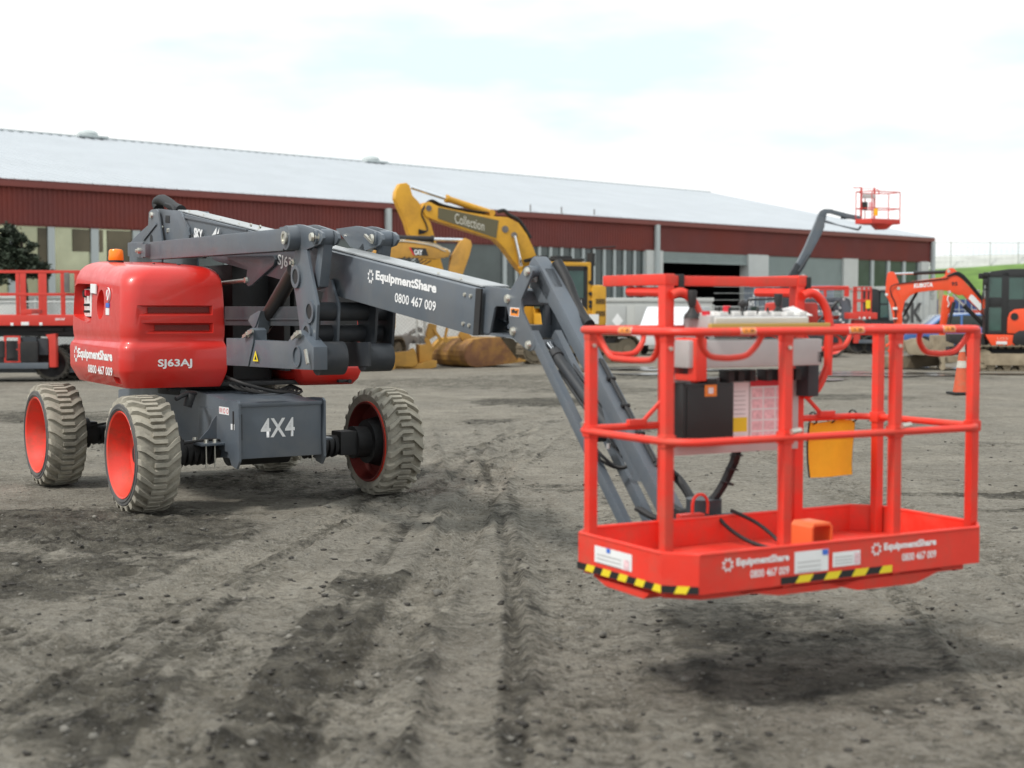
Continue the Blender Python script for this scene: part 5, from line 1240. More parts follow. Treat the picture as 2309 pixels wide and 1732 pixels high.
for q in ((905, 455), (905, 605), (905, 720), (905, 775)): p = Z2(*q, -1.36); m.cyl(p, p+Vector((0, .05, 0)), .06, n=10)
obj('louvre', m, black, eb, split=False)
m = MB(); p = Z2(930, 925, -1.40); m.bb((p.x-.15, -1.40, p.z-.2), (p.x+.2, -1.385, p.z+.1)); obj('decal', m, white, eb)
m = MB(); m.cyl((e0.x+.25, -.8, e0.z), (e0.x+.25, -.8, e0.z+1.0), .09, n=14); m.cyl((e0.x+.25, -.8, e0.z+.6), (e0.x+.25, -.8, e0.z+1.0), .13, n=14); m.cyl((e0.x+.1, -1.2, e0.z+1.15), (e0.x+.9, -1.2, e0.z+1.2), .02); m.cyl((e0.x+.1, -1.2, e0.z+.3), (e0.x+.1, -1.2, e0.z+1.15), .02); obj('exhaust_stack', m, black, ex, split=False)
m = MB(); m.cyl((-.0, 0, .7), (0, 0, 1.05), .75, n=24); m.bb((-1.1, -.9, .55), (1.1, .9, .8), .05); m.bb((cx0-.2, -1.3, cz0-.15), (e1.x, 1.35, cz0), .02); obj('undercarriage', m, oldst, ex, split=False)
tl_ = YF.p(1172, 800, y=-1.1).x; tr_ = YF.p(1436, 790, y=-1.1).x
for yc in (-1.1, 1.1): crawler(ex, tl_, tr_, yc, .55, .85, mudtr, mudtr)
m = MB(); m.prism([Y5(1120, 1080), Y5(1150, 1130), Y5(1100, 1290), Y5(1060, 1260), Y5(1060, 1130)], (0, .2, 0), .01); m.cyl(Y5(1170, 900), Y5(1130, 1190), .05); m.cyl(Y5(1080, 1190), Y5(1130, 1200), .07); m.tube([Y5(1060, 1130), Y5(1010, 1210), Y5(1060, 1290)], .04, 8); obj('bucket_linkage', m, cyel, ex, split=False)
# bucket of the big one: side cheeks, curved back, open mouth
zb5 = lambda x, y: (860+x/5.53, 640+y/5.53)
def bucket(par, fr, side, z, wd, mouth, mt, nm='bucket', th=.03, y0=0):
    P = [fr.p(*z(*q), y=y0) for q in side]; m = MB(); n = len(P)
    m.prism(P, (0, th, 0)); m.prism([p+Vector((0, wd-th, 0)) for p in P], (0, th, 0))
    cen = sum(P, Vector())/n
    for i in range(n):
        if i in mouth: continue
        a, b_ = P[i], P[(i+1) % n]; ai = a.lerp(cen, .05); bi = b_.lerp(cen, .05); W = Vector((0, wd, 0))
        m.quad(a, b_, b_+W, a+W); m.quad(ai, ai+W, bi+W, bi); m.quad(a, a+W, ai+W, ai); m.quad(b_, bi, bi+W, b_+W)
    return obj(nm, m, mt, par, 30, split=False)
def sameframe(par, fr): return par.matrix_world
BF = Fr(*(ground(1095, 829).xy), 32)
bkt = thing('excavator_bucket', BF, 'large rusty orange digging bucket, its curved back towards the small ochre bucket', 'bucket')
rustc = mat('worn_bucket_side', (.17, .075, .035), .8, 0, .3, 3, .3, 30, (.42, .22, .045), 1.2, .8)
ob = bucket(bkt, BF, [(1090, 1020), (1040, 960), (1022, 900), (1030, 840), (1070, 770), (1150, 692), (1300, 672), (1480, 665), (1600, 820), (1700, 950), (1745, 978), (1560, 1000), (1300, 1030), (1180, 1045)], zb5, 2.1, (7, 8, 9), rust, 'shell')
m = MB(); m.prism([p+Vector((0, -.03, 0)) for p in (BF.p(*zb5(*k), y=0) for k in ((1090, 1015), (1045, 958), (1030, 900), (1038, 842), (1076, 775), (1155, 698), (1300, 678), (1478, 672), (1596, 824), (1694, 950), (1560, 994), (1300, 1024), (1180, 1038)))], (0, .028, 0), .01); obj('cheek_plate', m, rustc, bkt)
m = MB()
pz = lambda x, y, yy=0: BF.p(*zb5(x, y), y=yy)
m.tube([pz(1085, 760, -.01), pz(1180, 830, -.01), (pz(1250, 920, -.01)), pz(1305, 1020, -.01)], .014, 6); m.tube([pz(1330, 700, -.01), pz(1450, 790, -.01), pz(1520, 900, -.01), pz(1575, 1000, -.01)], .014, 6); obj('weld_seam', m, mudst, bkt)
m = MB(); 
for yy in (.5, 1.1): m.prism([pz(1150, 690, yy), pz(1100, 620, yy), pz(1020, 560, yy), pz(960, 640, yy), pz(1060, 760, yy)], (0, .06, 0), .01)
obj('bucket_lug', m, cyel, bkt)
for k in range(5): m = MB(); q = pz(1730, 978, .2+.37*k); m.prism([q, q+Vector((.22, 0, .04)), q+Vector((.0, 0, .12))], (0, .12, 0)); obj('tooth', m, rust, bkt)
# --- ochre one behind the lift
OF = Fr(-4.75, 41.8, 12); oc = thing('excavator', OF, 'ochre excavator with a low folded arm, mostly hidden behind the nearest lift', 'excavator', 'excavators parked in the yard')
O5 = lambda x, y, yy=0: OF.p(*z5(x, y), y=yy)
m = MB(); m.prism([O5(*q, -.2) for q in ((520, 700), (560, 650), (650, 640), (800, 590), (900, 605), (1010, 640), (1140, 675), (1165, 700), (1150, 735), (1050, 755), (900, 742), (740, 745), (640, 770), (560, 850), (480, 900))], (0, .4, 0), .03); ob_ = obj('boom', m, cyel, oc)
m = MB(); m.prism([O5(*q, -.21) for q in ((820, 655), (960, 665), (980, 725), (860, 722))], (0, .006, 0)); obj('decal', m, blk_v, ob_)
m = MB(); m.prism([O5(*q, -.215) for q in ((818, 655), (832, 656), (868, 722), (855, 722))], (0, .004, 0)); obj('decal_stripe', m, lab_re, ob_)
a = O5(862, 716, -.216); b_ = O5(930, 722, -.216); text('CAT', a, b_-a, (0, 0, 1), (b_-a).length, .15, white, ob_, bold=.05)
m = MB(); m.prism([O5(*q, -.16) for q in ((1250, 600), (1290, 578), (1335, 600), (1345, 640), (1325, 720), (1275, 862), (1220, 1000), (1150, 1240), (1090, 1290), (1060, 1260), (1150, 900), (1170, 740))], (0, .32, 0), .03); obj('dipper_arm', m, cyel, oc)
cylinder(oc, O5(1265, 595), O5(690, 578), .42, .085, chrome, black)
m = MB()
for i in range(3): m.tube([O5(640, 610+12*i, -.1*i), O5(760, 585+10*i, -.1*i), O5(1000, 615+12*i, -.1*i), O5(1100, 660+10*i, -.1*i), O5(1160, 690+10*i, -.15), O5(1110, 740, -.15)], .02, 6)
obj('hydraulic_hose', m, zinc, oc, split=False)
m = MB(); m.bb((-1.9, -1.35, 1.1), (1.3, 1.35, 2.0), .12); m.bb((-1.0, -1.3, 2.0), (.6, 1.3, 2.25), .06); obj('house', m, cyel, oc)
m = MB(); m.bb((.9, -1.3, 2.0), (2.1, -.3, 2.45), .06); p0 = O5(730, 770, -.6); p1 = O5(945, 800, -.6)
for i in range(7): m.bar(p0.lerp(p1, i/6)+Vector((0, 0, .0)), p0.lerp(p1, i/6)+Vector((.2, 0, .12)), .05, .03)
obj('cab', m, black, oc, split=False)
m = MB(); m.cyl((0, 0, .7), (0, 0, 1.1), .7); m.bb((-1.1, -.9, .5), (1.1, .9, .8), .04); obj('undercarriage', m, black, oc, split=False)
_k = set(COL.objects)
for yc in (-1.0, 1.0): crawler(oc, -1.7, 1.7, yc, .5, .82, mudtr, mudtr)
for o_ in set(COL.objects)-_k: o_.rotation_euler = (0, 0, R(62))
m = MB(); q = lambda x, y, yy=-.2: OF.p(*zb5(x, y), y=yy)
for yy in (-.25, .15):
    m.prism([q(535, 690, yy), q(560, 655, yy), (q(600, 690, yy)), q(650, 820, yy), q(625, 900, yy), q(590, 840, yy)], (0, .06, 0), .01); m.prism([q(640, 560, yy), q(670, 560, yy), q(770, 700, yy), q(650, 840, yy), q(630, 815, yy), q(720, 705, yy)], (0, .06, 0), .01)
m.prism([q(600, 490), q(690, 510), q(690, 640), (q(600, 700)), q(560, 640)], (0, .3, 0), .02); m.cyl(q(820, 540, 0), q(790, 700, 0), .04); m.bb(q(470, 760, -.35), q(590, 1000, .3), .04); m.cyl(q(800, 700, -.3), q(800, 700, .3), .08)
obj('bucket_linkage', m, cyel, oc, split=False)
m = MB(); m.prism([q(*k, -.75) for k in ((140, 860), (350, 840), (395, 800), (425, 830), (455, 985), (400, 1040), (150, 1030))], (0, .35, 0), .03); m.prism([q(*k, -.6) for k in ((150, 1030), (400, 1040), (455, 985), (480, 1000), (560, 960), (695, 955), (690, 1040), (560, 1080), (140, 1105))], (0, .7, 0), .05)
m.lathe([(0, 0), (0, .19), (.06, .22), (.12, .22), (.12, 0)], q(60, 1045, -.9), (.5, .8, 0), 10); m.bb(q(105, 860, -.8), q(150, 1060, -.3), .02); obj('tilt_bucket', m, cyel, oc, split=False)
GB = Fr(*(ground(905, 822).xy+Vector((0, 1.5))), 10); gbk = thing('grey_bucket', GB, 'old grey steel bucket lying by the white wall behind the small ochre bucket', 'bucket')
GBp = lambda x, y, yy=0: GB.p(*zb5(x, y), y=yy)
m = MB(); m.prism([GBp(*k) for k in ((105, 650), (310, 640), (345, 610), (380, 650), (400, 700), (350, 760), (340, 850), (150, 860), (120, 760))], (0, .9, 0), .03); obj('shell', m, oldst, gbk)
m = MB(); m.tube([GBp(350, 620, .3), GBp(430, 580, .3), GBp(490, 570, .3), GBp(480, 610, .3)], .07, 8); m.bb(GBp(380, 650, .2), GBp(560, 740, 1.0), .05); m.cyl(GBp(470, 620, .1), GBp(480, 760, .1), .02); obj('quick_hitch', m, oldst, gbk, split=False)

# --- orange mini excavator on the right
KF = Fr((2235-1154.5)/3330*40.3, 41.2, -13); ke = thing('excavator', KF, 'orange midi excavator with a dark cab and an arched boom at the right edge', 'excavator', 'excavators parked in the yard')
zk = lambda x, y: (1980+x/5.529, 580+y/5.529)
K = lambda x, y, yy=0: KF.p(*zk(x, y), y=yy)
m = MB(); m.prism([K(*q, -.15) for q in ((225, 345), (260, 330), (400, 305), (600, 280), (780, 255), (835, 235), (850, 165), (895, 135), (935, 135), (965, 160), (1000, 200), (1060, 280), (1130, 360), (1220, 430), (1300, 510), (1345, 560), (1340, 735), (1300, 720), (1240, 640), (1160, 570), (1060, 470), (1000, 475), (930, 440), (870, 420), (780, 408), (640, 420), (480, 440), (400, 480), (330, 560), (300, 700), (270, 500))], (0, .30, 0), .02); kb = obj('boom', m, kor, ke)
a = K(447, 385, -.156); b_ = K(683, 368, -.156); text('KUBOTA', a, b_-a, (0, 0, 1), (b_-a).length, .125, white, kb, bold=.05)
a = K(915, 358, -.156); b_ = K(990, 356, -.156); text('95', a, b_-a, (0, 0, 1), (b_-a).length, .11, blk_v, kb, bold=.03)
m = MB(); m.prism([K(*q, -.158) for q in ((1125, 515), (1155, 465), (1185, 475), (1300, 600), (1290, 650), (1270, 665))], (0, .006, 0)); obj('decal', m, white, kb)
for pa_, pb_, hh in (((1150, 520), (1235, 600), .045), ((1215, 590), (1285, 640), .045)): a = K(*pa_, -.161); b_ = K(*pb_, -.161); text('Machinery', a, b_-a, Vector((.4, 0, .9)), (b_-a).length, hh, mat('pale_mauve_ink', (.45, .32, .42), .6) if 'pale_mauve_ink' not in MT else MT['pale_mauve_ink'], kb, bold=0) if 0 else None
m = MB()
for qx, qy in ((255, 388), (890, 435), (880, 175), (1255, 425)): p = K(qx, qy, -.16); m.cyl(p, p+Vector((0, .33, 0)), .045, n=14)
obj('pin', m, zinc, kb)
m = MB(); m.prism([K(*q, -.12) for q in ((120, 195), (150, 180), (190, 182), (215, 205), (255, 310), (285, 420), (298, 600), (302, 850), (300, 1080), (230, 1130), (205, 1000), (205, 840), (160, 620), (125, 520), (92, 480), (98, 330), (108, 250))], (0, .24, 0), .02); obj('dipper_arm', m, kor, ke)
cylinder(ke, K(205, 208), K(860, 183), .36, .052, chrome, blk_v)
cylinder(ke, K(930, 465, -.02), K(1320, 850, -.02), .36, .06, chrome, blk_v)
cylinder(ke, K(310, 745, .1), K(480, 445, .1), .2, .04, blk_v, blk_v)
m = MB()
for i in range(3): m.tube([K(1290, 530-14*i, -.17), K(1150, 360-18*i, -.17), K(1040, 250-20*i, -.16), K(960, 215-10*i, -.16), K(860, 240, -.17)], .026, 6)
for i in range(2): m.tube([K(870, 262, -.17), K(600, 292+5*i, -.17), K(330, 320, -.17), K(200, 345, -.17), K(155, 385, -.17), K(165, 470+10*i, -.17), K(205, 550, -.17), K(215+8*i, 640, -.15), K(215, 820, -.14)], .014, 6)
obj('hydraulic_hose', m, hose, ke, split=False)
m = MB(); p = K(212, 640, -.15); m.box(p, (.13, .06, .07), None, .01); p = K(210, 765, -.15); m.box(p, (.13, .06, .03), None, .01); p = K(105, 465, -.13); m.cyl(p, p+Vector((0, .1, 0)), .04); obj('hose_clamp', m, wpanel, ke)
# cab
c0 = K(1345, 200, -.95); c1 = K(1350, 960, -.95); CX0 = c0.x; CX1 = CX0+1.75; CZ0 = c1.z; CZ1 = c0.z
m = MB()
prof_ = [(CX0, CZ0), (CX0, CZ0+.9), (CX0+.04, CZ1-.05), (CX0+.12, CZ1), (CX0+.5, CZ1+.10), (CX0+1.0, CZ1+.13), (CX1-.1, CZ1+.08), (CX1, CZ1-.1), (CX1, CZ0)]
holes = (((CX0+.14, CZ0+1.05), (CX0+.42, CZ1-.12)), ((CX0+.62, CZ0+1.0), (CX0+1.0, CZ1-.08)), ((CX0+.10, CZ0+.12), (CX0+.42, CZ0+.72)), ((CX0+1.1, CZ0+1.0), (CX1-.1, CZ1-.1)))
for x0_, x1_, z0_, z1_ in ((0, .09, 0, 1.75), (.42, .60, 0, 1.85), (1.0, 1.1, 0, 1.85), (1.65, 1.75, 0, 1.8), (.09, .42, 0, .10), (.09, .42, .74, 1.0), (.60, 1.0, 0, .95), (1.1, 1.65, 0, .95)):
    for yy in (-.95, .0): m.bb((CX0+x0_, yy, CZ0+z0_), (CX0+x1_, yy+.07, min(CZ0+z1_, CZ1+.02)), .012)
m.prism([(x, -.95, z) for x, z in ((CX0, CZ1-.10), (CX0+.04, CZ1-.02), (CX0+.15, CZ1+.05), (CX0+.6, CZ1+.11), (CX0+1.1, CZ1+.12), (CX1-.1, CZ1+.08), (CX1, CZ1-.05), (CX1, CZ1-.12))], (0, 1.02, 0), .02)
m.bb((CX0, -.95, CZ0), (CX0+.06, .07, CZ0+.7), .01); m.bb((CX0-.18, -.9, CZ1-.15), (CX0+.02, -.72, CZ1-.0), .02); m.bb((CX0+.1, -.6, CZ0+.1), (CX0+1.2, .0, CZ0+.9), .05)
kc = obj('cab', m, blk_v, ke, split=False)
m = MB()
for x0_, x1_, z0_, z1_ in ((.08, .43, 1.0, 1.86), (.59, 1.01, .93, 1.86), (.08, .43, .09, .76), (1.09, 1.66, .93, 1.82)): m.bb((CX0+x0_, -.925, CZ0+z0_), (CX0+x1_, -.915, min(CZ0+z1_, CZ1-.04)))
m.bb((CX0+.02, -.88, CZ0+.7), (CX0+.03, 0, CZ1-.1)); obj('cab_window', m, glass_g, kc)
m = MB(); m.tube([K(1370, 395, -1.1), K(1320, 410, -1.15), K(1300, 480, -1.2), K(1295, 700, -1.2), K(1330, 745, -1.1)], .018, 6); m.cyl(K(1335, 240, -1.0), K(1335, 340, -1.0), .015); m.box(K(1338, 310, -1.02), (.12, .05, .16), None, .03); m.box(K(1345, 215, -1.0), (.14, .12, .12), None, .03); obj('mirror', m, blk_v, ke)
s0 = K(1345, 965, -1.0); s1 = K(1345, 1105, -1.0)
m = MB(); m.prism([(s0.x-.02, -.98, s0.z), (s0.x+2.4, -.98, s0.z), (s0.x+2.4, -.98, s1.z), (s1.x+.15, -.98, s1.z)], (0, 1.96, 0), .03); m.prism([K(*q, -1.0) for q in ((1605, 955), (1612, 760), (1640, 690), (1700, 650), (1780, 640), (1900, 640), (2300, 700), (2350, 960))], (0, 1.95, 0), .08); hs = obj('house', m, kor, ke, split=False)
m = MB(); m.prism([K(*q, -1.03) for q in ((1675, 1060), (1690, 960), (1760, 915), (1850, 910), (2360, 910), (2360, 1110), (1720, 1112))], (0, 2.06, 0), .05); obj('counterweight', m, blk_v, ke)
m = MB(); p = K(1540, 1068, -.995); m.bb((p.x-.14, -.992, p.z-.04), (p.x+.14, -.985, p.z+.04)); obj('decal', m, wpanel, hs); p = K(1485, 1030, -.992); text('U55', p, (1, 0, 0), (0, 0, 1), .28, .07, mat('pale_orange_ink', (.85, .42, .3), .5), hs, bold=0)
p = K(1700, 740, -1.02); m = MB(); m.lathe([(0, 0), (0, .10), (.05, .07), (.05, 0)], p, (0, 1, 0), 18); obj('fuel_cap', m, blk_v, hs)
m = MB(); m.prism([K(*q, -.8) for q in ((880, 960), (1320, 960), (1340, 1110), (1100, 1130), (880, 1060))], (0, 1.4, 0), .03); m.cyl((.2, 0, .55), (.2, 0, .85), .5, n=20); m.bb((-.9, -.7, .42), (1.4, .7, .62), .03); obj('swing_frame', m, black, ke, split=False)
xL = K(1150, 1300, -.95).x; 
for yc in (-.85, .85): crawler(ke, xL, xL+2.75, yc, .42, .66, mudtr, mudst)
m = MB(); m.bb((xL+.35, -1.075, .16), (xL+2.4, -1.055, .46), .03); obj('track_guard', m, mudst, ke)
m = MB(); m.prism([K(*q, -1.0) for q in ((775, 1200), (835, 1195), (850, 1240), (835, 1260), (840, 1385), (820, 1408), (790, 1412), (780, 1395), (800, 1340), (775, 1260))], (0, 2.0, 0), .01); m.bb(K(835, 1235, -.8), K(1200, 1310, -.7)); m.bb(K(835, 1235, .5), K(1200, 1310, .6)); obj('dozer_blade', m, mudst, ke, split=False)
m = MB(); m.prism([K(*q, -.45) for q in ((330, 1050), (420, 1020), (560, 1010), (640, 1050), (700, 1110), (580, 1225), (380, 1215), (350, 1140))], (0, .9, 0), .03); m.prism([K(*q, -.10) for q in ((205, 1000), (330, 1030), (380, 1100), (250, 1160))], (0, .2, 0), .02); obj('bucket', m, mudst, ke, split=False)
m = MB(); m.tube([K(110, 1105, -.2), K(190, 1045, -.2)], .035, 6); m.tube([K(120, 1160, -.2), K(160, 1190, -.2), K(190, 1260, -.2)], .035, 6); m.cyl(K(110, 1100, -.1), K(110, 1100, .2), .05); obj('bucket_link', m, kor, ke)
B2 = Fr(*(ground(2080, 831).xy), 14); b2 = thing('ditching_bucket', B2, 'wide muddy ditching bucket lying in front of the arched orange boom', 'bucket')
K2 = lambda x, y, yy=0: B2.p(*zk(x, y), y=yy)
m = MB(); m.prism([K2(*q) for q in ((425, 1235), (390, 1320), (345, 1395), (100, 1400), (40, 1380), (30, 1235))], (0, .25, 0), .01); obj('shell', m, mudst, b2)
m = MB(); m.prism([K2(*q, -.02) for q in ((425, 1235), (560, 1215), (760, 1230), (795, 1290), (760, 1355), (350, 1392))], (0, .5, 0), .02); obj('inner_shell', m, mat('dark_muddy_steel', (.13, .10, .065), .85, 0, .25, 3), b2)
# lone orange digger arm, standing behind; no machine body is built
DF = Fr((2130-1154.5)/3330*46, 46, 0); da = thing('digger', DF, 'upright orange digger arm standing behind the arched boom, before the parked cars', 'digger')  # only the arm of a digger, without a machine body
DK = lambda x, y, yy=0: DF.p(*zk(x, y), y=yy)
m = MB(); m.prism([DK(*q) for q in ((835, 470), (945, 500), (950, 540), (880, 720), (850, 850), (835, 1000), (780, 1000), (795, 840), (812, 650))], (0, .25, 0), .02); 
o_ = obj('dipper_arm', m, kor, da)
m = MB(); m.cyl(DK(945, 560, -.1), DK(870, 900, -.1), .06, n=12); obj('hydraulic_cylinder', m, blk_v, da)
m = MB(); m.tube([DK(880, 470, -.03), DK(865, 530, -.03), DK(885, 580, -.03), DK(870, 620, -.03)], .02, 6); obj('hydraulic_hose', m, wpanel, da)
m = MB(); p = DK(800, 1010); m.bb((p.x-.3, -.1, 0), (p.x+.35, .4, p.z+.1), .05); obj('bucket', m, mudst, da)

# ------------------------------------------------------------ traffic cone
g_ = ground(2168, 889); cf = Fr(g_.x, g_.y, 8); cn = thing('traffic_cone', cf, 'tall scuffed orange and white traffic cone on a black base', 'traffic cone')
conem = mat('scuffed_orange_plastic', (.55, .085, .03), .6, 0, .12, 8, .1, 40, (.30, .16, .10), 9, .55); conew = mat('dirty_reflective_band', (.52, .50, .44), .55, 0, .15, 8, 0, 0, (.25, .22, .18), 7, .5)
m = MB(); m.box((0, 0, .025), (.46, .46, .05), None, .02); obj('cone_base', m, rubber, cn)
m = MB(); m.lathe([(0, .0), (0, .17), (.02, .165), (.93, .045), (.98, .042), (.98, 0)], (0, 0, .05), (0, 0, 1), 28); obj('cone_body', m, conem, cn)
for a, b_ in ((.48, .62), (.80, .97)): m = MB(); rr = lambda z: .165-(z-.02)*.132+.004; m.lathe([(a, rr(a)), (b_, rr(b_)), (b_, rr(b_)-.01), (a, rr(a)-.01)], (0, 0, .05), (0, 0, 1), 28); obj('reflective_band', m, conew, cn)

# ------------------------------------------------------------ containers, cars, small vehicles in the distance
def container(fr, L, W, H, mt, label, ribs=.28, extra=None):
    t_ = thing('shipping_container', fr, label, 'container'); m = MB()
    n = int(L/ribs)
    for i in range(n): m.bb((i*ribs+.03, -.03, .18), (i*ribs+ribs*.55, .02, H-.15))
    m.bb((0, .0, .1), (L, W, H-.05)); n2 = int(W/ribs)
    for i in range(n2): m.bb((-.03, i*ribs+.03, .18), (.02, i*ribs+ribs*.55, H-.15))
    obj('corrugated_side', m, mt, t_, split=False); m = MB()
    for x in (-.04, L-.08):
        for y in (-.04, W-.08): m.bb((x, y, 0), (x+.12, y+.12, H), .01)
    m.bb((0, -.04, H-.14), (L, .06, H), .01); m.bb((0, -.04, 0), (L, .06, .16), .01); m.bb((-.04, 0, H-.14), (.06, W, H), .01); obj('corner_frame', m, mt, t_); return t_
cgrey = mat('weathered_pale_container', (.42, .44, .43), .7, 0, .08, 1.2, 0, 0, (.28, .25, .2), .8, .4)
ink = mat('faded_black_ink', (.06, .06, .06), .7)
c1 = container(Fr(*EYE.xy, 0) if 0 else Fr((2000-1154.5)/3330*64, 64, 4), 2.15, 6, 2.62, cgrey, 'pale grey shipping container with huge black letters behind the arched orange boom')
f1 = Fr((2000-1154.5)/3330*64, 64, 4); q = lambda px, py: f1.p(px, py, y=-.06)
a = q(2033, 728); text('SK', Vector((a.x, -.045, a.z)), (1, 0, 0), (0, 0, 1), q(2082, 728).x-a.x, q(2033, 682).z-a.z, ink, c1, bold=.02)
for s_, px, py, w_ in (('22', 2097, 662, .14), ('TRCO', 2097, 669, .22), ('10', 2099, 676, .12)): a = q(px, py); text(s_, Vector((a.x, -.045, a.z)), (1, 0, 0), (0, 0, 1), w_, .09, ink, c1, bold=0)
m = MB(); m.bb((2.2, -.3, 0), (2.38, -.1, 2.75), .01); tag(obj('timber_post', m, mat('pale_timber', (.36, .27, .16), .85, 0, .2, 5), None), 'pale timber post beside the container with huge black letters', 'post'); po = bpy.data.objects['timber_post']; po.location = f1.o; po.rotation_euler = (0, 0, f1.a)
f2 = Fr((1700-1154.5)/3330*78, 78, 3); c2 = container(f2, 4.2, 2.4, 2.9, mat('slate_container', (.17, .20, .24), .6, 0, .08, 1), 'slate blue container with pale stripes outside the white shed column', .45)
m = MB()
for px in (1708, 1727, 1742): x = f2.p(px, 660, y=-.05).x; m.bb((x, -.045, .3), (x+.05, -.035, 2.75))
obj('stripe', m, frm, c2)
a = f2.p(1697, 660, y=-.05); text('SL', Vector((a.x+.1, -.04, 1.8)), (0, 0, 1), (-1, 0, 0), .6, .3, white, c2, bold=.02)
f3 = Fr((2113-1154.5)/3330*70, 70, 2); m = MB(); m.bb((0, 0, 0), (2.2, .3, 2.1)); 
c3 = thing('blue_rack', f3, 'blue mesh site crate with white bars beside the timber post', 'crate'); obj('panel', m, mat('site_blue', (.03, .06, .20), .6, 0, .1, 2), c3); 
for i in range(7): m = MB(); m.bb((.1+i*.3, -.05, .1), (.13+i*.3, -.02, 2.1)); obj('bar', m, frm, c3)
for i in range(3): m = MB(); m.bb((0, -.06, .4+.6*i), (2.2, -.05, .43+.6*i)); obj('bar', m, frm, c3)
m = MB(); m.bb((1.5, -.2, .6), (2.1, -.1, 1.6)); obj('red_panel', m, mat('faded_red', (.5, .08, .06), .6), c3)
def car(fr, body, label, cat='car', van=False, flip=1):
    t_ = thing('parked_car' if not van else 'parked_van', fr, label, cat); m = MB()
    P = [(-2.2, .35), (-2.25, .6), (-2.1, .85), (-1.3, .95), (-.75, 1.42), (.2, 1.5), (1.3, 1.46), (1.95, 1.0), (2.2, .9), (2.25, .45), (2.15, .3), (-2.1, .3)] if not van else [(-2.4, .35), (-2.45, .8), (-2.1, .95), (-1.45, 1.05), (-.8, 1.62), (-.6, 1.75), (1.9, 1.75), (2.05, 1.6), (2.1, .35)]
    m.prism([(x*flip, -.85, z) for x, z in P], (0, 1.7, 0), .08); o_ = obj('body', m, body, t_)
    W = [[(-1.15, .98), (-.72, 1.36), (-.1, 1.42), (-.1, .98)], [(-.02, .98), (-.02, 1.43), (.75, 1.42), (.75, .98)], [(.83, .98), (.83, 1.41), (1.25, 1.38), (1.75, .99)]] if not van else [[(-1.35, 1.08), (-.78, 1.58), (-.2, 1.58), (-.2, 1.08)]]
    for k in W: m = MB(); m.prism([(x*flip, -.862, z) for x, z in k], (0, .01, 0)); obj('window', m, glass_d, o_)
    for x in (-1.4, 1.4):
        m = MB(); m.cyl((x*flip, -.88, .32), (x*flip, -.62, .32), .32, n=24); w_ = obj('wheel', m, rubber, t_); m = MB(); m.cyl((x*flip, -.895, .32), (x*flip, -.875, .32), .19, n=16); obj('rim', m, alu, w_)
        m = MB(); m.cyl((x*flip, .62, .32), (x*flip, .88, .32), .32, n=24); obj('wheel', m, rubber, t_)
    m = MB(); m.box((-2.18*flip, -.6, .75), (.1, .35, .15), None, .02); m.box((-2.18*flip, .6, .75), (.1, .35, .15), None, .02); obj('headlight', m, glass_d, t_)
silver = mat('silver_car_paint', (.50, .53, .55), .25, .5, .03, 2, coat=.6); wcar = mat('white_car_paint', (.68, .70, .72), .3, 0, .03, 2, coat=.6); bluec = mat('blue_car_paint', (.06, .16, .42), .3, .3, .05, 2, coat=.6)
car(Fr((2150-1154.5)/3330*60, 60, 3), silver, 'silver estate car seen under the arched orange boom'); car(Fr((2170-1154.5)/3330*56, 56.5, -6), bluec, 'blue car next to the silver estate, under the arched boom')
car(Fr((2215-1154.5)/3330*61, 61, 0), wcar, 'white car behind the blue one, beside the dark cab')
car(Fr((1522-1154.5)/3330*55, 55.5, 66), wcar, 'white van with red lamps behind the left upright of the nearest basket', 'van', True)
# pale cabinets by the shed
f4 = Fr((1368-1154.5)/3330*58, 58, 4); cb4 = thing('site_cabin', f4, 'pale grey site cabin with doors behind the big yellow excavator', 'cabin')
m = MB(); m.bb((0, 0, .1), (4.2, 2.3, 2.0), .04); m.bb((-.05, -.05, 1.95), (4.25, 2.35, 2.1), .03); bo4 = obj('body', m, mat('pale_cabin_paint', (.48, .49, .47), .6, 0, .05, 1), cb4, split=False)
for x0_, x1_ in ((.05, .75), (1.1, 1.6), (2.0, 3.2)): m = MB(); m.bb((x0_, -.03, .3), (x1_, -.01, 1.8), .01); obj('door', m, mat('door_grey', (.42, .43, .42), .6) if 'door_grey' not in MT else MT['door_grey'], cb4)
m = MB(); m.prism([(.2, -.04, 1.2), (.42, -.04, 1.5), (.64, -.04, 1.2), (.42, -.04, .9)], (0, .006, 0)); obj('decal', m, white, cb4)
m = MB()
for k, (x, z, r) in enumerate(((11.6, .35, .5), (12.3, .3, .45), (13.0, .35, .5), (12.6, .7, .4), (11.9, .75, .35), (13.5, .2, .35))):
    t = bmesh.new(); bmesh.ops.create_icosphere(t, subdivisions=2, radius=r)
    for v in t.verts: v.co = Vector((v.co.x*1.2+x, v.co.y+68, v.co.z*.9+z))*1.0+Vector((random.Random(k*99+v.index).uniform(-.08, .08), 0, random.Random(k*7+v.index).uniform(-.08, .08)))
    m._merge(t)
tag(obj('rubble_heap', m, oldst, None, split=False), 'grey heap of rubble behind the fence by the open doorway', 'rubble', kind='stuff')
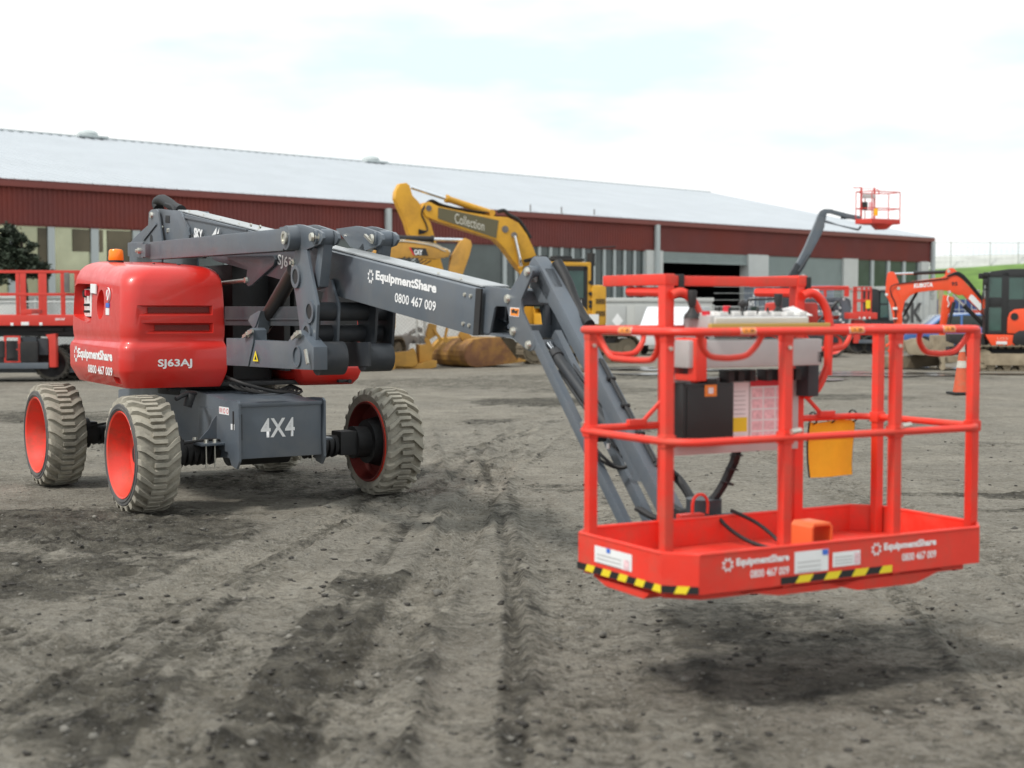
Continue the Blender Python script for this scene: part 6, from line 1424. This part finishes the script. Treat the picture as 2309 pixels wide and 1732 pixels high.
# black skid steer
f5 = Fr((1722-1154.5)/3330*60, 60, -12); ss = thing('skid_steer', f5, 'black caged skid-steer loader beside the slate container', 'loader')
S5 = lambda x, y, yy=0: f5.p(1480+x/6.144, 600+y/6.144, y=yy)
m = MB()
for yy in (-.55, .5):
    m.tube([S5(1230, 800, yy), S5(1245, 600, yy), S5(1270, 485, yy), S5(1310, 465, yy), S5(1500, 460, yy), S5(1700, 455, yy), S5(1640, 560, yy), S5(1600, 680, yy)], .045, 8, 2)
m.bb(S5(1300, 470, -.6), S5(1700, 455, .55), .02)
for i in range(8): m.cyl(S5(1300+28*i, 480, -.56), S5(1300+28*i, 640, -.56), .01, n=5)
sc_ = obj('cage', m, blk_v, ss, split=False); m = MB(); m.bb(S5(1200, 650, -.8), S5(1700, 900, .8), .06); obj('body', m, blk_v, ss); m = MB(); m.bb(S5(1310, 560, -.50), S5(1400, 640, -.49)); obj('cab_window', m, glass_g, ss)
for x in (-.6, .6): m = MB(); m.cyl((x, -.95, .38), (x, -.7, .38), .38, n=24); obj('wheel', m, tyre_d, ss)
# dark cab far behind
f6 = Fr((1985-1154.5)/3330*60, 60, 0); dc = thing('digger_cab', f6, 'black digger cab between the red access platform and the arched orange boom', 'digger')
S6 = lambda px, py, yy=0: f6.p(px, py, y=yy)
m = MB(); m.prism([S6(*q) for q in ((1962, 655), (1968, 650), (1980, 652), (1984, 665), (1984, 725), (1970, 722), (1963, 700))], (0, 1.3, 0), .04); m.bb(S6(1958, 722), S6(2012, 745, 1.5), .05); m.prism([S6(*q) for q in ((1985, 654), (2003, 655), (2006, 725), (1984, 725))], (0, 1.2, 0), .03); obj('body', m, blk_v, dc, split=False)
m = MB(); m.prism([S6(*q, -.01) for q in ((1986, 660), (1999, 661), (2002, 684), (1985, 684))], (0, .008, 0)); m.prism([S6(*q, -.01) for q in ((1985, 688), (2002, 688), (2003, 716), (1985, 716))], (0, .008, 0)); obj('cab_window', m, glass_g, dc)
for yc in (-.3, 1.2): crawler(dc, -1.0, 1.3, yc, .4, .7, mudtr, mudtr)
m = MB(); m.prism([S6(*q, -.8) for q in ((1995, 760), (2030, 745), (2080, 755), (2060, 800), (2000, 800))], (0, .8, 0), .05); obj('bucket', m, mudst, dc)
f7 = Fr(*(ground(1835, 800).xy), -20); m = MB(); m.prism([f7.p(px, py, y=0) for px, py in ((1816, 776), (1840, 774), (1855, 799), (1812, 800))], (0, 1.1, 0), .01); o_ = obj('loose_bucket', m, mudst, None); o_.location = f7.o; o_.rotation_euler = (0, 0, f7.a); tag(o_, 'sand-coloured bucket on the dirt in front of the distant stowed lift', 'bucket')

# ------------------------------------------------------------ distant lifts
sred = mat('weathered_lift_red', (.60, .045, .03), .5, 0, .08, 2)
def rail_cage(t_, pts, h0, h1, r, mt, nm='guard_rail', mids=(.5,), toe=.15, posts=True):
    m = MB(); n = len(pts)
    for h in [h1]+[h0+(h1-h0)*k for k in mids]: m.tube([(x, y, h) for x, y in pts], r, 6, 1, closed=True)
    if posts:
        for x, y in pts: m.cyl((x, y, h0), (x, y, h1), r, n=6)
    o_ = obj(nm, m, mt, t_, split=False)
    m = MB(); m.prism([(x, y, h0) for x, y in pts], (0, 0, toe), .01); obj('platform', m, mt, t_); return o_
def small_wheel(t_, x, y, r, w_, flip=0, rimm=None):
    X5 = Matrix.Translation((x, y, r)) @ Matrix.Rotation(R(90 if not flip else -90), 4, 'Z')
    mb = tyre_mesh(r, w_, 20); mb.bm.transform(X5); o_ = obj('wheel', mb, tyre_d, t_, 28, split=False)
    mb = MB(X5); mb.lathe([(0, r*.745), (.06, r*.6), (.1, r*.2), (.12, 0), (.2, 0), (.2, r*.74)], n=32, closed=False); obj('rim', mb, rimm or sred, o_, split=False)
# raised one
ER = Fr((1792-1154.5)/3330*52, 52, 0); el = thing('boom_lift', ER, 'distant boom lift raising its red basket high above the shed eaves', 'boom lift', 'boom lifts in the yard')
zr = lambda x, y: (1700+x/5.53, 400+y/5.53)
E_ = lambda x, y, yy=0: ER.p(*zr(x, y), y=yy)
m = MB(); m.prism([E_(*q, -.15) for q in ((440, 1330), (440, 1250), (550, 1050), (640, 870), (740, 640), (790, 520), (800, 480), (880, 500), (885, 610), (850, 700), (700, 980), (640, 1110), (540, 1260), (500, 1340))], (0, .3, 0), .03); obj('main_boom', m, grey, el)
m = MB(); m.prism([E_(*q, -.17) for q in ((440, 1340), (430, 1240), (480, 1150), (530, 1060), (610, 1130), (540, 1260), (500, 1340))], (0, .34, 0), .02); m.cyl(E_(560, 1180, -.25), E_(700, 960, -.25), .05); obj('boom_sleeve', m, dgrey, el, split=False)
m = MB(); m.prism([E_(*q, -.1) for q in ((790, 500), (830, 420), (880, 392), (970, 395), (1000, 408), (1200, 458), (1340, 484), (1340, 540), (1180, 512), (960, 448), (910, 450), (900, 520), (860, 560))], (0, .2, 0), .02); m.prism([E_(*q, -.1) for q in ((870, 560), (890, 530), (1060, 590), (1300, 640), (1330, 600), (1345, 620), (1310, 665), (1280, 660), (1050, 600))], (0, .1, 0), .01); obj('jib', m, grey, el, split=False)
m = MB(); m.bb(E_(1090, 480, -.05), E_(1210, 520, .05)); obj('jib_cylinder', m, dgrey, el)
bx0, bx1 = E_(1245, 500).x, E_(1810, 500).x; zt = E_(1300, 545).z; zr_ = E_(1300, 190).z
P = [(bx0, -.3), (bx0+.45, -.75), (bx1, -.1), (bx1-.25, .5), (bx0+.5, .45)]
rail_cage(el, P, zt-.12, zr_, .017, sred, mids=(.48,), toe=.17)
m = MB()
for x in (E_(1365, 300).x, E_(1530, 300).x): m.bb((x-.03, .3, zt-.1), (x+.03, .36, E_(0, 120).z))
m.bb((E_(1265, 0).x, .31, E_(0, 125).z), (E_(1380, 0).x, .35, E_(0, 115).z)); m.bb((E_(1380, 0).x, .31, E_(0, 135).z), (E_(1530, 0).x, .33, E_(0, 130).z)); m.tube([E_(1530, 150, .3), E_(1560, 175, .3), E_(1550, 215, .3)], .02, 6); obj('overhead_guard', m, sred, el, split=False)
m = MB(); m.bb((E_(1380, 0).x, .2, E_(0, 255).z), (E_(1530, 0).x, .3, E_(0, 200).z), .02); obj('control_console', m, alu, el)
m = MB(); m.bb((E_(1375, 0).x, .2, E_(0, 400).z), (E_(1440, 0).x, .3, E_(0, 300).z), .01); obj('document_box', m, blk_v, el)
m = MB(); m.bb((E_(1460, 0).x, .2, E_(0, 400).z), (E_(1520, 0).x, .3, E_(0, 300).z), .01); obj('decal', m, lab_pk, el)
m = MB(); m.bb((E_(1520, 0).x, .2, E_(0, 475).z), (E_(1570, 0).x, .25, E_(0, 375).z), .01); obj('yellow_pouch', m, bagm, el)
m = MB(); m.prism([(bx0+.6, -.4, zt-.12), (bx0+1.3, -.4, zt-.12), (bx0+1.1, -.3, zt-.3), (bx0+.8, -.3, zt-.3)], (0, .5, 0)); obj('floor_beam', m, sred, el)
m = MB(); m.bb((-1.3, -1.1, .5), (1.3, 1.1, .95), .05); m.cyl((-.2, 0, .95), (-.2, 0, 1.15), .6, n=24); m.prism([E_(440, 1400, -.2), E_(500, 1400, -.2), E_(520, 1330, -.2), E_(420, 1320, -.2)], (0, .4, 0)); m.bb((-.5, -.3, 1.1), (.2, .3, E_(0, 1340).z), .04); obj('chassis', m, dgrey, el, split=False)
m = MB(); m.bb((-.9, .35, 1.1), (.9, 1.1, 1.9), .15); obj('hood', m, sred, el)
for x in (-1.1, 1.1):
    for y, fl_ in ((-1.15, 0), (1.15, 1)): small_wheel(el, x, y, .45, .32, fl_)
# stowed one
SR = Fr((1850-1154.5)/3330*57, 57, 0); sw = thing('boom_lift', SR, 'distant boom lift folded down on the ground behind the right half of the nearest basket', 'boom lift', 'boom lifts in the yard')
z7 = lambda x, y: (1780+x/7.54, 620+y/7.54)
S7 = lambda x, y, yy=0: SR.p(*z7(x, y), y=yy)
m = MB(); m.prism([S7(*q, -.3) for q in ((120, 410), (370, 395), (760, 380), (900, 390), (900, 460), (200, 480), (120, 470))], (0, .35, 0), .03); obj('main_boom', m, grey, sw)
m = MB(); m.prism([S7(*q, -.4) for q in ((150, 520), (800, 490), (860, 560), (860, 620), (150, 640))], (0, .3, 0), .03); obj('riser_arm', m, grey, sw)
m = MB(); m.prism([S7(*q, -.42) for q in ((390, 800), (820, 770), (880, 700), (870, 480), (780, 430), (880, 385), (980, 390), (1040, 430), (1060, 560), (1030, 700), (1000, 830), (390, 840))], (0, .2, 0), .02); tl7 = obj('tall_link', m, grey, sw)
m = MB(); 
for qx, qy in ((925, 410), (860, 560), (860, 665), (870, 765), (915, 810), (795, 470)): p = S7(qx, qy, -.43); m.cyl(p, p+Vector((0, .03, 0)), .05, n=8)
obj('pin_head', m, white, tl7)
m = MB(); m.cyl(S7(490, 800, -.5), S7(830, 440, -.5), .05); m.cyl(S7(600, 740, -.45), S7(740, 560, -.45), .05); obj('lift_cylinder', m, blk_v, sw)
m = MB()
for i, (x, w__) in enumerate(((380, 40), (470, 60), (560, 70), (660, 50), (710, 40))): m.bb(S7(x, 510, -.31), S7(x+w__, 475, -.305))
for i, (x, w__) in enumerate(((400, 40), (470, 50), (550, 40), (650, 60), (780, 50))): m.bb(S7(x, 635, -.41), S7(x+w__, 600, -.405))
obj('decal', m, [white], sw)
m = MB(); m.prism([S7(*q, -.2) for q in ((200, 690), (860, 690), (850, 760), (150, 790))], (0, .9, 0), .1); m.prism([S7(*q, .3) for q in ((-300, 500), (100, 480), (110, 800), (-300, 820))], (0, .9, 0), .15); obj('hood', m, sred, sw)
m = MB(); m.bb(S7(360, 1000, -1.0), S7(660, 1090, .8), .03); m.bb(S7(200, 990, -.7), S7(1000, 1080, .9), .03); m.bb(S7(300, 830, -.3), S7(900, 1000, .5), .05); ch7 = obj('chassis', m, dgrey, sw, split=False)
a = S7(465, 1092, -1.01); text('4X4', a, (1, 0, 0), (0, 0, 1), S7(550, 0, -1.01).x-a.x, S7(0, 1030, -1.01).z-a.z, white, ch7, bold=.03)
for px in (640, 900): p = S7(px, 1200, -.9); small_wheel(sw, p.x, -.95, .46, .34, 0)
for px in (640, 900): p = S7(px, 1200, .9); small_wheel(sw, p.x, .95, .46, .34, 1)
m = MB()
m.tube([S7(180, 230, -.6), S7(420, 215, -.6), S7(700, 210, -.6), S7(1010, 212, -.6)], .05, 8, 1); m.bb(S7(940, 240, -.65), S7(1005, 370, -.55)); m.bb(S7(590, 240, -.65), S7(620, 380, -.55)); m.tube([S7(240, 260, .4), S7(1060, 240, .4)], .03, 6, 1); m.bb(S7(340, 240, -.65), S7(375, 400, -.55)); obj('basket_rail', m, sred, sw, split=False)
m = MB(); m.bb(S7(370, 330, -.3), S7(480, 250, 0), .03); obj('control_console', m, wpanel, sw)
# upright red access platform
MR = Fr((1943-1154.5)/3330*55, 55, 0); mr_ = thing('access_platform', MR, 'small red stowed access platform with ladder-like frame behind the right-hand basket', 'access platform')
S8 = lambda x, y, yy=0: MR.p(*z7(x, y), y=yy)
m = MB()
for x in (1085, 1120, 1220, 1300, 1370): m.bb(S8(x, 200, -.4), S8(x+22, 660, -.35))
for y in (200, 250, 415, 440, 620): m.bb(S8(1085, y, -.42), S8(1385, y+22, -.36))
m.bb(S8(1085, 200, .5), S8(1385, 222, .55)); m.bb(S8(1085, 415, .5), S8(1385, 437, .55)); obj('guard_rail', m, sred, mr_)
m = MB(); m.bb(S8(1040, 750, -.45), S8(1380, 640, .6), .02); obj('platform', m, sred, mr_)
m = MB(); m.bb(S8(1300, 570, -.45), S8(1375, 430, -.43)); obj('decal', m, lab_ye, mr_)
for qx, qy, w_ in ((1250, 745, 45), (1185, 745, 20), (1355, 745, 20)): m = MB(); m.bb(S8(qx, qy, -.46), S8(qx+w_, qy-32, -.455)); obj('decal', m, white, mr_)
m = MB(); m.prism([S8(*q, -.3) for q in ((1110, 760), (1240, 760), (1310, 840), (1100, 850))], (0, .6, 0)); m.bb(S8(1100, 1160, -.5), S8(1180, 1000, -.3)); m.bb(S8(1150, 900, -.3), S8(1400, 1010, .5), .05); obj('mast_base', m, sred, mr_, split=False)
m = MB(); m.bb(S8(1180, 1165, -.55), S8(1410, 1090, .7), .02); obj('bumper', m, grey, mr_)
for px in (1150, 1380): p = S8(px, 1240, -.3); small_wheel(mr_, p.x, -.35, .36, .25, 0, black); small_wheel(mr_, p.x, .75, .36, .25, 1, black)
m = MB(); m.bb(S8(1120, 1000, -.2), S8(1380, 830, .5), .03); obj('chassis', m, black, mr_)

# ------------------------------------------------------------ scissor lift on the left
LF_ = Fr((75-1154.5)/3330*34.4, 35.2, 6); sl_ = thing('scissor_lift', LF_, 'red rough-terrain scissor lift with its platform down at the left edge', 'scissor lift')
z6b = lambda x, y: (x/4.147, 480+y/4.147)
L_ = lambda x, y, yy=-.9: LF_.p(*z6b(x, y), y=yy)
def post_(m, x0, x1, y0, y1, yy=-.9, d=.05): m.bb(L_(x0, y1, yy), L_(x1, y0, yy)+Vector((0, d, 0)), .006)
XL, XR = -560, 900
for yy in (-.9, .85):
    m = MB(); post_(m, XL, XR, 538, 562, yy); post_(m, XL, XR, 750, 775, yy)
    o_ = obj('guard_rail', m, sred, sl_, split=False)
    for x0_, x1_ in ((-400, -375), (-250, -220), (-60, -30), (150, 178), (190, 208), (212, 238), (362, 398), (405, 432), (570, 605), (700, 735), (870, 900)):
        m = MB(); post_(m, x0_, x1_, 545, 960, yy+.005, .04); obj('rail_post', m, sred, sl_)
m = MB()
for xx in (XL, XR-25):
    a = L_(xx, 545, -.85); b_ = L_(xx+25, 562, -.85); m.bb((a.x, -.85, b_.z), (b_.x, .85, a.z)); a = L_(xx, 755, -.85); b_ = L_(xx+25, 772, -.85); m.bb((a.x, -.85, b_.z), (b_.x, .85, a.z))
post_(m, 200, 300, 905, 950, -.905, .02); obj('end_rail', m, sred, sl_)
m = MB(); post_(m, 240, 380, 900, 945, -.91, .02); obj('gate_plate', m, sred, sl_)
a = L_(297, 938, -.925); text('2XECO', a, (1, 0, 0), (0, 0, 1), L_(380, 0, -.925).x-a.x, L_(0, 908, -.925).z-a.z, ink, sl_, bold=0)
m = MB(); a = L_(XL, 1055); b_ = L_(XR, 955); m.bb((a.x, -.93, a.z), (b_.x, .9, b_.z), .01); pl_ = obj('platform', m, sred, sl_)
for x0_, x1_, y0_, y1_ in ((98, 125, 1028, 1055), (197, 270, 1020, 1052), (368, 396, 1025, 1052)): m = MB(); post_(m, x0_, x1_, y0_, y1_, -.94, .008); obj('decal', m, white, pl_)
a = L_(515, 1010, -.94); text('SJ8832RT', a, (1, 0, 0), (0, 0, 1), L_(592, 0, -.94).x-a.x, L_(0, 985, -.94).z-a.z, white, pl_, bold=.02)
m = MB(); 
for k in range(3):
    z0_ = L_(0, 1150).z+.10*k
    for yy in (-.6, .5): m.bar(Vector((L_(XL, 0).x+.3, yy, z0_)), Vector((L_(XR, 0).x-.3, yy, z0_+.06)), .08, .09); m.bar(Vector((L_(XL, 0).x+.3, yy+.1, z0_+.06)), Vector((L_(XR, 0).x-.3, yy+.1, z0_)), .08, .09)
m.bb(L_(350, 1110, -.7), L_(700, 1065, .7), .02); obj('scissor_stack', m, black, sl_, split=False)
m = MB(); a = L_(XL, 1460); b_ = L_(460, 1400); m.bb((a.x, -1.0, a.z), (b_.x, -.9, b_.z), .01); a = L_(XL, 1500, -.5); b_ = L_(XR-60, 1320, -.5); m.bb((a.x, -.5, a.z), (b_.x, .6, b_.z), .03); obj('chassis', m, grey, sl_, split=False)
m = MB(); post_(m, 185, 340, 1160, 1390, -.95, .5); post_(m, 340, 450, 1175, 1330, -.9, .4); obj('engine_box', m, dgrey, sl_, split=False)
m = MB(); m.prism([L_(*q, -1.0) for q in ((425, 1140), (520, 1130), (525, 1445), (460, 1445), (455, 1190))], (0, .3, 0), .02); obj('battery_door', m, sred, sl_)
m = MB()
for x in (38, 170): post_(m, x, x+20, 1150, 1400, -1.0, .04)
for y in (1150, 1270, 1385): post_(m, 38, 190, y, y+16, -1.0, .04)
obj('ladder', m, sred, sl_, split=False)
m = MB(); p = L_(60, 1300, -.6); m.box(p, (1.6, .8, .5), None, .05); m.cyl(L_(30, 1200, -.9), L_(30, 1350, -.9), .12); m.cyl(L_(110, 1200, -.9), L_(120, 1360, -.9), .15); obj('engine', m, black, sl_, split=False)
for px in (470, 640): p = L_(px, 1450, -.9); small_wheel(sl_, p.x, -.75 if px == 470 else -.2, .42, .32, 0, black)
for px in (-400, -250): p = L_(px, 1450, -.9); small_wheel(sl_, p.x, -.75, .42, .32, 0, black)
small_wheel(sl_, L_(470, 0).x, .8, .42, .32, 1); small_wheel(sl_, L_(-400, 0).x, .8, .42, .32, 1)
# control box hung on its platform rail
m = MB(); m.box(L_(625, 650, -.97), (.12, .08, .45), None, .02); obj('control_box', m, oldst, sl_)
# small weeds and scrap in the distance
for i, (px, py, r) in enumerate(((1620, 700, 0),)): pass
